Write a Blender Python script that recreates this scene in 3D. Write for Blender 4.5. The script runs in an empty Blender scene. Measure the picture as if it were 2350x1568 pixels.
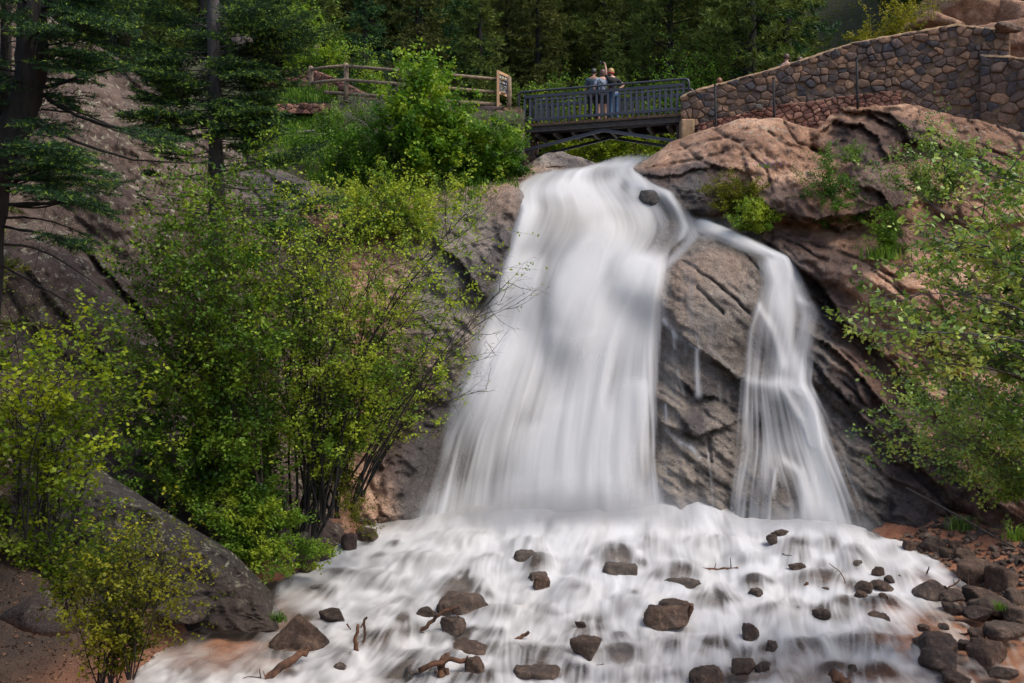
import bpy, math, random
import numpy as np
from mathutils import Vector, Matrix

# ------------------------------------------------------------------ camera, world, sun, exposure
scene = bpy.context.scene
COL = scene.collection
FPX, CX, HY, CZ = 2284.7, 1175.0, 700.0, 6.0          # focal length / centre / horizon on a 2350 x 1568 frame, camera height
cam_d = bpy.data.cameras.new('camera')
cam_d.lens = 35.0; cam_d.sensor_width = 36.0
cam_d.shift_y = -(784 - HY) / 2350.0
cam_d.clip_end = 2000.0; cam_d.clip_start = 0.1
cam = bpy.data.objects.new('camera', cam_d); COL.objects.link(cam)
cam.location = (0, 0, CZ); cam.rotation_euler = (math.radians(90), 0, 0)
scene.camera = cam
SUN_EL, SUN_AZ = math.radians(57), math.radians(112)   # azimuth measured from +Y (view direction) towards +X
world = bpy.data.worlds.new('World'); scene.world = world; world.use_nodes = True
wn = world.node_tree.nodes; wl = world.node_tree.links
sky = wn.new('ShaderNodeTexSky'); sky.sky_type = 'NISHITA'; sky.sun_disc = False
sky.sun_elevation = SUN_EL; sky.sun_rotation = SUN_AZ; sky.dust_density = 3.0; sky.air_density = 1.0
bg = wn['Background']; bg.inputs['Strength'].default_value = 0.15
wl.new(sky.outputs[0], bg.inputs['Color'])
sun_d = bpy.data.lights.new('sun', 'SUN'); sun_d.energy = 1.5; sun_d.angle = math.radians(30); sun_d.color = (1.0, 0.93, 0.82)
sun = bpy.data.objects.new('sun', sun_d); COL.objects.link(sun)
sdir = Vector((math.sin(SUN_AZ) * math.cos(SUN_EL), math.cos(SUN_AZ) * math.cos(SUN_EL), math.sin(SUN_EL)))
sun.rotation_euler = sdir.to_track_quat('Z', 'Y').to_euler()
scene.view_settings.view_transform = 'Standard'; scene.view_settings.look = 'None'
scene.view_settings.exposure = 0.72
scene.render.engine = 'CYCLES'
scene.cycles.max_bounces = 8; scene.cycles.diffuse_bounces = 3; scene.cycles.glossy_bounces = 2
scene.cycles.transmission_bounces = 4; scene.cycles.transparent_max_bounces = 24
scene.cycles.use_denoising = True

rng = np.random.default_rng(7)
random.seed(7)

# ------------------------------------------------------------------ helpers
def unit(v): return v / (np.linalg.norm(v, axis=-1, keepdims=True) + 1e-9)
def at(px, py, Y):
    """the place at distance Y seen at (px, py) of a 2350-wide frame"""
    px = np.asarray(px, float); py = np.asarray(py, float); Y = np.asarray(Y, float)
    return np.stack(np.broadcast_arrays((px - CX) / FPX * Y, Y, CZ + (HY - py) / FPX * Y), -1)

def V3(px, py, Y): return Vector(at(px, py, Y))

_perm = np.random.default_rng(3).permutation(256); _perm = np.concatenate([_perm, _perm, _perm])
_grad = np.random.default_rng(4).normal(size=(256, 3)); _grad /= np.linalg.norm(_grad, axis=1)[:, None]
def perlin(P):
    P = np.asarray(P, float); sh = P.shape[:-1]; P = P.reshape(-1, 3)
    I = np.floor(P).astype(int); f = P - I; I &= 255
    u = f * f * f * (f * (f * 6 - 15) + 10)
    out = 0
    for dx in (0, 1):
        for dy in (0, 1):
            for dz in (0, 1):
                h = _perm[_perm[_perm[I[:, 0] + dx] + I[:, 1] + dy] + I[:, 2] + dz] & 255
                g = _grad[h]
                d = g[:, 0] * (f[:, 0] - dx) + g[:, 1] * (f[:, 1] - dy) + g[:, 2] * (f[:, 2] - dz)
                w = (u[:, 0] if dx else 1 - u[:, 0]) * (u[:, 1] if dy else 1 - u[:, 1]) * (u[:, 2] if dz else 1 - u[:, 2])
                out = out + w * d
    return (out * 1.5).reshape(sh)

def fbm(P, octaves=4, gain=0.5, lac=2.03):
    P = np.asarray(P, float); a = 1.0; s = 0
    for k in range(octaves):
        s = s + a * perlin(P + 17.3 * k); P = P * lac; a *= gain
    return s

def ridged(P, octaves=4, gain=0.5):
    P = np.asarray(P, float); a = 1.0; s = 0
    for k in range(octaves):
        s = s + a * (1 - np.abs(perlin(P + 9.7 * k)) * 2.2); P = P * 2.1; a *= gain
    return s

def sstep(a, b, x):
    t = np.clip((np.asarray(x, float) - a) / (b - a), 0, 1); return t * t * (3 - 2 * t)

def interp(pts, x):
    pts = sorted(pts); return np.interp(x, [p[0] for p in pts], [p[1] for p in pts])

def tag(o, label=None, cat=None, group=None, kind=None):
    if label: o['label'] = label
    if cat: o['category'] = cat
    if group: o['group'] = group
    if kind: o['kind'] = kind
    return o

def empty(name, loc=(0, 0, 0), label=None, cat=None, group=None, kind=None):
    o = bpy.data.objects.new(name, None); COL.objects.link(o); o.location = loc
    o.empty_display_size = 0.2
    return tag(o, label, cat, group, kind)

def link_mesh(name, me, mat=None, parent=None):
    o = bpy.data.objects.new(name, me); COL.objects.link(o)
    if mat is not None and not me.materials: me.materials.append(mat)
    if parent is not None:
        o.parent = parent
        o.matrix_parent_inverse = Matrix.Translation(parent.location).inverted() if parent.parent is None else Matrix.Identity(4)
    return o

def raw_mesh(name, V, faces, smooth=True, attrs=None):
    """faces: list of int arrays, each (n, k)"""
    V = np.ascontiguousarray(np.asarray(V, np.float32).reshape(-1, 3))
    faces = [np.asarray(f, np.int32) for f in faces if len(f)]
    me = bpy.data.meshes.new(name)
    me.vertices.add(len(V)); me.vertices.foreach_set('co', V.ravel())
    nl = sum(f.size for f in faces); nf = sum(len(f) for f in faces)
    me.loops.add(nl); me.polygons.add(nf)
    me.loops.foreach_set('vertex_index', np.concatenate([f.ravel() for f in faces]))
    tot = np.concatenate([np.full(len(f), f.shape[1], np.int32) for f in faces])
    st = np.concatenate([[0], np.cumsum(tot)[:-1]]).astype(np.int32)
    me.polygons.foreach_set('loop_start', st)
    try: me.polygons.foreach_set('loop_total', tot)
    except Exception: pass
    me.update(calc_edges=True)
    me.polygons.foreach_set('use_smooth', np.full(nf, bool(smooth)))
    for k, a in (attrs or {}).items():
        a = np.asarray(a, np.float32)
        if a.ndim == 1:
            at_ = me.attributes.new(k, 'FLOAT', 'POINT'); at_.data.foreach_set('value', a)
        else:
            at_ = me.attributes.new(k, 'FLOAT_COLOR', 'POINT')
            if a.shape[1] == 3: a = np.concatenate([a, np.ones((len(a), 1), np.float32)], 1)
            at_.data.foreach_set('color', a.ravel())
    me.update()
    return me

def grid_faces(nr, nc):
    i = np.arange(nr * nc).reshape(nr, nc)
    return np.stack([i[:-1, :-1], i[1:, :-1], i[1:, 1:], i[:-1, 1:]], -1).reshape(-1, 4)

class MB:
    """collects shapes of one mesh"""
    def __init__(s): s.v = []; s.q = []; s.t = []; s.a = []; s.n = 0
    def add(s, V, quads=None, tris=None, tone=0.5):
        V = np.asarray(V, float).reshape(-1, 3)
        s.v.append(V)
        if quads is not None and len(quads): s.q.append(np.asarray(quads) + s.n)
        if tris is not None and len(tris): s.t.append(np.asarray(tris) + s.n)
        s.a.append(np.broadcast_to(np.asarray(tone, float), (len(V),)))
        s.n += len(V)
    def tube(s, pts, r0, r1=None, k=6, cap=True, tone=0.5, bumps=0.0):
        pts = np.asarray(pts, float); n = len(pts)
        rad = np.asarray(r0, float) if np.ndim(r0) else np.linspace(r0, r0 if r1 is None else r1, n)
        T = np.gradient(pts, axis=0); T /= np.linalg.norm(T, axis=1)[:, None] + 1e-9
        up = np.array([0, 0, 1.0]) if abs(T[0, 2]) < 0.9 else np.array([1.0, 0, 0])
        N = np.cross(T, up); N /= np.linalg.norm(N, axis=1)[:, None] + 1e-9
        B = np.cross(T, N)
        a = np.arange(k) / k * 2 * np.pi
        ring = pts[:, None] + rad[:, None, None] * (np.cos(a)[None, :, None] * N[:, None] + np.sin(a)[None, :, None] * B[:, None])
        if bumps:
            ring = ring + bumps * rad[:, None, None] * rng.normal(size=(n, k, 1)) * (np.cos(a)[None, :, None] * N[:, None] + np.sin(a)[None, :, None] * B[:, None])
        i = np.arange(n * k).reshape(n, k); j = np.roll(i, -1, 1)
        q = np.stack([i[:-1], j[:-1], j[1:], i[1:]], -1).reshape(-1, 4)
        V = ring.reshape(-1, 3); t = []
        if cap:
            V = np.concatenate([V, pts[:1], pts[-1:]])
            c0, c1 = n * k, n * k + 1
            t = [(j[0, m], i[0, m], c0) for m in range(k)] + [(i[-1, m], j[-1, m], c1) for m in range(k)]
        s.add(V, q, t if len(t) else None, tone)
    def box(s, c, size, R=None, tone=0.5, taper=1.0):
        c = np.asarray(c, float); h = np.asarray(size, float) / 2
        P = np.array([[x, y, z] for z in (-1, 1) for y in (-1, 1) for x in (-1, 1)], float)
        P[P[:, 2] > 0, :2] *= taper
        P = P * h
        if R is not None: P = P @ np.asarray(R, float).T
        s.add(P + c, [(0, 2, 3, 1), (4, 5, 7, 6), (0, 1, 5, 4), (2, 6, 7, 3), (0, 4, 6, 2), (1, 3, 7, 5)], tone=tone)
    def bar(s, a, b, w, h, up=(0, 0, 1), tone=0.5):
        """rectangular bar from a to b, w wide and h high"""
        a = np.asarray(a, float); b = np.asarray(b, float); d = b - a; L = np.linalg.norm(d); d = d / L
        up = np.asarray(up, float)
        if abs(d @ up) > 0.95: up = np.array([0, 1.0, 0])
        x = np.cross(d, up); x /= np.linalg.norm(x); z = np.cross(x, d)
        s.box((a + b) / 2, (w, L, h), np.stack([x, d, z], 1), tone)
    def mesh(s, name, smooth=True):
        if not s.n: return None
        f = []
        if s.q: f.append(np.concatenate(s.q))
        if s.t: f.append(np.concatenate(s.t))
        return raw_mesh(name, np.concatenate(s.v), f, smooth, {'tone': np.concatenate(s.a)})
    def build(s, name, mat, parent=None, smooth=True, bevel=0.0):
        o = link_mesh(name, s.mesh(name, smooth), mat, parent)
        if bevel:
            m = o.modifiers.new('bevel', 'BEVEL'); m.width = bevel; m.segments = 2; m.limit_method = 'ANGLE'
        return o

# ------------------------------------------------------------------ materials
def mat_new(name):
    m = bpy.data.materials.new(name); m.use_nodes = True
    nt = m.node_tree; nt.nodes.clear()
    out = nt.nodes.new('ShaderNodeOutputMaterial')
    return m, nt, out
def N(nt, t, **kw):
    n = nt.nodes.new(t)
    for k, v in kw.items():
        if k in n.bl_rna.properties.keys(): setattr(n, k, v)
        else: n.inputs[k].default_value = v
    return n
def noise(nt, scale, detail=4, rough=0.55, vec=None, dist=0.0):
    n = N(nt, 'ShaderNodeTexNoise'); n.inputs['Scale'].default_value = scale; n.inputs['Detail'].default_value = detail
    n.inputs['Roughness'].default_value = rough; n.inputs['Distortion'].default_value = dist
    if vec is not None: nt.links.new(vec, n.inputs['Vector'])
    return n
def ramp(nt, fac, stops, interp_='LINEAR'):
    r = nt.nodes.new('ShaderNodeValToRGB'); cr = r.color_ramp; cr.interpolation = interp_
    while len(cr.elements) < len(stops): cr.elements.new(0.5)
    for e, (p, c) in zip(cr.elements, stops):
        e.position = p; e.color = (*c, 1) if len(c) == 3 else c
    nt.links.new(fac, r.inputs[0]); return r
def mixc(nt, fac, a, b, mode='MIX'):
    m = nt.nodes.new('ShaderNodeMix'); m.data_type = 'RGBA'; m.blend_type = mode
    for sock, v in ((m.inputs[0], fac), (m.inputs[6], a), (m.inputs[7], b)):
        if isinstance(v, (int, float)): sock.default_value = v
        elif isinstance(v, tuple): sock.default_value = (*v, 1) if len(v) == 3 else v
        else: nt.links.new(v, sock)
    return m.outputs[2]
def math_(nt, op, a, b=None, clamp=False):
    m = nt.nodes.new('ShaderNodeMath'); m.operation = op; m.use_clamp = clamp
    for i, v in enumerate((a, b)):
        if v is None: continue
        if isinstance(v, (int, float)): m.inputs[i].default_value = v
        else: nt.links.new(v, m.inputs[i])
    return m.outputs[0]
def attr(nt, name):
    a = nt.nodes.new('ShaderNodeAttribute'); a.attribute_name = name; return a
def bump(nt, h, strength=0.5, dist=0.05, normal=None):
    b = nt.nodes.new('ShaderNodeBump'); b.inputs['Strength'].default_value = strength; b.inputs['Distance'].default_value = dist
    nt.links.new(h, b.inputs['Height'])
    if normal is not None: nt.links.new(normal, b.inputs['Normal'])
    return b.outputs[0]

def rock_material(name, dark, mid, light, lichen=(0.36, 0.36, 0.29), lichen_amt=0.35, grey=((0.085, 0.074, 0.064), (0.27, 0.235, 0.20)), scale=1.0, bumpk=0.7):
    m, nt, out = mat_new(name); L = nt.links
    tc = N(nt, 'ShaderNodeTexCoord'); v = tc.outputs['Object']
    n1 = noise(nt, 0.55 * scale, 8, 0.6, v, 0.4); n2 = noise(nt, 5.0 * scale, 10, 0.68, v); n3 = noise(nt, 38 * scale, 6, 0.7, v)
    mx = math_(nt, 'ADD', math_(nt, 'MULTIPLY', n1.outputs[0], 0.6), math_(nt, 'MULTIPLY', n2.outputs[0], 0.4))
    base = ramp(nt, mx, [(0.36, dark), (0.5, mid), (0.62, light)]).outputs[0]
    g = ramp(nt, mx, [(0.36, grey[0]), (0.62, grey[1])]).outputs[0]
    base = mixc(nt, attr(nt, 'grey').outputs['Fac'], base, g)
    speck = ramp(nt, n3.outputs[0], [(0.36, (0.38, 0.38, 0.38)), (0.5, (1, 1, 1)), (0.64, (1.7, 1.65, 1.6))]).outputs[0]
    base = mixc(nt, 0.8, base, speck, 'MULTIPLY')
    nl = noise(nt, 4.6 * scale, 9, 0.72, v, 0.5)
    lm = ramp(nt, nl.outputs[0], [(0.56, (0, 0, 0)), (0.63, (1, 1, 1))]).outputs[0]
    lm = math_(nt, 'MULTIPLY', lm, math_(nt, 'MULTIPLY', attr(nt, 'lichen').outputs['Fac'], lichen_amt * 2))
    base = mixc(nt, lm, base, lichen)
    nm = noise(nt, 1.6 * scale, 8, 0.72, v, 1.0)
    mm = math_(nt, 'ADD', attr(nt, 'moss').outputs['Fac'], math_(nt, 'SUBTRACT', nm.outputs[0], 1.0))
    mm = ramp(nt, mm, [(0.02, (0, 0, 0)), (0.10, (1, 1, 1))]).outputs[0]
    base = mixc(nt, mm, base, mixc(nt, n3.outputs[0], (0.035, 0.05, 0.008), (0.12, 0.15, 0.02)))
    # wet stain and painted shade follow the wet attribute, broken up by vertical streak noise
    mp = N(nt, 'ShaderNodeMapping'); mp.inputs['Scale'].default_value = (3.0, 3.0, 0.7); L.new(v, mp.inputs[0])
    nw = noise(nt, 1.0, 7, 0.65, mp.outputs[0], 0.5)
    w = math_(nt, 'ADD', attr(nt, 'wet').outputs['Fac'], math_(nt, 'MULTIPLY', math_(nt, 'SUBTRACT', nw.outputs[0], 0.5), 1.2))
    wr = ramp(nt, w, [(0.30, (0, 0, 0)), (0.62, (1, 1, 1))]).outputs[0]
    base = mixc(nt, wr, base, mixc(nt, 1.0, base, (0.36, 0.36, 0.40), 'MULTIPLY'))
    p = N(nt, 'ShaderNodeBsdfPrincipled')
    L.new(base, p.inputs['Base Color'])
    L.new(ramp(nt, wr, [(0, (0.85,) * 3), (1, (0.32,) * 3)]).outputs[0], p.inputs['Roughness'])
    nf = N(nt, 'ShaderNodeTexVoronoi'); nf.feature = 'DISTANCE_TO_EDGE'; nf.inputs['Scale'].default_value = 1.5 * scale; L.new(mixc(nt, 0.12, v, n2.outputs[1], 'LINEAR_LIGHT'), nf.inputs['Vector'])
    crk = ramp(nt, nf.outputs[0], [(0.0, (0, 0, 0)), (0.035, (1, 1, 1))]).outputs[0]
    hb = math_(nt, 'ADD', math_(nt, 'ADD', math_(nt, 'MULTIPLY', n2.outputs[0], 1.0), math_(nt, 'MULTIPLY', n3.outputs[0], 0.3)), math_(nt, 'MULTIPLY', crk, 0.12))
    L.new(bump(nt, hb, bumpk, 0.12), p.inputs['Normal'])
    L.new(p.outputs[0], out.inputs[0]); return m

def leaf_material(name, stops, trans=0.35, rough=0.5, spec=0.25):
    m, nt, out = mat_new(name); L = nt.links
    col = ramp(nt, attr(nt, 'tone').outputs['Fac'], stops).outputs[0]
    d = N(nt, 'ShaderNodeBsdfPrincipled'); d.inputs['Roughness'].default_value = rough
    d.inputs['Specular IOR Level'].default_value = spec
    L.new(col, d.inputs['Base Color'])
    t = N(nt, 'ShaderNodeBsdfTranslucent'); L.new(mixc(nt, 1.0, col, (1.25, 1.2, 0.7), 'MULTIPLY'), t.inputs[0])
    mx = N(nt, 'ShaderNodeMixShader'); mx.inputs[0].default_value = trans
    L.new(d.outputs[0], mx.inputs[1]); L.new(t.outputs[0], mx.inputs[2]); L.new(mx.outputs[0], out.inputs[0]); return m

def bark_material(name, c0, c1, scale=12, stretch=0.25):
    m, nt, out = mat_new(name); L = nt.links
    tc = N(nt, 'ShaderNodeTexCoord'); mp = N(nt, 'ShaderNodeMapping'); mp.inputs['Scale'].default_value = (1, 1, stretch); L.new(tc.outputs['Object'], mp.inputs[0])
    n = noise(nt, scale, 8, 0.65, mp.outputs[0]); vor = N(nt, 'ShaderNodeTexVoronoi'); vor.inputs['Scale'].default_value = scale * 0.9; L.new(mp.outputs[0], vor.inputs['Vector'])
    h = math_(nt, 'ADD', n.outputs[0], math_(nt, 'MULTIPLY', vor.outputs[0], 0.4))
    p = N(nt, 'ShaderNodeBsdfPrincipled'); p.inputs['Roughness'].default_value = 0.9
    L.new(ramp(nt, h, [(0.45, c0), (0.85, c1)]).outputs[0], p.inputs['Base Color'])
    L.new(bump(nt, h, 0.8, 0.04), p.inputs['Normal']); L.new(p.outputs[0], out.inputs[0]); return m

def plain_material(name, c, rough=0.6, metal=0.0, var=0.15, scale=9, spec=0.5, bumpk=0.15):
    m, nt, out = mat_new(name); L = nt.links
    tc = N(nt, 'ShaderNodeTexCoord'); n = noise(nt, scale, 6, 0.6, tc.outputs['Object'])
    k0 = tuple(x * (1 - var) for x in c); k1 = tuple(min(1, x * (1 + var)) for x in c)
    p = N(nt, 'ShaderNodeBsdfPrincipled'); p.inputs['Roughness'].default_value = rough; p.inputs['Metallic'].default_value = metal
    p.inputs['Specular IOR Level'].default_value = spec
    L.new(ramp(nt, n.outputs[0], [(0.35, k0), (0.65, k1)]).outputs[0], p.inputs['Base Color'])
    L.new(bump(nt, n.outputs[0], bumpk, 0.02), p.inputs['Normal']); L.new(p.outputs[0], out.inputs[0]); return m

M = {}
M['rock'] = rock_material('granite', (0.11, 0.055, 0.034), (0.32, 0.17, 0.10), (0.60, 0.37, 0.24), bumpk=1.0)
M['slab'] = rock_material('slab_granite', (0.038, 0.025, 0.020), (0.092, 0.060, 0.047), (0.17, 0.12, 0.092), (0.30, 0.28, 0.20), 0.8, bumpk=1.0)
M['boulder'] = rock_material('boulder_stone', (0.028, 0.016, 0.011), (0.125, 0.068, 0.040), (0.34, 0.215, 0.14), scale=2.4, grey=((0.035, 0.033, 0.03), (0.21, 0.195, 0.175)), bumpk=1.0)
M['leaf_alder'] = leaf_material('alder_leaf', [(0.0, (0.028, 0.08, 0.010)), (0.45, (0.135, 0.245, 0.022)), (1.0, (0.42, 0.49, 0.04))])
M['leaf_maple'] = leaf_material('maple_leaf', [(0.0, (0.04, 0.10, 0.018)), (0.5, (0.23, 0.36, 0.06)), (1.0, (0.54, 0.58, 0.13))], 0.3, 0.4, 0.4)
M['leaf_bright'] = leaf_material('bright_leaf', [(0.0, (0.028, 0.085, 0.010)), (0.5, (0.115, 0.245, 0.020)), (1.0, (0.33, 0.44, 0.035))])
M['leaf_yellow'] = leaf_material('yellow_leaf', [(0.0, (0.06, 0.075, 0.006)), (0.5, (0.20, 0.21, 0.012)), (1.0, (0.40, 0.36, 0.02))])
M['leaf_front'] = leaf_material('young_leaf', [(0.0, (0.04, 0.09, 0.006)), (0.5, (0.14, 0.215, 0.010)), (1.0, (0.36, 0.42, 0.02))], 0.45)
M['leaf_dark'] = leaf_material('dark_leaf', [(0.0, (0.010, 0.028, 0.008)), (0.5, (0.03, 0.065, 0.015)), (1.0, (0.075, 0.12, 0.02))])
M['needle'] = leaf_material('fir_needle', [(0.0, (0.012, 0.036, 0.018)), (0.5, (0.040, 0.095, 0.036)), (0.85, (0.075, 0.165, 0.035)), (1.0, (0.30, 0.44, 0.05))], 0.15, 0.6, 0.2)
M['needle_far'] = leaf_material('pine_needle', [(0.0, (0.025, 0.045, 0.014)), (0.5, (0.10, 0.145, 0.035)), (1.0, (0.22, 0.27, 0.05))], 0.2, 0.7, 0.15)
M['needle_olive'] = leaf_material('spruce_needle', [(0.0, (0.025, 0.036, 0.013)), (0.5, (0.105, 0.125, 0.035)), (1.0, (0.23, 0.225, 0.055))], 0.2, 0.7, 0.15)
M['grass'] = leaf_material('grass_blade', [(0.0, (0.05, 0.11, 0.012)), (0.5, (0.12, 0.25, 0.02)), (1.0, (0.30, 0.36, 0.06))], 0.35)
M['bark'] = bark_material('fir_bark', (0.004, 0.0035, 0.003), (0.022, 0.018, 0.015))
M['bark_grey'] = bark_material('grey_bark', (0.025, 0.022, 0.022), (0.095, 0.085, 0.082))
M['bark_red'] = bark_material('twig_bark', (0.025, 0.016, 0.012), (0.10, 0.065, 0.05), 30)
M['deadwood'] = bark_material('dead_wood', (0.10, 0.085, 0.075), (0.30, 0.27, 0.24), 20)
M['driftwood'] = bark_material('wet_wood', (0.018, 0.010, 0.007), (0.13, 0.058, 0.028), 9)
# ------------------------------------------------------------------ terrain depth field
def stream_Y(py): return 7.14 / ((np.asarray(py, float) - HY) / FPX + 0.096)
def stream_z(Y): return 0.30 + (np.asarray(Y, float) - 15) * 0.096

class Field:
    """smooth depth through scattered points (radial kernel |r|)"""
    def __init__(s, pts, lam=20.0):
        A = np.asarray(pts, float); s.X = A[:, :2]; n = len(A)
        D = np.linalg.norm(s.X[:, None] - s.X[None], axis=2)
        K = np.zeros((n + 3, n + 3)); K[:n, :n] = -D - lam * np.eye(n)
        K[:n, n] = 1; K[:n, n + 1:n + 3] = s.X / 1000; K[n, :n] = 1; K[n + 1:n + 3, :n] = s.X.T / 1000
        s.w = np.linalg.solve(K, np.concatenate([A[:, 2], [0, 0, 0]]))
    def __call__(s, px, py):
        px = np.asarray(px, float); sh = px.shape; q = np.stack([px.ravel(), np.asarray(py, float).ravel()], 1)
        out = np.empty(len(q)); n = len(s.X)
        for i in range(0, len(q), 40000):
            c = q[i:i + 40000]
            D = np.sqrt(((c[:, None] - s.X[None]) ** 2).sum(2) + 100.0)
            out[i:i + 40000] = -D @ s.w[:n] + s.w[n] + (c / 1000) @ s.w[n + 1:]
        return out.reshape(sh)

def lump(px, py, cx, cy, rx, ry, ang, p=2.0):
    a = math.radians(ang); dx = px - cx; dy = py - cy
    u = (dx * math.cos(a) + dy * math.sin(a)) / rx; v = (-dx * math.sin(a) + dy * math.cos(a)) / ry
    r = np.sqrt(u * u + v * v + 1e-9)
    return np.clip(1 - r ** p, 0, None) ** 0.5

def poly_dist(px, py, pts):
    """signed distance to a polyline (positive below it / to its left when walking down-right) and the position along it"""
    best = np.full(np.shape(px), 1e9); sgn = np.ones(np.shape(px)); tt = np.zeros(np.shape(px))
    pts = np.asarray(pts, float); n = len(pts) - 1
    for i in range(n):
        a, b = pts[i], pts[i + 1]; d = b - a; L2 = d @ d
        t = np.clip(((px - a[0]) * d[0] + (py - a[1]) * d[1]) / L2, 0, 1)
        ex = px - a[0] - t * d[0]; ey = py - a[1] - t * d[1]
        dist = np.sqrt(ex * ex + ey * ey); m = dist < best
        best = np.where(m, dist, best); sgn = np.where(m, np.sign(d[0] * ey - d[1] * ex), sgn); tt = np.where(m, (i + t) / n, tt)
    return best * sgn, tt

CLIFF_PTS = [(1180,392,30.2),(1240,360,30.2),(1310,352,30.6),(1400,372,30.4),(1480,362,30.2),(1560,320,30.4),
 (1640,290,30),(1700,275,29.6),(1800,270,29.4),(1890,290,29.4),(1930,232,29.7),(2100,240,29.0),(2350,300,27.3),(2520,330,26.0),
 (1500,400,29),(1600,400,28.4),(1700,380,28.3),(1800,350,28.4),(1900,400,27.7),(2000,350,28),(2150,350,27.4),(2350,450,25.6),(2520,500,24.2),
 (1500,470,27.8),(1600,480,27.5),(1700,500,27.1),(1800,500,26.8),(1950,520,26.2),(2100,550,25.4),(2350,650,23.4),(2520,700,22.0),
 (1590,520,27.2),(1720,580,26.2),(1800,600,25.8),(1600,560,26.6),(1550,650,25.7),(1650,620,25.9),(1640,800,24.9),(1620,1000,24.0),(1600,1180,23.3),(1560,1100,23.6),
 (1800,700,25.2),(1800,850,24.6),(1780,1000,24.0),(1800,1200,23.0),(1900,650,25.5),(2000,650,25),(2000,800,24.4),(1950,900,24.1),(2100,900,23.2),(2000,1050,23.5),
 (2050,1150,23.0),(2200,1000,22.0),(2200,1200,21.8),(2100,1230,22.3),(2350,1100,20.4),(2350,1220,20.6),(2520,1250,19.0),(2350,850,22.2),
 (1300,430,28.4),(1250,480,27.4),(1400,480,27.6),(1350,550,26.8),(1250,650,26.0),(1400,650,25.9),(1480,600,26.4),(1300,800,25.1),(1450,800,25.1),(1200,850,25.0),
 (1350,1000,24.1),(1200,1000,24.2),(1350,1180,23.2),(1050,1000,24.3),(1100,1180,23.3),
 (1170,440,28.0),(1100,480,27.7),(1050,600,26.4),(1100,650,25.9),(1000,800,25.2),(950,950,24.5),(900,1100,23.6),(950,1180,23.0),(850,1180,22.6),(860,900,24.6),(860,600,26.4),(860,450,28.0),(780,700,25.6),(780,1200,22.0)]
cliff_base = Field(CLIFF_PTS)
#            cx    cy   rx   ry  ang   height  p
LUMPS = [(1640, 362, 225, 72, -17, 0.95, 2.2), (1560, 425, 130, 62, 8, 0.6, 2), (1965, 312, 105, 66, 12, 0.9, 2.4), (1840, 428, 130, 78, 18, 1.0, 2.4),
 (2000, 425, 115, 70, 30, 0.75, 2.2), (2235, 300, 230, 62, 10, 0.7, 2.2), (2080, 265, 130, 40, 4, 0.5, 2), (1605, 415, 42, 48, 20, 0.45, 2), (1725, 335, 120, 42, -18, 0.4, 2),
 (2250, 420, 150, 90, 10, 0.7, 2), (1950, 600, 170, 60, 18, 0.55, 2.2), (2060, 640, 120, 80, 30, 0.45, 2), (1640, 680, 118, 150, 8, 0.75, 2.4),
 (1690, 590, 70, 60, 10, 0.3, 2), (1640, 830, 105, 70, 25, 0.45, 2.2), (1590, 900, 80, 120, 12, 0.4, 2), (1660, 950, 75, 110, 20, 0.4, 2.4), (1600, 1090, 90, 130, 5, 0.35, 2),
 (1960, 880, 150, 60, 38, 0.5, 2.4), (2080, 1010, 190, 60, 42, 0.5, 2.4), (2040, 1110, 150, 110, 30, 0.45, 2.2), (2240, 1120, 160, 60, 38, 0.6, 2.4),
 (1090, 600, 110, 80, -40, 0.6, 2.2), (1150, 520, 70, 90, 10, 0.4, 2), (1000, 800, 130, 110, 20, 0.5, 2), (960, 1100, 90, 110, 15, 0.6, 2.2), (1330, 520, 110, 70, 0, 0.5, 2),
 (1480, 640, 90, 70, 20, 0.6, 2), (1310, 700, 90, 120, 0, 0.4, 2), (1120, 960, 120, 160, 15, 0.4, 2), (1750, 760, 60, 60, 0, 0.4, 2), (1770, 900, 75, 70, 0, 0.4, 2), (1770, 1130, 80, 80, 0, 0.45, 2)]
# ledges: the side below steps back under the lip (depth) and recovers over a width
LEDGES = [([(1885,302),(1915,284),(1975,288),(2012,312),(2030,350)], 0.3, 60), ([(1990,252),(2040,262),(2078,298),(2088,330)], 0.32, 50), ([(1965,445),(1905,405),(1850,390),(1790,404),(1732,448)], 0.6, 42), ([(1765,478),(1800,505),(1850,514),(1900,502),(1992,486)], 0.45, 45),
 ([(1462,398),(1520,408),(1600,388),(1640,380),(1705,394)], 0.2, 60), ([(1985,430),(2020,440),(2045,480),(2062,525)], 0.35, 45), ([(1870,352),(1930,372),(2000,384),(2080,376)], -0.35, 40), ([(2110,330),(2200,345),(2300,390)], 0.4, 50),
 ([(1830,610),(1880,650),(1940,740),(2010,800),(2120,900),(2260,1010),(2400,1120)], 0.75, 95), ([(1880,780),(1900,790),(1960,850),(2060,960),(2180,1060),(2320,1180)], 0.40, 60),
 ([(1890,860),(1990,970),(2080,1040),(2200,1160)], 0.30, 50), ([(1525,745),(1600,800),(1690,865),(1720,880)], 0.40, 42), ([(1560,870),(1600,905),(1640,915)], 0.28, 30),
 ([(1700,870),(1800,905),(1850,960)], 0.25, 45), ([(1845,690),(1880,680)], 0.2, 30), ([(1550,985),(1600,1000),(1660,980)], 0.35, 40), ([(1850,500),(1930,525),(2000,500)], 0.5, 40),
 ([(1720,400),(1745,470),(1850,510)], 0.3, 30), ([(1010,560),(1060,610),(1110,680)], 0.5, 40), ([(2160,800),(2240,900),(2400,960)], 0.5, 60), ([(1930,250),(1990,255),(2060,300)], 0.35, 40)]
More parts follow.
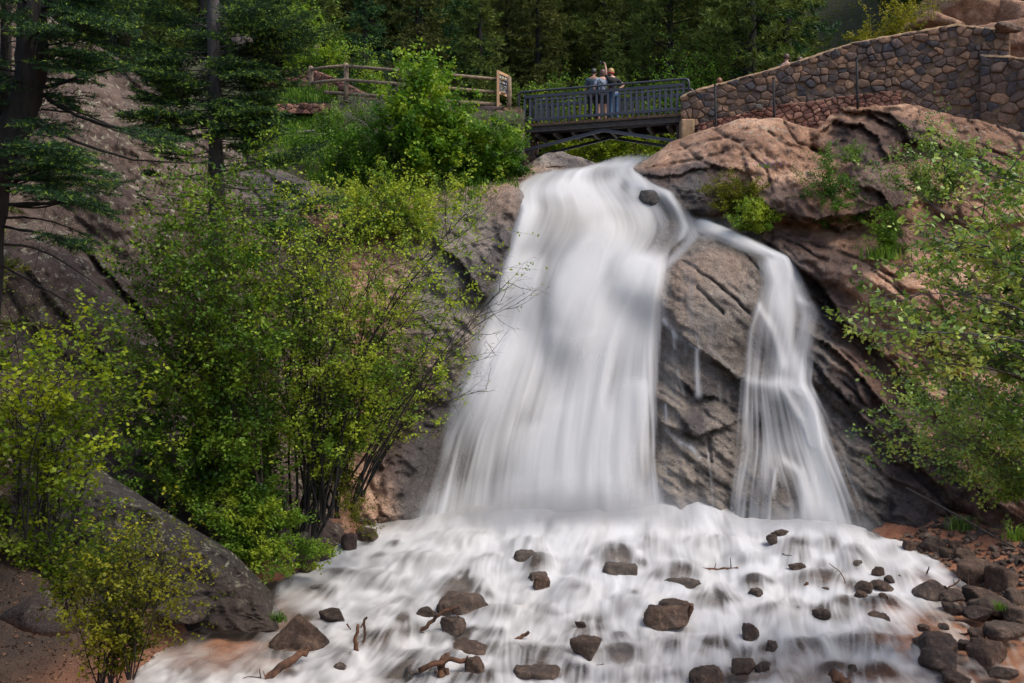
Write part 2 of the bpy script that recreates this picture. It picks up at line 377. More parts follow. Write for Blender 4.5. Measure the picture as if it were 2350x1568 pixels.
CRACKS = [[(1640,300),(1700,330),(1760,395),(1770,430)], [(1480,385),(1580,372),(1660,350)], [(1800,285),(1830,330),(1880,350)], [(1560,330),(1600,365),(1650,390)], [(1900,440),(1920,480),(1915,505)], [(2060,380),(2100,420),(2110,470)], [(2130,300),(2180,330),(2200,380)], [(2240,330),(2330,370)], [(1860,560),(1960,590),(2060,640)], [(1780,540),(1900,600)],
 [(1570,600),(1640,650),(1690,690),(1720,720)], [(1600,660),(1660,720)], [(1690,560),(1750,630)], [(1500,380),(1560,345),(1680,310)], [(1760,300),(1800,330),(1860,350)],
 [(2000,620),(2090,690)], [(1890,880),(2000,960)], [(2090,1080),(2200,1190)], [(1625,1005),(1632,1060)], [(2120,330),(2250,360)], [(1900,850),(1960,900),(2050,1000)], [(2000,760),(2080,850)]]

def fall_edges(py):
    l = interp([(356,1440),(364,1400),(376,1372),(386,1335),(393,1262),(400,1222),(420,1190),(445,1180),(480,1192),(560,1166),(640,1138),(700,1112),(850,1052),(1000,982),(1100,950),(1200,925),(1260,900)], py)
    r = interp([(360,1500),(385,1455),(420,1500),(440,1545),(480,1570),(520,1588),(545,1578),(600,1532),(700,1520),(900,1510),(1050,1512),(1200,1530),(1260,1540)], py)
    return l, r
def fall2_edges(py):
    l = interp([(505,1585),(530,1600),(570,1690),(590,1738),(650,1748),(700,1722),(760,1708),(850,1700),(950,1690),(1100,1680),(1250,1665)], py)
    r = interp([(505,1625),(530,1690),(570,1770),(590,1815),(650,1850),(720,1885),(800,1868),(880,1862),(950,1900),(1050,1945),(1150,1990),(1250,2030)], py)
    return l, r
def in_fall(px, py, soft=40):
    l, r = fall_edges(py); a = sstep(-soft, soft, px - l) * sstep(-soft, soft, r - px)
    l2, r2 = fall2_edges(py); b = sstep(-soft, soft, px - l2) * sstep(-soft, soft, r2 - px) * (py > 500)
    return np.maximum(a, b)

def cliff_depth(px, py, detail=True):
    d = cliff_base(px, py)
    K = 9.0; b = np.ones(np.shape(px))
    wx = px + 16 * fbm(np.stack([px / 90, py / 90, px * 0 + 11], -1), 3); wy = py + 12 * fbm(np.stack([px / 90, py / 90, px * 0 + 21], -1), 3)
    for (cx, cy, rx, ry, ang, h, p) in LUMPS:
        b = b + np.exp(K * 0.95 * h * lump(wx, wy, cx, cy, rx * 1.12, ry * 1.12, ang, p)) - 1
    d = d - np.log(b) / K
    if detail:
        X3 = np.stack([px / 100, py / 100, px * 0], -1); wp = fbm(X3 * 1.3, 4)
        for ang, per, amp, wx_ in ((40, 52, 0.20, 0.35), (36, 21, 0.06, 0.3), (-58, 130, 0.16, 0.4), (72, 84, 0.09, 0.4)):
            a = math.radians(ang); q = (-px * math.sin(a) + py * math.cos(a)) / per + wx_ * wp + 0.45 * fbm(X3 * 0.35 + ang, 2)
            f = q - np.floor(q); saw = np.where(f < 0.86, f / 0.86, (1 - f) / 0.14)
            msk = (1 - 0.97 * np.exp(-((px - 1630) / 100) ** 2 - ((py - 780) / 260) ** 4)) * np.clip(0.25 + 0.75 * sstep(560, 700, py) * (px > 1500) + 0.1 * (px < 1180), 0, 1) if ang > 30 and ang < 50 else 0.55 * (1 - 0.75 * np.exp(-((px - 1630) / 100) ** 2 - ((py - 780) / 260) ** 4))
            d = d - amp * (saw - 0.5) * msk * (0.4 + 1.2 * np.clip(0.5 + fbm(X3 * 0.8 + 5 + ang, 2), 0, 1)) * (1 - 0.8 * in_fall(px, py, 20))
        wob = 7 * fbm(np.stack([px / 45, py / 45, px * 0], -1), 3)
        for pts, h, w in LEDGES:
            s, t = poly_dist(px, py + wob, pts)
            m = np.exp(-np.abs(s) / w) * (s > 0) * np.sin(np.pi * np.clip(t * 0.94 + 0.03, 0, 1)) ** 0.4
            d = d + h * m - 0.35 * h * np.exp(-np.abs(s) / w) * (s <= 0)
        for pts in CRACKS:
            s, t = poly_dist(px, py + wob * 0.7, pts)
            d = d + 0.16 * np.exp(-(s / 3.2) ** 2)
    return d

def relief(name, x0, x1, step, ytop, ybot, nrow, depth, namp=0.16, nscale=0.7, mat=None, attrs=None, fold=7, fold_len=3.0, quiet=None, ridge=0.1, fold_drop=0.35, jag=5):
    xs = np.arange(x0, x1 + step, step); t = np.linspace(0, 1, nrow)
    yt = ytop(xs) + jag * fbm(np.stack([xs / 60, xs * 0, xs * 0 + 3.3], -1), 4); yb = ybot(xs)
    px = np.broadcast_to(xs[None], (nrow, len(xs))); py = yt[None] + (yb - yt)[None] * t[:, None]
    Y = depth(px, py); P = at(px, py, Y)
    q = 1.0 if quiet is None else quiet(px, py)
    n = namp * fbm(P * nscale, 6, 0.52) + 0.28 * namp * fbm(P * 4.3 + 7, 4, 0.6) + ridge * (ridged(P * np.array([1.1, 1.1, 1.6]), 5) - 1.0)
    Y = Y - n * q
    P = at(px, py, Y)
    A = {k: f(px, py) for k, f in (attrs or {}).items()}
    if fold:
        top = P[:1]; rows = []
        for k in range(fold, 0, -1):
            f = k / fold
            R = top + np.array([0, fold_len * f, 0.0]) + np.array([0, 0, 1.0]) * (0.06 * math.sin(f * 3.1) * fold_len - fold_drop * f * f * fold_len)
            R = R + 0.08 * fbm(R * 1.3, 3)[..., None] * np.array([0, 0, 1])
            rows.append(R)
        P = np.concatenate(rows + [P]); A = {k: np.concatenate([np.repeat(a[:1], fold, 0), a]) for k, a in A.items()}
    me = raw_mesh(name, P, [grid_faces(P.shape[0], P.shape[1])], True, {k: a.ravel() for k, a in A.items()})
    o = link_mesh(name, me, mat); tag(o, kind='structure'); return o

def blobs(px, py, L):
    s = np.zeros(np.shape(px))
    for (cx, cy, rx, ry, ang, h) in L:
        a = math.radians(ang); dx = px - cx; dy = py - cy
        u = (dx * math.cos(a) + dy * math.sin(a)) / rx; v = (-dx * math.sin(a) + dy * math.cos(a)) / ry
        s = s + h * np.exp(-(u * u + v * v))
    return s

WET_AND_SHADE = [(2060,1000,260,34,42,0.9),(2150,1120,220,60,40,0.8),(2110,1180,90,120,10,0.9),(1930,720,110,32,48,1.0),(1880,640,60,30,35,0.7),(1620,420,50,60,20,0.8),(1560,440,60,30,20,0.9),  # damp stains, plus shade painted on crevice and overhang faces
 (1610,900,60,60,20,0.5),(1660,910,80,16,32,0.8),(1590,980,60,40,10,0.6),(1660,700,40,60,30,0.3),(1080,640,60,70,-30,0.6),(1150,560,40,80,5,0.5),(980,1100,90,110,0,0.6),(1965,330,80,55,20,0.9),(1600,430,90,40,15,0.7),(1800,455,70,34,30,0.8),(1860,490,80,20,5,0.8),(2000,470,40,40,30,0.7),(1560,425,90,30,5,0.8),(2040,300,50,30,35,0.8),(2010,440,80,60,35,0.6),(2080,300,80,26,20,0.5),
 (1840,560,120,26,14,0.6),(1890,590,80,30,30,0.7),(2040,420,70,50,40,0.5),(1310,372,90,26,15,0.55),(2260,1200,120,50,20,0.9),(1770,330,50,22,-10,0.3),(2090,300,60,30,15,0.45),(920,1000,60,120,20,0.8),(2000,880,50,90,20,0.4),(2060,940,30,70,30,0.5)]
def cliff_wet_shade(px, py): return np.clip(blobs(px, py, WET_AND_SHADE) + 0.5 * in_fall(px, py, 60), 0, 1)
GREY = [(1640,760,130,260,8,1.0),(1600,1050,120,200,0,1.0),(1310,372,120,36,15,1.6),(1060,560,120,170,0,0.9),(1000,760,120,160,0,0.7),(1500,360,0.1,0.1,0,0),(1590,415,40,60,10,0.8),(1560,510,80,60,30,1),(1080,620,90,120,-10,0.7),(2080,1170,120,100,0,0.7),(1960,1000,70,200,-20,0.8),(1000,1080,140,160,0,0.8),(1860,750,60,120,-10,0.8)]
def cliff_grey(px, py): return np.clip(blobs(px, py, GREY) + in_fall(px, py, 70) - 0.1 * (px > 2000), 0, 0.95)
def cliff_lichen(px, py): return np.clip(1 - cliff_grey(px, py) * 1.2 - cliff_wet_shade(px, py), 0, 1) * (0.35 + 0.65 * sstep(420, 300, py))
def cliff_moss(px, py): return np.clip(blobs(px, py, [(1530,420,40,16,0,0.42),(1100,440,120,30,10,0.5),(1750,560,60,14,10,0.3),(1180,420,60,16,0,0.35),(2130,560,80,30,30,0.2)]), 0, 1)
def cliff_top(x):
    return interp([(760,470),(900,455),(1000,440),(1100,425),(1180,398),(1215,375),(1250,352),(1290,350),(1340,366),(1375,378),(1470,374),(1510,350),(1560,318),(1640,292),(1700,274),(1790,272),(1850,292),(1885,296),(1905,262),(1930,232),(2000,236),(2080,236),(2180,262),(2270,285),(2350,305),(2520,340)], x)
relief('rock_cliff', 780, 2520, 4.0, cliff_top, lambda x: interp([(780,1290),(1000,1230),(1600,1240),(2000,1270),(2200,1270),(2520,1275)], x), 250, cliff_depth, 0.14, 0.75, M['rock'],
       {'wet': cliff_wet_shade, 'grey': cliff_grey, 'lichen': cliff_lichen, 'moss': cliff_moss}, quiet=lambda x, y: (1 - 0.75 * in_fall(x, y, 25)) * (1 - 0.55 * np.exp(-((x - 1630) / 110) ** 2 - ((y - 780) / 280) ** 4)), ridge=0.11)

# ---- the big sloping slab on the left
SLAB_PTS = [(-400,-200,25),(-400,500,22),(-400,1100,18),(0,-60,27),(170,85,28),(330,180,28.5),(420,265,28.8),(560,350,29),(640,385,29),(760,430,28.6),(900,470,28),
 (0,300,25.5),(200,300,26.5),(350,400,27),(500,480,27),(650,520,26.8),(800,600,26.4),(0,600,22.8),(200,600,24.2),(350,650,24.6),(500,700,24.8),(700,750,24.6),(900,800,25.9),
 (0,900,19.5),(200,900,21.5),(350,950,22.4),(500,1000,22.6),(700,1050,22.6),(900,1100,24.6),(0,1200,17.5),(300,1200,19.0),(500,1250,19.5),(750,1250,20.8),(950,1240,23.6)]
slab_base = Field(SLAB_PTS)
SLAB_LUMPS = [(330, 420, 330, 160, 38, 0.7, 2), (640, 470, 160, 70, 20, 0.6, 2), (180, 690, 220, 120, 45, 0.9, 2.3), (420, 640, 140, 120, 30, 0.5, 2), (300, 770, 120, 50, 48, 0.7, 2), (760, 500, 70, 60, 20, 0.7, 2)]
SLAB_LEDGE = [([(190,560),(260,640),(330,720),(420,860),(480,960)], 0.55, 50), ([(250,130),(420,300),(560,420),(680,520)], 0.18, 60), ([(60,620),(180,760),(300,880)], 0.4, 60), ([(560,350),(640,420),(740,470)], 0.3, 40)]
def slab_depth(px, py):
    d = slab_base(px, py); b = np.zeros(np.shape(px))
    for (cx, cy, rx, ry, ang, h, p) in SLAB_LUMPS: b = np.maximum(b, h * lump(px, py, cx, cy, rx, ry, ang, p))
    d = d - b; wob = 9 * fbm(np.stack([px / 50, py / 50, px * 0 + 5], -1), 3)
    for pts, h, w in SLAB_LEDGE:
        s, t = poly_dist(px, py + wob, pts)
        d = d + h * np.exp(-np.abs(s) / w) * (s > 0) * np.sin(np.pi * np.clip(t * 0.94 + 0.03, 0, 1)) ** 0.4
    return d
def slab_moss(px, py):
    s1, t1 = poly_dist(px, py, [(190,120),(330,215),(460,370),(520,400),(560,440)]); s2, _ = poly_dist(px, py, [(190,560),(330,720),(480,960)])
    return np.clip(0.42 * np.exp(-np.abs(s1) / 26) + 0.36 * np.exp(-np.abs(s2) / 30) + 0.24 * np.exp(-((px - 430) / 120) ** 2 - ((py - 600) / 160) ** 2), 0, 1)
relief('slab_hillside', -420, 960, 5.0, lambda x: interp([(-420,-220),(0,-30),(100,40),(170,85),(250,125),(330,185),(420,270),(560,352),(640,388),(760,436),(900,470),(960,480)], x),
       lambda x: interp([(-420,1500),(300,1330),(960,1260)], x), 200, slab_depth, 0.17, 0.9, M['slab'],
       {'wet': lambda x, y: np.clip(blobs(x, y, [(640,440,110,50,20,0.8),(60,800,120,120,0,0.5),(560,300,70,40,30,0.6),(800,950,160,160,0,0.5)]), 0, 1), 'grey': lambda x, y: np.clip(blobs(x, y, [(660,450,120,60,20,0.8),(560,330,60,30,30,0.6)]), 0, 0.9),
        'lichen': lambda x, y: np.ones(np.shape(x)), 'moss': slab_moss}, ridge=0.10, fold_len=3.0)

# ---- earth
def earth_material(name, c0, c1, c2, scale=3.0):
    m, nt, out = mat_new(name); L = nt.links
    tc = N(nt, 'ShaderNodeTexCoord'); v = tc.outputs['Object']
    n1 = noise(nt, scale, 10, 0.7, v, 0.3); n2 = noise(nt, scale * 14, 6, 0.7, v)
    f = math_(nt, 'ADD', math_(nt, 'MULTIPLY', n1.outputs[0], 0.5), math_(nt, 'MULTIPLY', n2.outputs[0], 0.5))
    p = N(nt, 'ShaderNodeBsdfPrincipled'); p.inputs['Roughness'].default_value = 0.9
    L.new(ramp(nt, f, [(0.36, c0), (0.5, c1), (0.66, c2)]).outputs[0], p.inputs['Base Color'])
    L.new(bump(nt, f, 1.0, 0.08), p.inputs['Normal']); L.new(p.outputs[0], out.inputs[0]); return m
M['earth'] = earth_material('forest_soil', (0.025, 0.016, 0.010), (0.07, 0.042, 0.026), (0.15, 0.09, 0.055))
M['earth_green'] = earth_material('mossy_soil', (0.018, 0.022, 0.008), (0.045, 0.05, 0.018), (0.10, 0.085, 0.04))
M['gravel'] = earth_material('red_gravel', (0.10, 0.035, 0.018), (0.22, 0.085, 0.042), (0.36, 0.17, 0.095), 5.0)

# terrace bank left of the bridge
BANK_PTS = [(420,200,36),(420,300,31),(560,190,36),(600,225,34),(700,205,33.5),(800,225,32.8),(960,240,32.2),(1060,245,32),(1190,250,32),(560,330,30.2),(640,300,32),(700,330,31),(800,330,30.6),(950,320,30.6),(1100,320,30.6),(1190,330,31),
 (640,370,29.6),(760,420,29.2),(900,430,29),(1050,420,29),(1190,400,30),(800,520,28.0),(1000,500,28.0),(1190,440,28.6),(420,420,29)]
bank_base = Field(BANK_PTS)
o = relief('terrace_bank', 420, 1200, 7.0, lambda x: interp([(420,120),(520,170),(590,205),(700,205),(800,222),(960,240),(1200,250)], x), lambda x: interp([(420,480),(700,500),(900,560),(1130,520),(1160,450),(1200,420)], x), 60,
       lambda x, y: bank_base(x, y), 0.2, 0.9, M['earth_green'], None, fold=10, fold_len=9.0, fold_drop=0.0)

# valley floor and forested slope behind, one sheet to the skyline
def hill_z(X, Yw):
    z = 11.0 + 0.50 * np.clip(Yw - 44, 0, None) + 0.0016 * np.clip(Yw - 44, 0, None) ** 2
    z = z - 3.2 * np.exp(-((X - 3.0) / 4.5) ** 2) * sstep(75, 32, Yw)          # the creek comes down this gully
    z = z + 0.45 * np.clip(np.abs(X - 3) - 9, 0, None) * sstep(30, 50, Yw)
    return z + 0.5 * fbm(np.stack([X / 9, Yw / 9, X * 0], -1), 4)
gx = np.linspace(-110, 120, 150); gy = np.concatenate([np.linspace(31.2, 80, 70), np.linspace(84, 210, 30)])
GX, GY = np.meshgrid(gx, gy); GZ = hill_z(GX, GY)
GZ = GZ - 1.0 * sstep(36, 31, GY)
tag(link_mesh('hillside', raw_mesh('hillside', np.stack([GX, GY, GZ], -1), [grid_faces(*GX.shape)]), M['earth_green']), kind='structure')

# ground sheet under everything in front (gorge floor), banks rise left and right
gx = np.linspace(-30, 30, 241); gy = np.linspace(-6, 27, 150); GX, GY = np.meshgrid(gx, gy)
lx = interp([(0,-5.6),(12,-6.5),(15.0,-5.6),(17,-4.9),(19,-4.7),(21,-3.6),(23,-2.6),(27,-2.5)], GY)      # left bank line
rx = interp([(0,8.5),(12,7.6),(15.0,8.6),(17,8.7),(20,8.5),(22,8.0),(27,8)], GY)
GZ = stream_z(GY) - 0.42 + 0.10 * fbm(np.stack([GX, GY, GX * 0], -1) * 0.9, 4)
dl = np.clip(lx - GX, 0, None); dr = np.clip(GX - rx, 0, None)
GZ = GZ + 0.48 * sstep(0, 0.7, dl) + np.minimum(dl * 0.42, 5) + 0.42 * sstep(-0.4, 0.6, GX - rx) + np.minimum(np.clip(dr - 0.6, 0, None) * 0.35, 5)
GZ = GZ + 0.10 * fbm(np.stack([GX, GY, GX * 0 + 4], -1) * 2.1, 4) * (sstep(0, 1, dl) + sstep(0, 1, dr))
def ground_z(x, y):
    x = np.atleast_1d(np.asarray(x, float)); y = np.atleast_1d(np.asarray(y, float))
    fx = np.clip((x + 30) / 60 * 240, 0, 239.999); fy = np.clip((y + 6) / 33 * 149, 0, 148.999)
    i = fx.astype(int); j = fy.astype(int); u = fx - i; v = fy - j
    return (GZ[j, i] * (1 - u) + GZ[j, i + 1] * u) * (1 - v) + (GZ[j + 1, i] * (1 - u) + GZ[j + 1, i + 1] * u) * v
m, nt, out = mat_new('bank_ground'); L = nt.links
def earth_nodes(nt, cs, scale, v):
    n1 = noise(nt, scale, 10, 0.7, v, 0.3); n2 = noise(nt, scale * 14, 6, 0.7, v)
    f = math_(nt, 'ADD', math_(nt, 'MULTIPLY', n1.outputs[0], 0.5), math_(nt, 'MULTIPLY', n2.outputs[0], 0.5))
    return ramp(nt, f, [(0.36, cs[0]), (0.5, cs[1]), (0.66, cs[2])]).outputs[0], f
v = N(nt, 'ShaderNodeTexCoord').outputs['Object']
ca, fa = earth_nodes(nt, ((0.012, 0.008, 0.006), (0.035, 0.021, 0.014), (0.085, 0.05, 0.032)), 3.0, v)
cb, fb = earth_nodes(nt, ((0.13, 0.045, 0.022), (0.32, 0.125, 0.06), (0.48, 0.24, 0.13)), 2.6, v)
p = N(nt, 'ShaderNodeBsdfPrincipled'); p.inputs['Roughness'].default_value = 0.75
L.new(mixc(nt, attr(nt, 'red').outputs['Fac'], ca, cb), p.inputs['Base Color']); L.new(bump(nt, fb, 1.0, 0.08), p.inputs['Normal']); L.new(p.outputs[0], out.inputs[0])
mb_, ntb, outb = mat_new('stream_bed_silt'); vb = N(ntb, 'ShaderNodeTexCoord').outputs['Object']
c1, f1 = earth_nodes(ntb, ((0.045, 0.036, 0.03), (0.12, 0.095, 0.078), (0.23, 0.19, 0.16)), 2.2, vb); c2, f2 = earth_nodes(ntb, ((0.12, 0.045, 0.022), (0.30, 0.13, 0.065), (0.46, 0.24, 0.135)), 2.2, vb)
pB = N(ntb, 'ShaderNodeBsdfPrincipled'); pB.inputs['Roughness'].default_value = 0.5; ntb.links.new(mixc(ntb, attr(ntb, 'red').outputs['Fac'], c1, c2), pB.inputs['Base Color']); ntb.links.new(bump(ntb, f2, 1.0, 0.06), pB.inputs['Normal']); ntb.links.new(pB.outputs[0], outb.inputs[0]); M['bed'] = mb_
tag(link_mesh('ground', raw_mesh('ground', np.stack([GX, GY, GZ], -1), [grid_faces(*GX.shape)], True, {'red': sstep(-1.5, 0.5, GX - lx).ravel()}), m), kind='structure')

# rocks of the stream: px, py, width, height, label, seed, greyness, wetness
ROCKS = [ # px py w h label seed grey wet
 (690,1442,122,88,'big brown pyramid shaped rock in the left of the stream',1,0.15,0.5), (765,1408,58,36,'low dark flat rock right behind the brown pyramid rock',2,0.5,0.6), (800,1240,48,42,'mossy black rock at the left edge below the drooping twigs',3,0.6,0.7),
 (1060,1368,106,80,'large dark domed rock with water sheeting over its top',4,0.5,0.5), (1022,1395,40,34,'small grey rock under the crossed branch in front of the domed rock',5,0.9,0.2), (1035,1428,58,44,'angular grey rock below the crossed branch',6,0.95,0.1),
 (1238,1335,42,30,'small tan rock below the shadowed water dome near the middle',7,0.1,0.1), (1240,1312,58,52,'rounded dark rock behind the small tan rock in mid stream',8,0.6,0.6), (1528,1413,86,54,'blocky tan rock with flat top right of centre',9,0.35,0.1), (1552,1388,70,30,'flat reddish rock just behind the blocky tan rock',10,0.1,0.4),
 (1345,1478,76,52,'angular brown rock with tiny cascade at lower centre',11,0.3,0.3), (1333,1432,28,16,'little dark stone upstream of the angular brown rock',12,0.2,0.4), (1627,1548,76,46,'rounded brown rock cut by the lower frame edge',13,0.3,0.4), (1718,1447,40,40,'upright dark brown rock in the white water right of centre',14,0.1,0.6),
 (1735,1348,44,50,'dark rock split by trickles of water in the right of stream',15,0.6,0.6), (1774,1236,28,24,'dark brown stone at the foot of the right waterfall',16,0.15,0.5), (1790,1222,40,14,'flat stone at the base of the right waterfall',17,0.2,0.5), (1832,1298,40,18,'flat reddish brown stone in mid current below the right waterfall',18,0.0,0.5),
 (1822,1262,56,34,'grey domed rock under thin veil near the right waterfall',19,0.7,0.5), (1965,1284,44,40,'grey rock with water streaming over it, right of the reed like twig',20,0.8,0.4), (2018,1310,30,24,'small red rounded stone in the current',21,0.0,0.3), (2040,1328,24,22,'small grey rounded stone beside the red stone',22,0.8,0.5),
 (1980,1346,40,26,'dark cube like stone with wet top left of the flat slab stone',23,0.3,0.4), (2022,1342,50,24,'flat slanted grey brown slab stone',24,0.4,0.3), (1978,1362,38,16,'reddish flat stone under the dark cube like stone',25,0.0,0.4), (2026,1366,22,14,'tiny reddish stone below the slanted slab stone',26,0.0,0.4),
 (2140,1346,78,48,'dark craggy rock in the right of the stream beside the twig tangle',27,0.6,0.5), (2180,1362,66,22,'low dark rock attached right of the craggy rock',28,0.6,0.5), (2183,1392,44,28,'wet red brown rock below the craggy rock',29,0.0,0.6), (2020,1402,56,40,'brown rock under translucent water in the right half',30,0.2,0.7),
 (2117,1438,28,18,'small pinkish stone at the edge of the shallow water',31,0.1,0.3), (2167,1437,24,14,'small black stone in the shallow brown water',32,0.8,0.5), (2310,1444,84,34,'grey speckled flat rock in the brown shallows',33,1.0,0.1), (2240,1450,44,24,'brown flat stone left of the grey speckled rock',34,0.0,0.5),
 (2146,1471,104,52,'wedge shaped brown rock with black stick on top at right',35,0.3,0.3), (2160,1512,84,52,'dark angular rock directly below the wedge shaped rock',36,0.45,0.4), (2272,1490,86,50,'pinkish rounded rock in the lower right corner',37,0.1,0.1), (2215,1478,40,24,'small dark stones between wedge and pinkish rock',38,0.3,0.5),
 (2300,1540,60,22,'pale flat stone in the bottom right shallows',39,0.8,0.2), (2190,1558,70,36,'dark orange tinted rock cut off by the bottom edge',40,0.2,0.5), (1705,1526,60,34,'brown rounded rock at the bottom, left of the small black stone',41,0.2,0.4), (1752,1528,38,24,'small black stone at the bottom beside a brown rounded rock',42,0.5,0.6),
 (1770,1480,24,28,'grey pointed stone with water parting round it',43,0.9,0.4), (1955,1530,20,14,'tiny black stone near the burnt log',44,0.8,0.5), (1880,1333,76,34,'brown rock covered by thin water in the right half',45,0.2,0.7), (1415,1290,84,62,'grey rock seen through the veil of water in mid stream',46,0.85,0.5),
 (1560,1322,84,46,'grey rock under streaked water right of the centre veil',47,0.8,0.6), (1216,1262,64,44,'dark rock faintly seen through white water at centre top',48,0.8,0.6), (1075,1470,124,44,'brown rock below the veil left of the driftwood snag',49,0.3,0.6), (1225,1522,140,52,'dark brown rock under sheet of water right of the driftwood snag',50,0.4,0.6),
 (955,1524,80,46,'dark grey rock half covered by water left of the driftwood snag',51,0.8,0.6), (1085,1520,46,40,'tan knobbly rock behind the driftwood snag',52,0.1,0.2), (786,1522,40,44,'small dark rock in the hollow of water left of bottom centre',53,0.6,0.7), (1150,1414,64,28,'grey rock faintly visible right of the angular grey rock',54,0.8,0.6),
 (980,1402,44,22,'reddish brown stone left of the angular grey rock',55,0.1,0.6), (760,1332,52,18,'flat dark rock glimpsed in the left rapids',56,0.6,0.6), (1888,1408,40,28,'red brown rock tip right of the upright stick',57,0.0,0.5), (2005,1480,90,30,'brown stones under the small cascade at right',58,0.2,0.6),
 (745,1262,60,44,'dark wet rock under the willow shrub at the stream edge',59,0.5,0.7), (710,1292,44,36,'brown wet rock at the stream edge below the shrubs',60,0.2,0.7), (880,1190,36,14,'small pinkish pebble stone on the silt at the left of the falls',61,0.1,0.2), (850,1196,30,16,'grey stone on the silt below the drooping twigs',62,0.7,0.4), (845,1222,50,34,'brown mossy rock behind the mossy black rock',63,0.2,0.4)]
VEILED = {4,8,15,19,20,30,45,46,47,48,49,50,51,53,54,56,58}
# ------------------------------------------------------------------ water
def blur(a, s):
    r = int(3 * s) + 1; k = np.exp(-0.5 * (np.arange(-r, r + 1) / s) ** 2); k /= k.sum()
    a = np.apply_along_axis(lambda m: np.convolve(np.pad(m, r, 'edge'), k, 'valid'), 0, a)
    return np.apply_along_axis(lambda m: np.convolve(np.pad(m, r, 'edge'), k, 'valid'), 1, a)

def bil(a, y, x):
    H, W = a.shape; x = np.clip(x, 0, W - 1.001); y = np.clip(y, 0, H - 1.001)
    i = y.astype(int); j = x.astype(int); u = x - j; v = y - i
    return (a[i, j] * (1 - u) + a[i, j + 1] * u) * (1 - v) + (a[i + 1, j] * (1 - u) + a[i + 1, j + 1] * u) * v

def streaks(vx, vy, src, n, step=1.0):
    """smears src along the flow (vx, vy), both ways: the trace that moving water draws"""
    L = np.sqrt(vx * vx + vy * vy) + 1e-6; vx = vx / L; vy = vy / L
    H, W = vx.shape; Yi, Xi = np.mgrid[0:H, 0:W].astype(float)
    acc = src.copy(); wt = 1.0
    for sgn in (1, -1):
        x = Xi.copy(); y = Yi.copy()
        for k in range(n):
            ax = bil(vx, y, x); ay = bil(vy, y, x)
            x = x + sgn * step * ax; y = y + sgn * step * ay
            w = 0.5 + 0.5 * math.cos(math.pi * (k + 1) / (n + 1))
            acc = acc + w * bil(src, y, x); wt += w
    acc = acc / wt
    return (acc - acc.mean()) / (acc.std() + 1e-9)

def smear(vx, vy, a, n, step=1.0):
    """mean of a along the flow"""
    L = np.sqrt(vx * vx + vy * vy) + 1e-6; vx = vx / L; vy = vy / L; H, W = vx.shape; Yi, Xi = np.mgrid[0:H, 0:W].astype(float); acc = a.copy(); wt = 1.0
    for sgn in (1, -1):
        x = Xi.copy(); y = Yi.copy()
        for k in range(n):
            ax = bil(vx, y, x); ay = bil(vy, y, x); x = x + sgn * step * ax; y = y + sgn * step * ay
            w = 0.5 + 0.5 * math.cos(math.pi * (k + 1) / (n + 1)); acc = acc + w * bil(a, y, x); wt += w
    return acc / wt

def water_material():
    m, nt, out = mat_new('white_water'); L = nt.links
    d = N(nt, 'ShaderNodeBsdfDiffuse'); t = N(nt, 'ShaderNodeBsdfTranslucent')
    col = mixc(nt, attr(nt, 'silt').outputs['Fac'], (0.74, 0.75, 0.77), (0.50, 0.43, 0.35))
    L.new(col, d.inputs[0]); L.new(col, t.inputs[0])
    w = N(nt, 'ShaderNodeMixShader'); w.inputs[0].default_value = 0.28; L.new(d.outputs[0], w.inputs[1]); L.new(t.outputs[0], w.inputs[2])
    tr = N(nt, 'ShaderNodeBsdfTransparent'); tr.inputs[0].default_value = (0.97, 0.96, 0.94, 1)
    g = N(nt, 'ShaderNodeBsdfGlossy'); g.inputs['Roughness'].default_value = 0.22
    lw = N(nt, 'ShaderNodeLayerWeight'); lw.inputs[0].default_value = 0.25
    c = N(nt, 'ShaderNodeMixShader'); L.new(math_(nt, 'MULTIPLY', math_(nt, 'MULTIPLY', lw.outputs['Fresnel'], 0.55), attr(nt, 'clear').outputs['Fac']), c.inputs[0]); L.new(tr.outputs[0], c.inputs[1]); L.new(g.outputs[0], c.inputs[2])
    mx = N(nt, 'ShaderNodeMixShader'); L.new(attr(nt, 'foam').outputs['Fac'], mx.inputs[0]); L.new(c.outputs[0], mx.inputs[1]); L.new(w.outputs[0], mx.inputs[2])
    L.new(mx.outputs[0], out.inputs[0]); return m
M['water'] = water_material()

def water_mesh(name, P, foam, silt, clear, thr=0.012):
    nr, nc = foam.shape; F = grid_faces(nr, nc); f = foam.ravel(); cl = clear.ravel()
    keep = np.maximum(f, cl * 0.05)[F].max(1) > thr; F = F[keep]
    used = np.unique(F); mp = np.zeros(nr * nc, int); mp[used] = np.arange(len(used))
    me = raw_mesh(name, P.reshape(-1, 3)[used], [mp[F]], True, {'foam': f[used], 'silt': silt.ravel()[used], 'clear': cl[used]})
    return tag(link_mesh(name, me, M['water']), kind='structure')

def strand(px, py, pts, w, h):
    s, t = poly_dist(px, py, pts)
    ww = w if np.ndim(w) == 0 else np.interp(t, np.linspace(0, 1, len(w)), w)
    hh = h if np.ndim(h) == 0 else np.interp(t, np.linspace(0, 1, len(h)), h)
    return hh * np.exp(-(s / ww) ** 2)

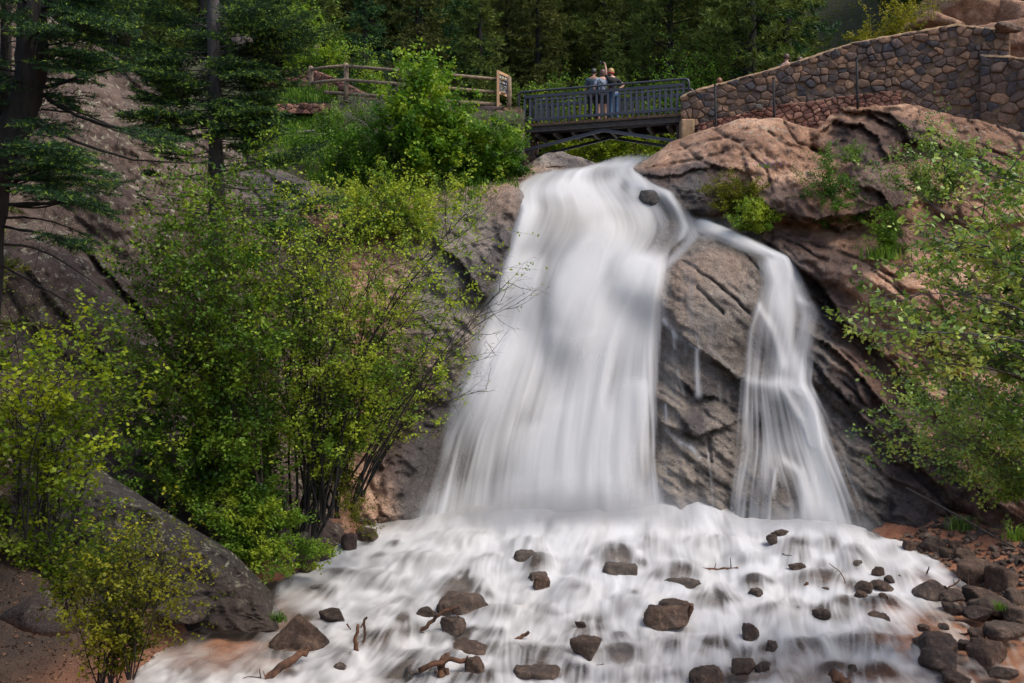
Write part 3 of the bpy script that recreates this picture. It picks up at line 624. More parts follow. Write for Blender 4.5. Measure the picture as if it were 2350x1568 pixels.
ST = 2.6
FX, FY = np.meshgrid(np.arange(900, 2040, ST), np.arange(352, 1262, ST))
l1, r1 = fall_edges(FY); l2, r2 = fall2_edges(FY)
dl1 = (fall_edges(FY + 14)[0] - fall_edges(FY - 14)[0]) / 28; dr1 = (fall_edges(FY + 14)[1] - fall_edges(FY - 14)[1]) / 28
dl2 = (fall2_edges(FY + 14)[0] - fall2_edges(FY - 14)[0]) / 28; dr2 = (fall2_edges(FY + 14)[1] - fall2_edges(FY - 14)[1]) / 28
u1 = np.clip((FX - l1) / (r1 - l1), 0, 1); u2 = np.clip((FX - l2) / (r2 - l2), 0, 1)
w2 = sstep(-25, 25, FX - np.where(FY < 560, 1590, (r1 + l2) / 2)) * (FY > 480)
FVX = ((1 - u1) * np.clip(dl1, -1.6, 1) + u1 * np.clip(dr1, -0.8, 1.3)) * (1 - w2) + ((1 - u2) * np.clip(dl2, -0.5, 2.0) + u2 * np.clip(dr2, -0.4, 1.8)) * w2
#      domes of white water thrown over a bulge of rock: centre, size, spread
DOMES = [(1395,500,60,70,0.30), (1475,600,95,110,0.45), (1365,600,60,80,0.35), (1310,500,140,90,0.7), (1230,620,60,120,-0.1), (1330,760,50,110,0.3), (1440,780,90,120,0.3), (1180,800,80,120,0.25),
         (1735,735,26,60,0.35), (1800,620,60,60,0.5), (1770,1080,60,60,0.8), (1260,880,70,90,0.3), (1440,930,60,90,0.25)]
FVY = np.ones_like(FX)
for cx, cy, rx, ry, k in DOMES:
    FVX = FVX + 0.55 * k * ((FX - cx) / rx) * np.exp(-((FX - cx) / rx) ** 2 - ((FY - cy) / ry) ** 2)
FVX = FVX - 0.32 * np.exp(-((FX - 1430) / 60) ** 2 - ((FY - 690) / 90) ** 2)
FVX = blur(FVX, 2.0)
rs = np.random.default_rng(21)
fine = streaks(FVX, FVY, blur(rs.normal(size=FX.shape), 0.7), 46)
mid_ = streaks(FVX, FVY, blur(rs.normal(size=FX.shape), 2.0), 60)
broad = streaks(FVX, FVY, blur(rs.normal(size=FX.shape), 6.0), 50, 1.5)
lsoft = interp([(360,10),(420,16),(500,14),(700,30),(900,70),(1050,120),(1250,170)], FY); rsoft = interp([(360,12),(450,22),(600,22),(900,30),(1250,60)], FY)
D1 = sstep(-0.35, 1.0, (FX - l1) / lsoft) * sstep(-0.3, 1.0, (r1 - FX) / rsoft) * 1.0
D1 = D1 + np.where(D1 > 0.02, blobs(FX, FY, [(1247,705,18,100,3,-0.34),(1262,578,22,44,0,-0.16),(1330,505,110,46,0,-0.08),(1425,505,26,34,-20,-0.16),(1395,640,18,70,5,-0.12),(1258,870,75,52,10,-0.16),(1400,398,50,10,-8,-0.22),(1300,400,60,8,0,-0.2),(1470,385,16,14,0,-0.3),(1408,880,24,95,12,-0.26),(1108,1100,75,120,8,-0.36),
      (1000,1050,80,160,12,-0.38),(1474,1100,44,110,0,-0.26),(1170,690,20,60,8,-0.12),(1190,960,36,60,5,-0.16),(1040,890,50,60,20,-0.05),(1535,505,44,62,-32,-0.5),(1500,560,36,50,-20,-0.34),(1432,425,12,16,0,-0.7),(1494,452,24,22,0,-0.75),
      (1545,570,24,34,-10,-0.5),(1340,395,60,16,0,-0.12),(1375,980,44,130,2,0.15),(1475,610,56,40,20,0.2),(1370,590,40,46,0,0.15),(1340,1150,170,50,0,0.2)]), 0)
# billows: bright soft heads of water thrown off the ledges, fading as they fall
bil_ = np.ones_like(FX)
for cx, cy, rx, ln, lean in [(1213,468,34,170,-0.15),(1196,590,58,320,-0.22),(1398,500,46,120,-0.1),(1350,556,36,170,-0.05),(1325,590,44,120,-0.1),(1488,588,62,330,-0.42),(1440,650,58,330,-0.2),(1522,612,20,400,-0.03),(1296,640,34,170,-0.05),(1165,760,56,330,-0.25),
        (1362,770,60,420,0.0),(1430,412,60,50,-0.3),(1300,424,90,44,-0.1),(1470,462,36,110,0.15),(1100,880,46,280,-0.3),(1330,930,80,300,0.0),(1185,446,14,70,-0.1),(1375,455,60,60,0),(1265,760,40,260,-0.1),(1455,880,44,320,0.0),(1230,980,60,230,-0.1)]:
    t = (FY - cy) / ln; u = (FX - cx - lean * (FY - cy)) / (rx * (1 + 0.35 * np.clip(t, 0, 1)))
    v_ = np.exp(-1.2 * u * u) * sstep(-0.13, 0.06, t * ln / 170 - 0.10 * u * u) * (1 - 0.92 * sstep(0.15, 1.0, t)); bil_ = bil_ * (1 - np.clip(v_, 0, 1) * 0.85)
D1 = np.where(D1 > 0.02, D1 * (0.71 + 0.33 * (1 - bil_)), 0)
D1 = D1 * sstep(350, 386, FY + 9 * fbm(np.stack([FX / 26, FY / 40, FX * 0], -1), 4)) + 0.0
D1 = D1 + strand(FX, FY, [(1485,440),(1530,450),(1575,500),(1590,530)], [9, 13, 16], 0.26) + strand(FX, FY, [(1590,545),(1560,580),(1530,608)], 12, 0.22) + strand(FX, FY, [(1450,395),(1478,430),(1500,445)], 10, 0.3)
D2 = sstep(-0.4, 1.0, (FX - l2) / np.where(FY < 600, 58, 32)) * sstep(-0.3, 1.0, (r2 - FX) / interp([(500,12),(700,40),(900,30),(1100,70),(1250,100)], FY)) * (FY > 506)
B2 = interp([(510,0.9),(600,0.95),(650,0.62),(760,0.34),(860,0.40),(900,0.46),(1000,0.40),(1100,0.34),(1240,0.34)], FY)
B2 = B2 + strand(FX, FY, [(1790,600),(1800,700),(1812,800),(1835,860),(1862,960),(1880,1060),(1900,1240)], [22, 24, 20, 22, 30, 44, 62], [0.5, 0.5, 0.45, 0.5, 0.5, 0.5, 0.55])
B2 = B2 + strand(FX, FY, [(1742,700),(1722,760),(1712,860),(1704,960),(1690,1100),(1672,1240)], [6, 5, 9, 9, 9], [0.3, 0.35, 0.2, 0.2, 0.18]) + strand(FX, FY, [(1742,705),(1775,760),(1795,840)], [6, 11, 12], 0.4)
B2 = B2 + strand(FX, FY, [(1862,860),(1868,900),(1866,960),(1868,1010)], [5, 8, 16], 0.45) + strand(FX, FY, [(1888,784),(1868,810),(1862,870)], 4, 0.5) + strand(FX, FY, [(1705,872),(1760,884),(1800,880),(1830,900)], [9, 14, 12], 0.28)
B2 = B2 + strand(FX, FY, [(1800,900),(1835,960),(1862,1000)], [8, 10], 0.3) + strand(FX, FY, [(1800,1060),(1835,1085),(1848,1140),(1850,1230)], [10, 13, 18], 0.34) + strand(FX, FY, [(1780,1080),(1768,1140),(1762,1230)], [5, 8], 0.4) + strand(FX, FY, [(1835,690),(1862,700)], 8, 0.35)
B2 = B2 + blobs(FX, FY, [(1765,1150,22,70,0,-0.22),(1806,1150,30,70,0,-0.30),(1758,820,24,50,0,-0.20),(1780,930,30,26,20,-0.25),(1850,640,14,40,-20,-0.3),(1832,800,10,60,0,-0.15),(1720,1120,20,90,5,-0.2)])
D2 = D2 * np.clip(B2, 0, 1.1)
D3 = np.zeros_like(FX)          # thin films and trickles over the grey rock between the two falls
for pts, w, h in [([(1524,735),(1550,770),(1590,790),(1605,800)], [5, 8, 5], 0.55), ([(1545,760),(1548,800)], 3, .4), ([(1572,775),(1574,815)], 4, .35), ([(1598,770),(1600,860),(1604,905)], [3, 6, 8], 0.5), ([(1528,925),(1530,985),(1550,1010),(1590,1030),(1604,1052)], [4, 4, 6, 5], 0.5),
                  ([(1625,1040),(1632,1100),(1638,1190)], 2.2, 0.5), ([(1556,850),(1568,905)], 3, .35), ([(1630,800),(1700,868)], 3, 0.25), ([(1560,575),(1600,545),(1650,545),(1700,560)], 7, 0.25), ([(1532,610),(1524,680),(1524,740)], 9, 0.25), ([(1650,885),(1654,920)], 3, .3), ([(1670,895),(1672,925)], 3, .25)]:
    D3 = D3 + strand(FX, FY, pts, w, h)
D3 = D3 + blobs(FX, FY, [(1575,690,36,100,6,0.20),(1540,900,24,120,0,0.16),(1620,760,40,50,0,0.12),(1536,1080,24,90,0,0.18)])
core = np.clip(np.maximum(D1, D2), 0, 1.2); edge = 4 * np.clip(core, 0, 1) * (1 - np.clip(core, 0, 1))
low = sstep(700, 950, FY)
rag = 0.5 * mid_ + 0.5 * fine
cloud = smear(FVX, FVY, fbm(np.stack([FX / 70, FY / 95, FX * 0 + 6], -1), 4), 10)
core = smear(FVX, FVY, core, 5)
edge = 4 * np.clip(core, 0, 1) * (1 - np.clip(core, 0, 1))
foam = core + (0.022 + 0.05 * edge) * fine * (0.5 + 1.3 * low) + (0.018 + 0.085 * edge) * mid_ * (0.5 + 0.7 * low) + (0.03 + 0.06 * edge) * broad + 0.13 * cloud * (0.5 + edge) + (0.05 * mid_ + 0.07 * broad) * sstep(560, 420, FY)
foam = np.where(core > 0.015, foam, 0) * sstep(0.0, 0.2, core)
foam = np.clip(np.maximum(foam, np.clip(0.62 * D3 * (1 + 0.3 * fine + 0.3 * mid_), 0, 1)), 0, 0.985)
FD = cliff_depth(FX, FY, False)
wl_ = [(1475,615,100,75,0,0.55,2),(1372,600,62,70,0,0.4,2),(1395,520,60,45,0,0.35,2),(1310,470,130,50,0,0.4,2),(1220,610,50,120,12,0.3,2),(1330,760,60,120,0,0.35,2),(1450,800,70,180,8,0.35,2),(1180,830,80,150,10,0.4,2),(1375,980,70,190,2,0.3,2),(1800,600,50,30,10,0.2,2)]
bb = np.zeros_like(FX)
for (cx, cy, rx, ry, ang, h, p_) in wl_: bb = np.maximum(bb, h * lump(FX, FY, cx, cy, rx * 1.3, ry * 1.3, ang, p_) ** 1.6)
thick = 0.13 + 0.17 * np.clip(core, 0, 1)
wY = blur(FD, 11.0) - thick - 0.12 * blur(bb, 10)
silt = np.clip(blobs(FX, FY, [(1330,500,110,55,0,0.30),(1400,395,80,20,0,0.15),(1330,990,200,120,0,0.06)]), 0, 1)
water_mesh('waterfall', at(FX, FY, wY), foam, silt, np.zeros_like(foam))
# spray: a second thin skin hanging in front of the heavy parts
fine2 = streaks(FVX, FVY, blur(rs.normal(size=FX.shape), 1.0), 70); mid2 = streaks(FVX, FVY, blur(rs.normal(size=FX.shape), 4.0), 60, 1.3)
sp = np.clip(core, 0, 1) * (0.20 + 0.25 * low) + 0.03 * fine2 * core + 0.05 * mid2 * core
sp = np.clip(np.where(core > 0.3, sp, 0) * sstep(0.35, 0.95, core), 0, 0.8) * sstep(380, 440, FY)
water_mesh('waterfall_spray', at(FX, FY, wY - 0.22 - 0.05 * mid2), sp, silt * 0, np.zeros_like(sp))

# ---- stream
GXs, GYs = np.meshgrid(np.arange(210, 2440, ST), np.arange(1136, 1640, ST))
SY = stream_Y(GYs); SX = (GXs - CX) / FPX * SY
#  px   py   rx  ry  height  veil (how much of the rock shows through)
EXPOSED = [q for q in ROCKS if q[5] not in VEILED] + [ROCKS[3]]
BUMPS = [(1060,1352,66,44,0.46,0.62),(1240,1302,36,36,0.40,0.55),(1415,1283,52,44,0.42,0.50),(1558,1320,60,34,0.30,0.42),(1215,1256,44,26,0.26,0.22),(1732,1346,34,30,0.36,0.55),(1880,1330,78,30,0.22,0.45),(1962,1284,42,38,0.34,0.45),
 (2022,1392,50,28,0.26,0.5),(1150,1412,60,24,0.22,0.30),(1075,1462,90,34,0.26,0.42),(1225,1520,110,46,0.32,0.42),(1342,1470,62,40,0.34,0.5),(1470,1395,90,34,0.2,0.1),(790,1520,40,30,0.26,0.35),(760,1490,90,30,0.24,0.1),(690,1425,90,44,0.2,0.3),
 (1820,1262,50,34,0.30,0.48),(1900,1255,40,24,0.22,0.3),(860,1330,80,26,0.22,0.22),(780,1320,50,18,0.22,0.38),(960,1290,90,30,0.24,0.18),(1050,1235,90,28,0.24,0.12),(1130,1300,70,26,0.20,0.15),(1320,1360,60,30,0.22,0.16),(1640,1390,80,34,0.24,0.12),
 (1800,1420,90,40,0.28,0.12),(1920,1405,60,36,0.30,0.35),(1700,1500,70,26,0.24,0.25),(1560,1490,80,34,0.26,0.12),(1850,1490,60,26,0.24,0.35),(1760,1490,30,22,0.24,0.5),(1985,1480,110,26,0.22,0.4),(2080,1330,70,22,0.18,0.2),(1360,1215,130,40,0.42,0.02),(1230,1190,120,36,0.36,0.0),(1480,1200,120,40,0.4,0.0),(1600,1190,60,36,0.34,0.05),
 (1880,1222,100,26,0.26,0.02),(620,1500,90,30,0.2,0.35),(520,1460,100,36,0.2,0.55),(480,1540,120,36,0.22,0.2),(960,1520,90,34,0.24,0.2),(1100,1560,100,34,0.22,0.25),(1460,1560,120,34,0.24,0.25),(1650,1560,120,34,0.22,0.3),(640,1340,60,20,0.2,0.3),(900,1420,70,30,0.2,0.1),(1240,1430,60,30,0.2,0.08),(2050,1260,60,18,0.14,0.1),(900,1210,90,20,0.12,0.25),(1000,1190,90,24,0.2,0.15),(1110,1175,90,26,0.25,0.05),(1350,1300,40,20,.2,.2),(1500,1260,60,24,.24,.1),(1640,1250,70,24,.26,.12),(1720,1290,70,24,.22,.15)]
rb = np.random.default_rng(5)
for _ in range(165):
    py = 1215 + 350 * rb.uniform(0, 1) ** 0.8; px = rb.uniform(560 if py > 1330 else 800, 2090)
    k = 0.55 + 0.75 * (py - 1200) / 360; rx = rb.lognormal(3.35, 0.42) * k
    BUMPS.append((px, py, rx, rx * rb.uniform(0.42, 0.7), rb.uniform(0.07, 0.2) * k, rb.choice([0.05, 0.15, 0.3, 0.5], p=[.22, .28, .28, .22])))
h = np.zeros_like(SX); veil = np.zeros_like(SX); dvx = np.zeros_like(SX); dvy = np.zeros_like(SX); wash = np.zeros_like(SX); lipf = np.zeros_like(SX)
for cx, cy, rx, ry, hh, ve in BUMPS:
    dx = (GXs - cx) / rx; dy = (GYs - cy) / ry
    g = np.exp(-(dx * dx + np.where(dy < 0, dy * dy * 1.6, dy * dy * 0.9)) ** 1.25)
    hh = hh * (0.35 if any(abs(cx - q[0]) < 0.5 * q[2] + 14 and abs(cy - q[1]) < 0.5 * q[3] + 14 for q in EXPOSED) else 1.0); h = np.maximum(h, hh * g)
    veil = np.maximum(veil, ve * np.exp(-(dx * dx * 1.5 + (dy - 0.15) ** 2 * 1.5) ** 1.6))
    e = np.exp(-0.6 * (dx * dx + dy * dy)); dvx += 0.9 * dx * e; dvy += 0.2 * e
    wash = np.maximum(wash, np.exp(-(dx * dx * 0.9 + (dy - 1.25) ** 2 * 3.5)) * min(1, ve * 1.6 + 0.2))
    lipf = np.maximum(lipf, np.exp(-(dx * dx * 1.1 + (dy + 0.95) ** 2 * 9)) * min(1, ve * 1.4))
ax = interp([(250,-2.6),(500,-2.4),(700,-2.0),(900,-1.3),(1100,-0.75),(1300,-0.3),(1500,-0.12),(1700,0.05),(1900,0.15),(2050,0.6),(2200,0.9),(2400,0.4)], GXs)
swirl = fbm(np.stack([GXs / 150, GYs / 60, GXs * 0 + 8], -1), 3)
VX = ax + dvx + 0.5 * swirl; VY = np.ones_like(SX) + dvy + 0.25 * fbm(np.stack([GXs / 150, GYs / 60, GXs * 0 + 1], -1), 3)
VX = blur(VX, 1.5); VY = np.clip(blur(VY, 1.5), 0.12, 9)
sf = streaks(VX, VY, blur(rs.normal(size=SX.shape), 0.8), 22); sm = streaks(VX, VY, blur(rs.normal(size=SX.shape), 2.6), 26, 1.1); sb = streaks(VX, VY, blur(rs.normal(size=SX.shape), 7), 24, 1.3)
# cascade steps across the current
qs = (SY + 0.38 * fbm(np.stack([SX / 1.3, SY / 1.1, SX * 0], -1), 4)) / 1.15; fl = np.floor(qs); fr = qs - fl
zst = 0.35 * ((fl + sstep(0.0, 0.6, fr)) * 1.15 * 0.096 - (SY * 0.096) + 0.02)
lip = np.exp(-((fr - 0.42) / 0.12) ** 2); face = np.exp(-((fr - 0.2) / 0.13) ** 2); toe = np.exp(-(np.minimum(fr, 1 - fr) / 0.10) ** 2)
left = interp([(1136,1040),(1170,930),(1200,840),(1240,770),(1290,690),(1340,625),(1400,585),(1425,470),(1470,365),(1520,315),(1568,285),(1640,240)], GYs)
right = interp([(1136,1640),(1195,1700),(1215,1990),(1240,2070),(1280,2150),(1310,2205),(1350,2240),(1390,2225),(1420,2180),(1470,2400),(1640,2440)], GYs)
edge_w = 14 * fbm(np.stack([GXs / 30, GYs / 30, GXs * 0], -1), 3)
inside = sstep(-8, 30, GXs - left + edge_w) * sstep(-8, 26, right - GXs + edge_w)
shallow = sstep(0, 110, GXs - interp([(1300,2120),(1390,2080),(1440,2050),(1500,2080),(1568,2120),(1640,2140)], GYs)) * sstep(1290, 1390, GYs)
brown_l = blobs(GXs, GYs, [(520,1420,150,34,-14,0.9),(560,1460,100,44,-35,1.0),(640,1500,60,40,-40,0.6),(420,1500,30,30,0,0.4),(500,1500,60,50,0,0.5),(380,1490,50,30,0,0.5),(880,1205,110,16,0,0.55),(470,1430,80,14,0,0.5)])
brown_r = blobs(GXs, GYs, [(1850,1530,240,30,0,0.55),(1900,1330,80,26,0,0.3),(2000,1560,160,26,0,0.4),(1800,1565,200,16,0,0.4),(2060,1440,60,40,0,0.35)])
foamn = fbm(np.stack([GXs / 42 + 0.8 * swirl, GYs / 17 + 0.5 * swirl, GXs * 0 + 5], -1), 5, 0.6)
dens = 0.75 + 0.12 * sstep(1330, 1230, GYs) - veil * 1.5 + 0.34 * wash + 0.26 * lipf + 0.05 * toe - 0.04 * face + 0.36 * foamn - 0.6 * brown_r
dens = smear(VX, VY, dens, 5) + (0.03 + 0.10 * np.clip(veil * 2, 0, 1)) * sf + 0.075 * sm + 0.09 * sb
dens = dens + 0.30 * sstep(1250, 1180, GYs) * (GXs < 2000) - 0.66 * shallow * (1 - 0.5 * np.clip(sm * 0.5 + 0.5 * sb + lip, 0, 1)) + 0.10 * shallow * (sm + 0.6 * sf)
dens = dens * (1 - np.clip(1.05 * smear(VX, VY, brown_l * (0.75 + 0.6 * foamn), 8), 0, 0.88)); dens = np.clip(dens, 0.03, 0.965)
topfade = sstep(1132, 1222, GYs + 16 * fbm(np.stack([GXs / 70, GXs * 0, GXs * 0], -1), 3) + 20 * np.exp(-((GXs - 1380) / 240) ** 2) + 12 * np.exp(-((GXs - 1590) / 50) ** 2) - 18 * (GXs > 1660) + 0 * GXs)
dens = dens * inside * topfade
z = stream_z(SY) + zst + blur(h, 1.6) * 0.5 + 0.035 * smear(VX, VY, foamn, 4) + 0.16 * sstep(1230, 1170, GYs)
z = z - 0.10 * (1 - inside)
P = np.stack([SX, SY, z], -1)
siltm = np.clip(brown_l * 0.5 + brown_r * 0.45 + shallow * 0.5 + 0.10 + 0.22 * sstep(1330, 1500, GYs) + 0.08 * sb, 0, 0.8)
water_mesh('stream_water', P, dens, siltm, inside * topfade * (GYs > 1200))
# bed under the water
bx, by = np.meshgrid(np.arange(150, 2480, 9.0), np.arange(1100, 1680, 7.0)); BY = stream_Y(by); BX = (bx - CX) / FPX * BY
BZ = stream_z(BY) - 0.16 + 0.06 * fbm(np.stack([BX, BY, BX * 0], -1) * 2.2, 4)
def gsamp(a, px, py): return bil(a, (py - GYs[0, 0]) / ST, (px - GXs[0, 0]) / ST)
BZ = BZ + 0.42 * gsamp(h, bx, by)
tag(link_mesh('stream_bed', raw_mesh('stream_bed', np.stack([BX, BY, BZ], -1), [grid_faces(*bx.shape)], True, {'red': np.clip(sstep(1950, 2120, bx) * sstep(1250, 1330, by) + gsamp(brown_l, bx, by) + 0.7 * gsamp(brown_r, bx, by), 0, 1).ravel()}), M['bed']), kind='structure')
def water_z(px, py): return float(gsamp(z, np.array([float(px)]), np.array([float(py)]))[0])
# creek above the lip, running back under the bridge
UX, UY = np.meshgrid(np.linspace(-0.2, 1.2, 70), np.linspace(0, 1, 60))
uy = 29.3 + 12 * UY; cxm = 3.05 + 0.6 * UY * UY; ux = cxm + (UX - 0.5) * (2.6 + 0.6 * UY)
uz = CZ + (HY - 374) / FPX * 30.2 - 0.22 + 0.05 * (uy - 30) + 0.10 * fbm(np.stack([ux * 1.5, uy * 0.8, ux * 0], -1), 3) - 0.25 * np.clip(np.abs(UX - 0.5) - 0.45, 0, 1)
uf = np.clip(0.75 + 0.4 * fbm(np.stack([ux * 6, uy * 0.8, ux * 0], -1), 3), 0, 1) * sstep(0.72, 0.45, np.abs(UX - 0.5)) * sstep(29.3, 30.6, uy)
water_mesh('creek_water', np.stack([ux, uy, uz], -1), uf, uf * 0 + 0.08, uf)

# mist thrown up where the falls land
def mist(name, c, size, dens, label):
    D, F = (lambda bm: (bmesh_.ops.create_icosphere(bm, subdivisions=3, radius=1.0), (np.array([v.co for v in bm.verts]), np.array([[v.index for v in f.verts] for f in bm.faces])))[1])(bmesh_.new())
    m, nt, out = mat_new(name); L = nt.links; tc = N(nt, 'ShaderNodeTexCoord'); v = tc.outputs['Object']
    g = N(nt, 'ShaderNodeTexGradient'); g.gradient_type = 'SPHERICAL'; L.new(v, g.inputs[0]); n = noise(nt, 2.2, 4, 0.6, v)
    f = math_(nt, 'MULTIPLY', math_(nt, 'POWER', g.outputs[1], 1.4), math_(nt, 'MULTIPLY', math_(nt, 'SUBTRACT', n.outputs[0], 0.22, True), 2.4 * dens))
    vol = N(nt, 'ShaderNodeVolumePrincipled'); vol.inputs['Color'].default_value = (0.96, 0.97, 1, 1); vol.inputs['Anisotropy'].default_value = 0.0; L.new(f, vol.inputs['Density']); L.new(vol.outputs[0], out.inputs[1])
    o = link_mesh(name, raw_mesh(name, D, [F]), m); o.location = c; o.scale = size; return tag(o, label, 'mist', kind='stuff')
import bmesh as bmesh_
mist('mist', at(1290, 1180, 22.6), (4.2, 1.2, 1.0), 3.0, 'pale spray mist hanging at the foot of the main falls')
mist('mist', at(1840, 1215, 22.2), (2.0, 0.9, 0.7), 2.4, 'pale spray mist hanging at the foot of the narrow right falls')
# ------------------------------------------------------------------ stonework
def clip_poly(P, a, b, c):
    """keep the side a*x + b*y <= c of polygon P"""
    out = []; n = len(P)
    for i in range(n):
        p, q = P[i], P[(i + 1) % n]; dp = a * p[0] + b * p[1] - c; dq = a * q[0] + b * q[1] - c
        if dp <= 0: out.append(p)
        if dp * dq < 0:
            t = dp / (dp - dq); out.append((p[0] + (q[0] - p[0]) * t, p[1] + (q[1] - p[1]) * t))
    return out

def stone_material(name, dark, mid, light, mortar=None):
    m, nt, out = mat_new(name); L = nt.links
    v = N(nt, 'ShaderNodeTexCoord').outputs['Object']
    n2 = noise(nt, 9, 8, 0.68, v); n3 = noise(nt, 55, 5, 0.7, v)
    base = ramp(nt, attr(nt, 'tone').outputs['Fac'], [(0.0, dark), (0.34, mid), (0.62, light), (0.80, tuple(0.5 * (a + b) for a, b in zip(dark, mid))), (1.0, mid)]).outputs[0]
    k = ramp(nt, n2.outputs[0], [(0.3, (0.55,) * 3), (0.5, (1,) * 3), (0.72, (1.5, 1.4, 1.28))]).outputs[0]
    base = mixc(nt, 0.9, base, k, 'MULTIPLY'); base = mixc(nt, 0.6, base, ramp(nt, n3.outputs[0], [(0.35, (0.6,) * 3), (0.65, (1.35,) * 3)]).outputs[0], 'MULTIPLY')
    p = N(nt, 'ShaderNodeBsdfPrincipled'); p.inputs['Roughness'].default_value = 0.85; L.new(base, p.inputs['Base Color'])
    L.new(bump(nt, math_(nt, 'ADD', n2.outputs[0], math_(nt, 'MULTIPLY', n3.outputs[0], 0.3)), 0.9, 0.05), p.inputs['Normal']); L.new(p.outputs[0], out.inputs[0]); return m
M['stone'] = stone_material('wall_stone', (0.06, 0.056, 0.062), (0.15, 0.095, 0.070), (0.30, 0.17, 0.10))
M['stone_red'] = stone_material('red_stone', (0.14, 0.065, 0.05), (0.26, 0.115, 0.08), (0.38, 0.20, 0.13))
M['mortar'] = plain_material('wall_mortar', (0.15, 0.10, 0.06), 0.95, var=0.35, scale=7, spec=0.1, bumpk=0.8)
M['coping'] = plain_material('wall_coping', (0.34, 0.225, 0.135), 0.95, var=0.3, scale=6, spec=0.1, bumpk=0.8)
M['mortar_dark'] = plain_material('dark_joint', (0.07, 0.045, 0.03), 0.95, var=0.4, scale=7, spec=0.1, bumpk=0.8)

def stonework(path, ztop, zbot, sw, sh, seed, proud=0.06, gap=0.007, course=0.0):
    """irregular rubble masonry on the vertical sheet through path (world XY points); ztop / zbot given per path point. Every stone is a rounded slab."""
    r = np.random.default_rng(seed); path = np.asarray(path, float)[:, :2]; d = np.diff(path, axis=0); sl = np.linalg.norm(d, axis=1); cum = np.concatenate([[0], np.cumsum(sl)]); U = cum[-1]
    zt = lambda u: np.interp(u, cum, ztop); zb = lambda u: np.interp(u, cum, zbot)
    def pos(u, v, o):
        i = np.clip(np.searchsorted(cum, u) - 1, 0, len(d) - 1); t = d[i] / sl[i][:, None]; nrm = np.stack([t[:, 1], -t[:, 0]], 1)
        xy = path[i] + t * (u - cum[i])[:, None] + nrm * o[:, None]; return np.stack([xy[:, 0], xy[:, 1], v], 1)
    seeds = []; v = min(zbot) - sh; row = 0
    while v < max(ztop) + sh:
        hrow = sh * r.uniform(0.6, 1.3); u = -sw * r.uniform(0, 1)
        while u < U + sw:
            w = sw * r.choice([0.42, 0.7, 1.0, 1.35, 1.75], p=[.22, .25, .25, .16, .12]); seeds.append((u + w / 2 + r.normal() * 0.06 * sw, v + hrow / 2 + r.normal() * sh * (0.24 - course), r.uniform(-0.3, 0.3))); u += w
        v += hrow; row += 1
    S = np.array(seeds); mb = MB(); asp = 1.25
    for i, (su, sv, _) in enumerate(S):
        if su < -sw or su > U + sw or sv > zt(su) + sh or sv < zb(su) - sh: continue
        P = [(su - 2 * sw, sv - 2 * sw), (su + 2 * sw, sv - 2 * sw), (su + 2 * sw, sv + 2 * sw), (su - 2 * sw, sv + 2 * sw)]
        dd = (S[:, 0] - su) ** 2 + ((S[:, 1] - sv) * asp) ** 2
        for j in np.argsort(dd)[1:20]:
            qx, qy = S[j, 0] - su, (S[j, 1] - sv); wgt = asp * asp
            P = clip_poly(P, qx, qy * wgt, qx * (su + S[j, 0]) / 2 + qy * wgt * (sv + S[j, 1]) / 2)
            if len(P) < 3: break
        if len(P) < 3: continue
        e = 0.3; sl_t = (zt(su + e) - zt(su - e)) / (2 * e); sl_b = (zb(su + e) - zb(su - e)) / (2 * e)
        P = clip_poly(P, -sl_t, 1, float(zt(su)) - sl_t * su); P = clip_poly(P, sl_b, -1, -(float(zb(su)) - sl_b * su)) if len(P) > 2 else P
        P = clip_poly(P, -1, 0, 0.0) if len(P) > 2 else P; P = clip_poly(P, 1, 0, U) if len(P) > 2 else P
        if len(P) < 3: continue
        P = np.array(P); c = P.mean(0); area = 0.5 * abs(np.sum(P[:, 0] * np.roll(P[:, 1], -1) - P[:, 1] * np.roll(P[:, 0], -1)))
        if area < 0.15 * sw * sh: continue
        Q = []                                                      # round the corners
        for k in range(len(P)):
            a, b = P[k], P[(k + 1) % len(P)]; Q += [a + (b - a) * 0.13, a + (b - a) * 0.87]
        Q = np.array(Q); rad = np.linalg.norm(Q - c, axis=1, keepdims=True); Q = c + (Q - c) * np.clip(1 - gap / rad, 0.3, 1) * (1 + 0.03 * r.normal(size=rad.shape))
        n = len(Q); pr = proud * r.uniform(0.3, 1.6); tone = r.uniform(0, 1); tl = r.normal(size=2) * 0.12
        rings = []
        for f, o in ((1.0, -0.04), (0.99, pr * 0.55), (0.90, pr * 0.9), (0.6, pr * 1.04)):
            q = c + (Q - c) * f; rings.append(pos(q[:, 0], q[:, 1], o + (q - c) @ tl * (o > 0) + 0.006 * r.normal(size=n) * (f < 0.95)))
        V = np.concatenate(rings + [pos(c[:1], c[1:], np.array([pr * 1.05]))]) if False else np.concatenate(rings + [pos(np.array([c[0]]), np.array([c[1]]), np.array([pr * 1.05]))])
        k = np.arange(n); k2 = (k + 1) % n; q = [np.stack([a * n + k, a * n + k2, (a + 1) * n + k2, (a + 1) * n + k], 1) for a in range(3)]
        mb.add(V, np.concatenate(q), np.stack([3 * n + k, 3 * n + k2, np.full(n, 4 * n)], 1), tone)
    # core behind the stones
    core = MB(); u = np.linspace(0, U, 40); T = zt(u); B = zb(u); rows = [pos(u, B, u * 0 + 0.015), pos(u, T - 0.01, u * 0 + 0.015), pos(u, T - 0.01, u * 0 - 0.42), pos(u, B, u * 0 - 0.42)]
    V = np.concatenate(rows); i = np.arange(40); q = []
    for a in range(4): q.append(np.stack([a * 40 + i[:-1], a * 40 + i[1:], ((a + 1) % 4) * 40 + i[1:], ((a + 1) % 4) * 40 + i[:-1]], 1))
    core.add(V, np.concatenate(q + [np.array([[0, 40, 80, 120], [39, 159, 119, 79]])]))
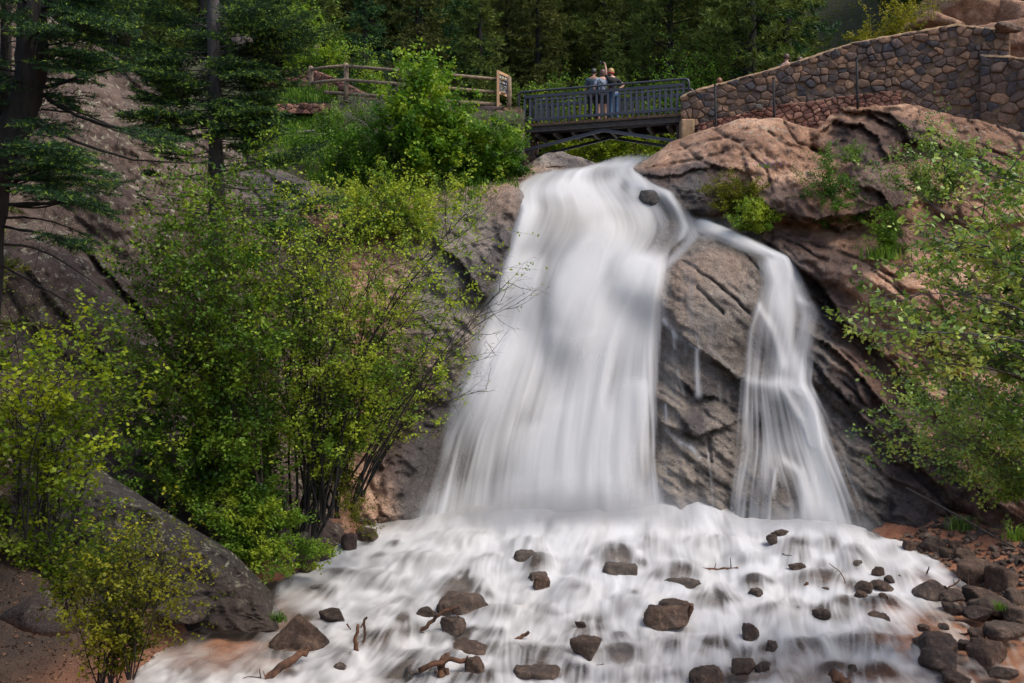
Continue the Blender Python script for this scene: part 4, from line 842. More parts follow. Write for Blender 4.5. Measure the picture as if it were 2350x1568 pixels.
    cop = MB(); nn = 90; u = np.linspace(0, U, nn); jag = 0.035 * fbm(np.stack([u * 3, u * 0, u * 0 + seed], -1), 4)
    rows = [pos(u, zt(u) - 0.045, u * 0 + 0.055 + jag), pos(u, zt(u) + 0.02 + jag, u * 0 + 0.04 + jag), pos(u, zt(u) + 0.035 + jag, u * 0 - 0.2), pos(u, zt(u) + 0.01, u * 0 - 0.45), pos(u, zt(u) - 0.05, u * 0 - 0.45)]
    cop.add(np.concatenate(rows), grid_faces(5, nn))
    return mb, core, cop

def stone_wall(name, label, cat, pts, zb, sw, sh, seed, mat='stone', mortar='mortar', coping='coping', group=None, proud=0.06, parent=None, course=0.0):
    """pts: (px, py of the top, distance); zb: py of the foot per point"""
    W = np.array([at(*p) for p in pts]); bot = [float(at(p[0], b, p[2])[2]) for p, b in zip(pts, zb)]
    mb, core, cop = stonework(W, W[:, 2], bot, sw, sh, seed, proud, course=course)
    root = empty(name, W[0], label, cat, group)
    mb.build('stonework', M[mat], root); core.build('mortar', M[mortar], root, False)
    if coping: cop.build('coping', M[coping], root)
    return root
WT = [(1562,224,30.6),(1600,206,30.45),(1660,191,30.3),(1780,157,29.9),(1960,99,29.4),(2100,73,28.9),(2200,57,28.5),(2262,64,28.1),(2316,72,27.8)]
wall = stone_wall('stone_wall', 'long rubble stone wall climbing to the right of the bridge', 'stone wall', WT, [330,325,305,285,275,285,290,300,300], 0.31, 0.215, 51)
stone_wall('stone_wall', 'lower red stone footing along the base of the long wall', 'stone wall', [(1600,286,29.95),(1640,275,29.85),(1700,262,29.7),(1775,243,29.45),(1850,233,29.2),(1960,218,28.9),(2070,206,28.6)], [330,330,320,320,320,300,290], 0.27, 0.13, 52, 'stone_red', 'mortar_dark', None, course=0.08)
stone_wall('stone_wall', 'short stone wall end piece at the far right edge', 'stone wall', [(2250,128,27.95),(2316,130,27.6),(2360,136,27.2),(2460,150,26.4)], [330,330,335,340], 0.38, 0.27, 53)
stone_wall('stone_wall', 'red dry stone wall behind the log fence posts', 'stone wall', [(575,168,35),(650,163,34.6),(720,160,34.3),(770,180,33.8),(860,226,33.0)], [215,215,215,240,260], 0.30, 0.2, 54, 'stone_red', 'mortar_dark', None, course=0.06)
stone_wall('stone_wall', 'tiny red stone wall remnant low on the grassy terrace', 'stone wall', [(635,239,32.1),(690,237,31.9),(745,237,31.7)], [262,262,262], 0.34, 0.16, 55, 'stone_red', 'mortar_dark', None)
abut = stone_wall('bridge_abutment', 'left bridge abutment of big tan boulders in mortar', 'abutment', [(1040,240,32.3),(1120,243,32.0),(1196,247,31.8)], [420,420,420], 0.75, 0.55, 56, 'stone', 'mortar', None)
stone_wall('bridge_abutment', 'dark stone abutment wall seen beneath the left bridge end', 'abutment', [(1203,292,32.0),(1232,296,33.6)], [385,380], 0.5, 0.35, 58, 'stone', 'mortar_dark', None)
pb_ = MB(); pb_.box(at(1576, 303, 30.5), (0.40, 0.5, 0.72)); pw = pb_.build('plinth_block', M['coping'], wall, False, 0.05)
M['iron'] = plain_material('dark_iron', (0.010, 0.010, 0.012), 0.85, 0.0, 0.2)
for px, y0, y1, Yd, lab in [(1641,196,292,29.72,'thin iron post against the wall nearest the bridge'), (1775,180,262,29.25,'middle iron post standing before the stone wall'), (1966,134,226,28.65,'tallest iron post near the middle of the stone wall')]:
    b = MB(); a0, a1 = at(px + 2, y1, Yd), at(px, y0, Yd); b.tube([a0 - [0, 0, 0.3], a0, a1], 0.035, k=8); b.tube([a1, a1 + [0, 0, 0.02]], 0.042, k=8); o = b.build('iron_post', M['iron'], None, True); tag(o, lab, 'post', 'iron posts along the stone wall')
# gate posts of stones at the wall's crown
for px, py, Yd, s, lab in [(2295,66,27.9,(0.9,0.6,0.22),'flat dark cap stone overhanging the wall end at upper right')]:
    pass

# ------------------------------------------------------------------ loose rocks
import bmesh
_ico = {}
def ico(sub):
    if sub not in _ico:
        bm = bmesh.new(); bmesh.ops.create_icosphere(bm, subdivisions=sub, radius=1.0)
        V = np.array([v.co for v in bm.verts]); F = np.array([[v.index for v in f.verts] for f in bm.faces]); bm.free(); _ico[sub] = (V, F)
    return _ico[sub]
def rock_mesh(name, size, seed, planes=11, rough=0.05, sub=4, sharp=24, wet=0.0, grey=0.3, lichen=0.0, peak=False):
    r = np.random.default_rng(seed); D, F = ico(sub); Nn = unit(r.normal(size=(planes, 3))); hh = r.uniform(0.62, 1.0, planes)
    if peak:
        az = np.arange(5) / 5 * 6.283 + 0.5; Nn = np.stack([np.cos(az) * 0.8, np.sin(az) * 0.8, np.full(5, 0.85)], 1); Nn = unit(np.concatenate([Nn, unit(r.normal(size=(4, 3))) * np.array([1, 1, 0.2])])); hh = np.concatenate([r.uniform(0.55, 0.66, 5), r.uniform(0.75, 0.95, 4)])
    Nn = np.concatenate([Nn, [[0, 0, 1.0], [0, 0, -1.0]]]); hh = np.concatenate([hh, [0.92 if peak else r.uniform(0.6, 0.85), 0.7]])
    c = np.clip(D @ Nn.T, 0.02, None); R = 1.0 / (((c / hh) ** sharp).sum(1) ** (1 / sharp))
    R = np.minimum(R, 1.25); V = D * R[:, None]
    V = V * (1 + rough * fbm(V * 2.2 + seed * 3.1, 5, 0.55)[:, None] + 0.5 * rough * (ridged(V * 3.1 + seed, 3) - 1)[:, None])
    V = V * np.asarray(size) / 2
    n = len(V); z = V[:, 2] / (size[2] / 2)
    return raw_mesh(name, V, [F], True, {'wet': np.full(n, wet), 'grey': np.full(n, grey), 'lichen': np.full(n, lichen), 'moss': np.zeros(n)})

def rock(px, py, wpx, hpx, label, seed, grey=0.3, wet=0.3, Y=None, sink=0.25, rot=None, name='rock', cat='rock', group=None, mat='boulder', depth=0.9, planes=12, rough=0.085, tilt=0.0, lichen=0.0, sub=4, peak=False):
    """a rock whose visible outline is about wpx x hpx around (px, py)"""
    Yd = float(stream_Y(py + hpx * 0.35)) if Y is None else Y; s = Yd / FPX; w = wpx * s; h = hpx * s
    w *= 1.06; h *= 1.08; c = at(px, py + hpx * sink * 0.5, Yd); hz_ = h * (1 + sink)
    me = rock_mesh(name, (w, w * depth, hz_), seed, planes, rough, sub, wet=wet, grey=grey, lichen=lichen, peak=peak)
    o = link_mesh(name, me, M[mat]); o.location = c; o.rotation_euler = (0, tilt, 0)
    return tag(o, label, cat, group)
ST_G = 'rocks standing in the stream'; BK_G = 'rocks on the right bank'
for px, py, w, h_, lab, sd, g, wt in ROCKS:
    pyb = min(py + h_ * 0.42, 1600); dz = 0.0
    for _ in range(3): Yc = (7.14 - dz) / ((pyb - HY) / FPX + 0.096); dz = water_z(px, HY + (CZ - stream_z(Yc)) / Yc * FPX) - float(stream_z(Yc))
    if sd in VEILED: rock(px, py + 16, w * 0.9, h_ * 0.8, lab, sd, g * 0.7, wt * 0.5, group=ST_G, sink=0.5, Y=Yc + 0.12)
    else: rock(px, py, w * 0.9, h_ * 0.95, lab, sd, g * 0.3, 0.25 + wt * 0.5, group=ST_G, sink=0.35, Y=Yc, peak=sd in (1, 27))
for px, py, w, h_, lab, sd, g, wt in [(2085,1252,36,36,'red rock at the upper edge of the right bank',71,0.0,0.3), (2138,1246,58,36,'black squared rock against the foot of the cliff',72,0.7,0.4), (2195,1252,46,26,'pinkish rock beside the black squared rock on red gravel',73,0.2,0.1), (2255,1246,58,24,'flat dark slab lying on the red gravel',74,0.6,0.2),
     (2208,1270,46,34,'dark brown rock in front of the flat slab',75,0.4,0.3), (2172,1268,34,24,'mossy brown rock at the edge of the red gravel',76,0.2,0.4), (2232,1300,84,58,'big craggy brown rock on the right bank',77,0.4,0.3), (2290,1320,72,76,'tall rough brown rock right of the big craggy one',78,0.3,0.3), (2335,1300,50,60,'dark wet rock at the right frame edge',79,0.5,0.6),
     (2300,1275,30,18,'small pale wet stone above the tall rough rock',80,0.8,0.2), (2250,1362,80,36,'flat brown rock under the tall rough rock',81,0.3,0.4), (2280,1384,100,40,'long grey rock above the bright grass clump',82,0.8,0.4), (2325,1368,52,44,'light grey rock at the right edge of the bank',83,1.0,0.1), (2245,1404,56,26,'low dark rock left of the bright grass clump',84,0.6,0.6), (2330,1412,60,44,'grey rock right of the bright grass clump',85,0.8,0.3), (2345,1430,40,30,'brown corner stone at the lower right bank',86,0.2,0.3), (2345,1345,36,30,'dark wet stone wedged behind the light grey rock',87,0.5,0.6)]:
    rock(px, py, w * 0.95, h_, lab, sd, g * 0.25, wt, group=BK_G, sink=0.4, planes=14, rough=0.07)
# pebbles nobody could count
r = np.random.default_rng(44); D, F = ico(1); Vs, Fs, k0 = [], [], 0
for i in range(4200):
    if i < 3500: px, py = r.uniform(2030, 2420), r.uniform(1228, 1570)
    else: px, py = r.uniform(760, 960), r.uniform(1176, 1215)
    Yd = float(stream_Y(py)); X = (px - CX) / FPX * Yd; s = r.lognormal(-3.25, 0.55); V = D * (1 + 0.25 * r.normal(size=(len(D), 1))) * s * np.array([1, 1, 0.6]); Vs.append(V + [X, Yd, float(ground_z(X, Yd)[0]) + 0.02]); Fs.append(F + k0); k0 += len(D)
V = np.concatenate(Vs); n = len(V); o = link_mesh('gravel', raw_mesh('gravel', V, [np.concatenate(Fs)], False, {'wet': np.full(n, .3), 'grey': np.repeat(r.uniform(0, 0.6, 4200), len(D)), 'lichen': np.zeros(n), 'moss': np.zeros(n)}), M['boulder']); tag(o, 'loose reddish gravel scattered over the right bank', 'gravel', kind='stuff')
# rocks on and above the cliff
rock(1492, 452, 42, 36, 'small dark boulder parting the water at the top of the falls', 91, 0.9, 0.6, Y=27.6, sink=0.5, name='boulder', cat='boulder')
#rock(1428, 430, 26, 22, 'tiny wet rock in the middle of the falls lip', 92, 0.9, 0.7, Y=28.1, sink=0.5)
rock(1604, 420, 66, 84, 'rounded blackish boulder set in the cliff above the small boulder', 93, 0.8, 0.3, Y=28.0, sink=0.1, name='boulder', cat='boulder', planes=22, rough=0.03, mat='boulder')
for px, py, w, h_, Yd, lab, sd in [(2190,18,200,86,33.5,'dark red boulder on the skyline above the stone wall',94), (2290,30,150,110,33,'pink sloping boulder at the top right corner',95), (2135,55,110,56,33,'rounded red boulder beside the golden shrub',96), (2330,90,170,90,30,'long pink rock slab behind the wall end',97), (2260,14,80,50,34.5,'small dark boulder wedged between red boulders at top right',98)]:
    rock(px, py, w, h_, lab, sd, 0.05, 0.0, Y=Yd, sink=0.6, name='boulder', cat='boulder', mat='rock', planes=16, rough=0.05, sub=5, depth=1.2)
rock(1742, 246, 20, 16, 'pale blue grey cobble set into the wall footing', 99, 1.0, 0.0, Y=29.35, sink=0, planes=20)
rock(2308, 62, 62, 22, 'flat dark cap stone overhanging the wall end', 100, 0.3, 0, Y=27.75, sink=0.2, planes=18)
rock(560, 85, 60, 44, 'grey rounded boulder high among the trees left of the terrace', 101, 0.3, 0, Y=34, sink=0.4, name='boulder', cat='boulder', mat='slab', planes=18, sub=4, lichen=0.6)
rock(690, 100, 110, 80, 'half hidden tan boulder behind the fir branches above the red wall', 102, 0.1, 0, Y=38, sink=0.4, name='boulder', cat='boulder', mat='slab', planes=18, lichen=0.4)
rock(745, 490, 90, 66, 'bare pink boulder between the shrubs left of the falls', 103, 0.0, 0, Y=25.2, sink=0.4, name='boulder', cat='boulder', mat='rock', planes=18)
#rock(965, 1050, 190, 240, 'dark wet boulder at the left foot of the falls', 104, 0.8, 0.5, Y=23.4, sink=0.2, name='boulder', cat='boulder', mat='rock', planes=20, sub=5, depth=0.7, rough=0.07)
# long lichened boulder that slopes down to the stream at lower left
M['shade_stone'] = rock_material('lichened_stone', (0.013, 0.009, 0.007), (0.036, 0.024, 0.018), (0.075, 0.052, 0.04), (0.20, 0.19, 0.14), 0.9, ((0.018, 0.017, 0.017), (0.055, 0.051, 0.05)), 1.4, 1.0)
UE = np.array([(40,900),(129,1012),(217,1086),(362,1180),(517,1273),(592,1350),(638,1432)], float); LE = np.array([(20,1230),(110,1300),(205,1345),(310,1412),(400,1446),(510,1456),(640,1446)], float)
ns, nt_ = 150, 60; sq = np.linspace(0, 1, len(UE)); S = np.linspace(0, 1, ns); U_ = np.stack([np.interp(S, sq, UE[:, k]) for k in (0, 1)], 1); L_ = np.stack([np.interp(S, sq, LE[:, k]) for k in (0, 1)], 1)
U_ += 9 * fbm(np.stack([S * 9, S * 0, S * 0], -1), 4)[:, None]; tq = np.linspace(0, 1, nt_)[:, None]
pxx = U_[None, :, 0] + (L_ - U_)[None, :, 0] * tq; pyy = U_[None, :, 1] + (L_ - U_)[None, :, 1] * tq; Yb_ = 16.9 + 0.7 * S[None] - 0.75 * np.sqrt(np.clip(1 - (1 - tq) ** 2.2, 0, 1))
Pq = at(pxx, pyy, Yb_); Yb_ = Yb_ - 0.20 * fbm(Pq * 0.9, 5) - 0.10 * (ridged(Pq * np.array([1.3, 1.3, 2.4]), 5) - 1); Pq = at(pxx, pyy, Yb_)
back = [Pq[:1] + np.array([0, k * 0.32, 0.04 - 0.05 * k * k]) for k in range(5, 0, -1)]; Pq = np.concatenate(back + [Pq]); nr_ = Pq.shape[0]; tt_ = np.concatenate([np.zeros((5, ns)), np.broadcast_to(tq, (nt_, ns))]); SS = np.broadcast_to(S, (nr_, ns))
o = link_mesh('boulder', raw_mesh('boulder', Pq, [grid_faces(nr_, ns)], True, {'wet': np.clip(0.15 + 0.9 * sstep(0.35, 0.8, tt_) * sstep(0.95, 0.5, SS), 0, 1).ravel(), 'grey': np.clip(0.6 - 0.6 * sstep(0.5, 0.85, SS), 0, 1).ravel(), 'lichen': np.clip(1.3 - 1.5 * tt_ - 0.6 * SS, 0, 1).ravel(), 'moss': np.clip(0.40 - 2.5 * tt_, 0, 1).ravel()}), M['shade_stone'])  # wet term darkens the lower face: its shade put into the colour
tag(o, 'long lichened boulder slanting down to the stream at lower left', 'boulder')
rock(90, 1395, 190, 60, 'flat pinkish ledge rock under the saplings at lower left', 111, 0.1, 0.0, Y=12.2, sink=0.4, mat='slab', planes=14, rough=0.08, lichen=0.3)
rock(420, 1395, 110, 40, 'dark root tangled rock at the water edge below the slanting boulder', 112, 0.5, 0.5, Y=16.4, sink=0.4)
# ------------------------------------------------------------------ footbridge
M['steel'] = plain_material('painted_steel', (0.036, 0.037, 0.052), 0.42, 0.0, 0.12, 20, 0.5, 0.05)
M['rust'] = plain_material('rusty_planks', (0.10, 0.052, 0.026), 0.85, 0, 0.5, 14)
M['beam'] = plain_material('dark_beam', (0.045, 0.036, 0.032), 0.7, 0, 0.4, 8)
BA = at(1203, 283, 32.0); BB_ = at(1562, 257, 30.7)
bd = (BB_ - BA) / np.linalg.norm(BB_ - BA); bl = np.linalg.norm(BB_ - BA); bn = np.array([-bd[1], bd[0], 0.0]); bn /= np.linalg.norm(bn)   # bn points away from us
UP = np.array([0, 0, 1.0]); BW = 1.45
def bp(s, w=0.0, z=0.0): return BA + bd * bl * s + bn * w + UP * z
bridge = empty('footbridge', bp(0.5, BW / 2, 0), 'dark steel footbridge with picket railings over the top of the falls', 'footbridge')
def sub(name, fn, mat, parent, smooth=False, bevel=0.0):
    b = MB(); fn(b); o = link_mesh(name, b.mesh(name, smooth), M[mat], parent)
    if bevel:
        m = o.modifiers.new('bevel', 'BEVEL'); m.width = bevel; m.segments = 2; m.limit_method = 'ANGLE'
    return o
bridge_inv = Matrix.Translation(bridge.location).inverted()
def deck_fn(b):
    n = 46
    for i in range(n):
        s0 = -0.02 + 1.04 * i / n; s1 = -0.02 + 1.04 * (i + 0.93) / n; b.bar(bp((s0 + s1) / 2, -0.10, -0.09), bp((s0 + s1) / 2, BW + 0.1, -0.09), 1.04 * bl / n * 0.93, 0.06, up=UP)
sub('deck', deck_fn, 'rust', bridge)
for w in (-0.04, BW + 0.04):
    sub('girder', lambda b: (b.bar(bp(-0.03, w, -0.23), bp(1.03, w, -0.23), 0.05, 0.20), b.bar(bp(-0.03, w - 0.03, -0.142), bp(1.03, w - 0.03, -0.142), 0.12, 0.022), b.bar(bp(-0.03, w - 0.03, -0.318), bp(1.03, w - 0.03, -0.318), 0.12, 0.022)), 'beam', bridge)
for s in np.linspace(0.08, 0.92, 8):
    sub('cross_beam', lambda b: b.bar(bp(s, -0.0, -0.40), bp(s, BW, -0.40), 0.10, 0.12), 'beam', bridge)
def pt(px, py, w): # point of the bridge's near face plane seen at (px, py), then moved w across
    Y0 = BA[1] + (BB_[1] - BA[1]) * (px - 1203) / (1562 - 1203); return at(px, py, Y0) + bn * w
for w in (0.0, BW):
    dz = np.array([0, 0, 0.0])
    sub('chord_pipe', lambda b: b.tube([pt(1200, 306, w) , pt(1383, 295, w), pt(1565, 282, w)], 0.045, k=10), 'steel', bridge, True)
    sub('arch_strut', lambda b: b.bar(pt(1203, 346, w), pt(1385, 299, w), 0.09, 0.09), 'steel', bridge)
    sub('arch_strut', lambda b: b.bar(pt(1383, 299, w), pt(1562, 326, w), 0.09, 0.09), 'steel', bridge)
    sub('king_post', lambda b: b.bar(pt(1383, 281, w), pt(1383, 302, w), 0.06, 0.06), 'steel', bridge)
sub('support_post', lambda b: b.bar(pt(1213, 310, 0.05), pt(1213, 356, 0.05), 0.10, 0.10), 'beam', bridge)
sub('support_post', lambda b: b.bar(pt(1555, 285, 0.05), pt(1555, 324, 0.05), 0.08, 0.08), 'beam', bridge)
def picket_rail(w, px0, px1, n, hb, ht, hh, tilt):
    """one railing panel: top and bottom bars, flat pickets and a round handrail on posts"""
    rail = sub('railing', lambda b: (b.bar(bp(px0, w, ht), bp(px1, w, ht), 0.05, 0.10), b.bar(bp(px0, w, hb), bp(px1, w, hb), 0.05, 0.09)), 'steel', bridge, False, 0.008)
    for i in range(n):
        s = px0 + 0.004 + (px1 - px0 - 0.008) * i / (n - 1); sub('picket', lambda b: b.bar(bp(s, w + 0.002, hb + 0.046), bp(s, w + 0.002, ht - 0.051), 0.07, 0.02), 'steel', rail)
    for s in (px0 + 0.002, 0.5, px1 - 0.002): sub('rail_post', lambda b: b.bar(bp(s, w + 0.052, -0.12), bp(s, w + 0.052, hh - 0.03), 0.055, 0.05), 'steel', rail)
    def hand(b):
        a0, a1 = px0 - 0.036, px1 + 0.032; P = [bp(a0, w - 0.03, hb - 0.05), bp(a0, w - 0.03, hh - 0.12), bp(a0 + 0.006, w - 0.03, hh - 0.035), bp(a0 + 0.024, w - 0.03, hh)]
        P += [bp(s, w - 0.03, hh) for s in np.linspace(0.05, 0.95, 8)] + [bp(a1 - 0.024, w - 0.03, hh), bp(a1 - 0.006, w - 0.03, hh - 0.035), bp(a1, w - 0.03, hh - 0.12), bp(a1, w - 0.03, hh - 0.5)]
        b.tube(P, 0.034, k=10)
    sub('handrail', hand, 'steel', rail, True)
picket_rail(0.0, 0.0, 1.02, 29, 0.09, 0.83, 1.00, 0)
picket_rail(BW, 0.02, 1.02, 29, 0.09, 0.83, 1.00, 0)

# ------------------------------------------------------------------ log fence, sign
M['log'] = bark_material('peeled_log', (0.11, 0.075, 0.045), (0.27, 0.195, 0.13), 9, 1.0)
M['lumber'] = plain_material('new_lumber', (0.50, 0.29, 0.15), 0.7, 0, 0.15, 12)
fence = empty('log_fence', at(794, 225, 32.4), 'brown log fence with two rails along the terrace edge left of the bridge', 'fence')
FP = [(713, 152, 214, 33.2), (794, 145, 226, 32.4), (1168, 176, 246, 32.1)]
for px, y0, y1, Yd in FP:
    b = MB(); a, c = at(px, y1 + 8, Yd), at(px, y0 + 2, Yd); b.tube([a, (a + c) / 2 + [0.01, 0, 0], c, c + [0, 0, 0.03]], [0.085, 0.08, 0.078, 0.05], k=10); b.build('post', M['log'], fence)
def frail(pts, rad):
    b = MB(); P = [at(*p) for p in pts]; P = [P[0], P[0] * .5 + P[-1] * .5 + np.array([0, 0, 0.015]), P[-1]] if len(P) == 2 else P; b.tube(P, [rad, rad * 0.96, rad * 0.9], k=9); b.build('rail', M['log'], fence)
for pts in [[(714, 160, 33.15), (794, 151, 32.35)], [(714, 191, 33.15), (794, 183, 32.35)], [(795, 152, 32.3), (1160, 184, 32.05)], [(795, 184, 32.3), (1160, 214, 32.05)]]: frail(pts, 0.055)
b = MB(); b.bar(at(745, 212, 32.5), at(1150, 241, 32.0), 0.12, 0.10); o = b.build('edging_timber', M['log']); tag(o, 'squared timber edging on the ground below the log fence', 'timber')
sign = empty('trail_sign', at(1155, 240, 31.95), 'framed dark blue notice on two tan posts by the bridge', 'sign')
SA, SB = np.array(at(1143, 240, 31.9)), np.array(at(1166.5, 240, 32.55))
zt0 = at(1143, 162, 31.9)[2]; zt1 = zt0 - 0.02
for P, zt_ in ((SA, zt0), (SB, zt1)):
    b = MB(); b.bar(P - [0, 0, 0.4], [P[0], P[1], zt_], 0.085, 0.085, up=(0, 1, 0)); b.build('post', M['lumber'], sign, False, 0.005)
sx = (SB - SA); sl_ = np.linalg.norm(sx); sx /= sl_; sn = np.array([sx[1], -sx[0], 0.0])
for z in (zt0 - 0.05, zt0 - 0.70):
    b = MB(); b.bar([*(SA + sx * 0.04)[:2], z], [*(SB - sx * 0.04)[:2], z], 0.05, 0.09); b.build('frame_rail', M['lumber'], sign, False, 0.004)
M['sign_blue'] = plain_material('navy_panel', (0.018, 0.022, 0.085), 0.4, 0, 0.05); M['sign_text'] = plain_material('cream_lettering', (0.62, 0.60, 0.40), 0.5, 0, 0.05)
b = MB(); zc = zt0 - 0.375; b.bar([*(SA + sx * 0.05)[:2], zc], [*(SB - sx * 0.05)[:2], zc], 0.02, 0.58); panel = b.build('panel', M['sign_blue'], sign, False)
tx = MB(); pc = lambda u, z: np.array([*(SA + sx * (0.07 + u * (sl_ - 0.14)) + sn * 0.013)[:2], z])
rr = np.random.default_rng(2)
for z, hgt, words_ in [(zt0 - 0.17, 0.085, ((0.04, 0.96),)), (zt0 - 0.33, 0.06, ((0.06, 0.92),)), (zt0 - 0.43, 0.03, ((0.1, 0.85),)), (zt0 - 0.49, 0.025, ((0.1, 0.9),)), (zt0 - 0.54, 0.025, ((0.1, 0.7),)), (zt0 - 0.59, 0.025, ((0.1, 0.8),))]:
    for u0, u1 in words_:
        u = u0
        while u < u1:
            wch = hgt * 0.75 / sl_; 
            if rr.uniform() > 0.14:
                for bx_ in ((0.0, 0.28), (0.6, 0.88)): tx.bar(pc(u + wch * bx_[0], z), pc(u + wch * bx_[1], z), 0.004, hgt)
                zz = z + rr.choice([-1, 0, 1]) * hgt * 0.36; tx.bar(pc(u + wch * 0.1, zz), pc(u + wch * 0.8, zz), 0.005, hgt * 0.24)
            u += wch * 1.15
tx_o = link_mesh('lettering', tx.mesh('lettering', False), M['sign_text'], panel)

# ------------------------------------------------------------------ driftwood
DW = 'driftwood lodged in the stream'
def stick(pts, r0, label, r1=None, twigs=(), mat='driftwood', lift=0.0, name='driftwood_stick', cat='driftwood', Y=None):
    n = len(pts); b = MB(); Ys = [p[2] if len(p) > 2 else float(stream_Y(max(q[1] for q in pts))) - 0.05 for p in pts]
    P = np.array([at(p[0], p[1], y) for p, y in zip(pts, Ys)]); t = np.linspace(0, 1, n); tt = np.linspace(0, 1, n * 3); C = np.stack([np.interp(tt, t, P[:, k]) for k in range(3)], 1); C[1:-1] += rng.normal(size=(len(tt) - 2, 3)) * r0 * 0.25
    b.tube(C, np.linspace(r0, r0 * 0.5 if r1 is None else r1, len(tt)), k=7, bumps=0.08)
    for tw, rt_ in twigs:
        T = np.array([at(p[0], p[1], Ys[0]) for p in tw]); b.tube(T, rt_, rt_ * 0.5, 5)
    o = b.build(name, M[mat]); return tag(o, label, cat, DW)
stick([(600,1572,15.0),(640,1535,15.2),(690,1498,15.5),(712,1488,15.6)], 0.075, 'thick driftwood log with broken end at bottom left of stream', 0.05, [([(690,1495),(660,1492),(628,1490)],0.012), ([(705,1488),(700,1478)],0.012), ([(600,1568),(595,1535)],0.014), ([(612,1565),(604,1540)],0.013), ([(600,1556),(570,1552),(545,1562)],0.008)])
stick([(818,1502),(818,1470),(822,1432)], 0.045, 'upright split grey stake rising from the rapids at left', 0.022); stick([(833,1484),(838,1450),(836,1425),(842,1416)], 0.022, 'crooked red brown stick standing beside the split grey stake', 0.02, [([(840,1418),(828,1440),(818,1438)],0.014)])
stick([(796,1432),(806,1446)], 0.016, 'short stub of twig left of the split grey stake')
stick([(965,1452),(990,1425),(1020,1402),(1055,1393)], 0.036, 'orange brown branch lying across the grey rocks', 0.028, [([(1030,1392),(1045,1408),(1060,1424)],0.014)]); stick([(962,1447),(972,1452),(980,1459)], 0.010, 'small dark curled twig near the orange branch')
stick([(1014,1560,15.1),(1017,1530,15.2),(1024,1500,15.3)], 0.075, 'dark upright driftwood snag at bottom centre', 0.05, [([(1015,1540),(1005,1568)],0.05), ([(1025,1535),(1030,1570)],0.04), ([(1000,1560),(985,1556)],0.03), ([(998,1540),(1020,1552),(1046,1560)],0.016)])
stick([(962,1540,15.1),(1000,1522,15.1),(1040,1515,15.15),(1076,1516,15.2)], 0.045, 'long branch crossing behind the driftwood snag', 0.036, [([(1070,1514),(1074,1505)],0.02)])
stick([(1180,1470),(1196,1462),(1214,1450)], 0.035, 'short dark driftwood piece left of the angular brown rock', 0.03); stick([(1222,1438),(1240,1434)], 0.022, 'small orange wood chip in the rapids at lower centre')
stick([(1575,1424),(1583,1402),(1588,1388)], 0.05, 'red brown broken branch leaning by the blocky tan rock', 0.04); stick([(1362,1532),(1385,1524)], 0.026, 'short cut log end under the lower cascade')
stick([(1596,1306),(1650,1308),(1694,1306)], 0.035, 'reddish log half under foam in mid stream', 0.045, [([(1640,1306),(1643,1292)],0.012), ([(1678,1305),(1676,1280)],0.012)]); stick([(1846,1350),(1852,1336)], 0.034, 'dark stub of wood poking out of white water at right', 0.034)
stick([(1940,1345),(1938,1328),(1925,1310),(1903,1293)], 0.011, 'thin bent twig standing in the right rapids'); stick([(2062,1320),(2082,1332)], 0.013, 'short straight twig right of the red stone'); stick([(1865,1400),(1882,1414)], 0.03, 'brown broken wood beside the veiled rocks at right')
stick([(1908,1542),(1925,1558),(1945,1572)], 0.075, 'burnt black log end at the bottom edge', 0.08); stick([(2205,1456),(2250,1454)], 0.022, 'black stick lying on the wedge shaped brown rock', 0.016, [([(2215,1458),(2200,1452)],0.012)])
stick([(2172,1352),(2190,1342),(2205,1330)], 0.018, 'slanting twig of the tangle beside the craggy rock', 0.012, [([(2190,1342),(2188,1325)],0.008)]); stick([(2222,1355),(2222,1330),(2220,1310)], 0.014, 'upright twig of the tangle at the little side cascade'); stick([(2168,1345),(2180,1360),(2196,1368)], 0.02, 'pale red stick leaning on the craggy rock'); stick([(2125,1322),(2132,1300)], 0.022, 'orange wood splinter above the side cascade')
stick([(1245,386,29.6),(1275,382,29.6),(1300,384,29.6)], 0.03, 'dark dead stick on the rock edge above the falls', 0.015); stick([(680,304,31.2),(722,300,31.0)], 0.04, 'pale fallen birch stick lying in the terrace grass', 0.03, (), 'deadwood')
stick([(2080,1120,20),(2190,1180,18.8),(2330,1258,17.6)], 0.022, 'long thin dead pole leaning across the right slab', 0.012, (), 'bark')

# ------------------------------------------------------------------ people
M['skin'] = plain_material('skin', (0.50, 0.28, 0.20), 0.55, 0, 0.06); M['skin_tan'] = plain_material('tanned_skin', (0.34, 0.18, 0.12), 0.55, 0, 0.06)
M['hair_black'] = plain_material('black_hair', (0.012, 0.011, 0.012), 0.45, 0, 0.3, 60); M['hair_brown'] = plain_material('brown_hair', (0.085, 0.04, 0.026), 0.45, 0, 0.4, 60); M['hair_blond'] = plain_material('blond_hair', (0.50, 0.31, 0.12), 0.5, 0, 0.4, 60); M['hair_red'] = plain_material('auburn_hair', (0.22, 0.085, 0.04), 0.5, 0, 0.4, 60)
M['bandana'] = plain_material('red_headband', (0.33, 0.02, 0.03), 0.7); M['grey_shirt'] = plain_material('slate_shirt', (0.06, 0.085, 0.105), 0.8, 0, 0.15); M['light_shirt'] = plain_material('pale_blue_shirt', (0.27, 0.31, 0.38), 0.8, 0, 0.35, 22); M['black_cloth'] = plain_material('black_cloth', (0.012, 0.012, 0.014), 0.85, 0, 0.2); M['navy_shirt'] = plain_material('navy_shirt', (0.02, 0.03, 0.055), 0.8)
M['jeans'] = plain_material('blue_jeans', (0.045, 0.10, 0.19), 0.85, 0, 0.3, 30); M['phone'] = plain_material('phone_body', (0.02, 0.02, 0.022), 0.3); M['phone_edge'] = plain_material('phone_case', (0.5, 0.52, 0.55), 0.3, 0.6)

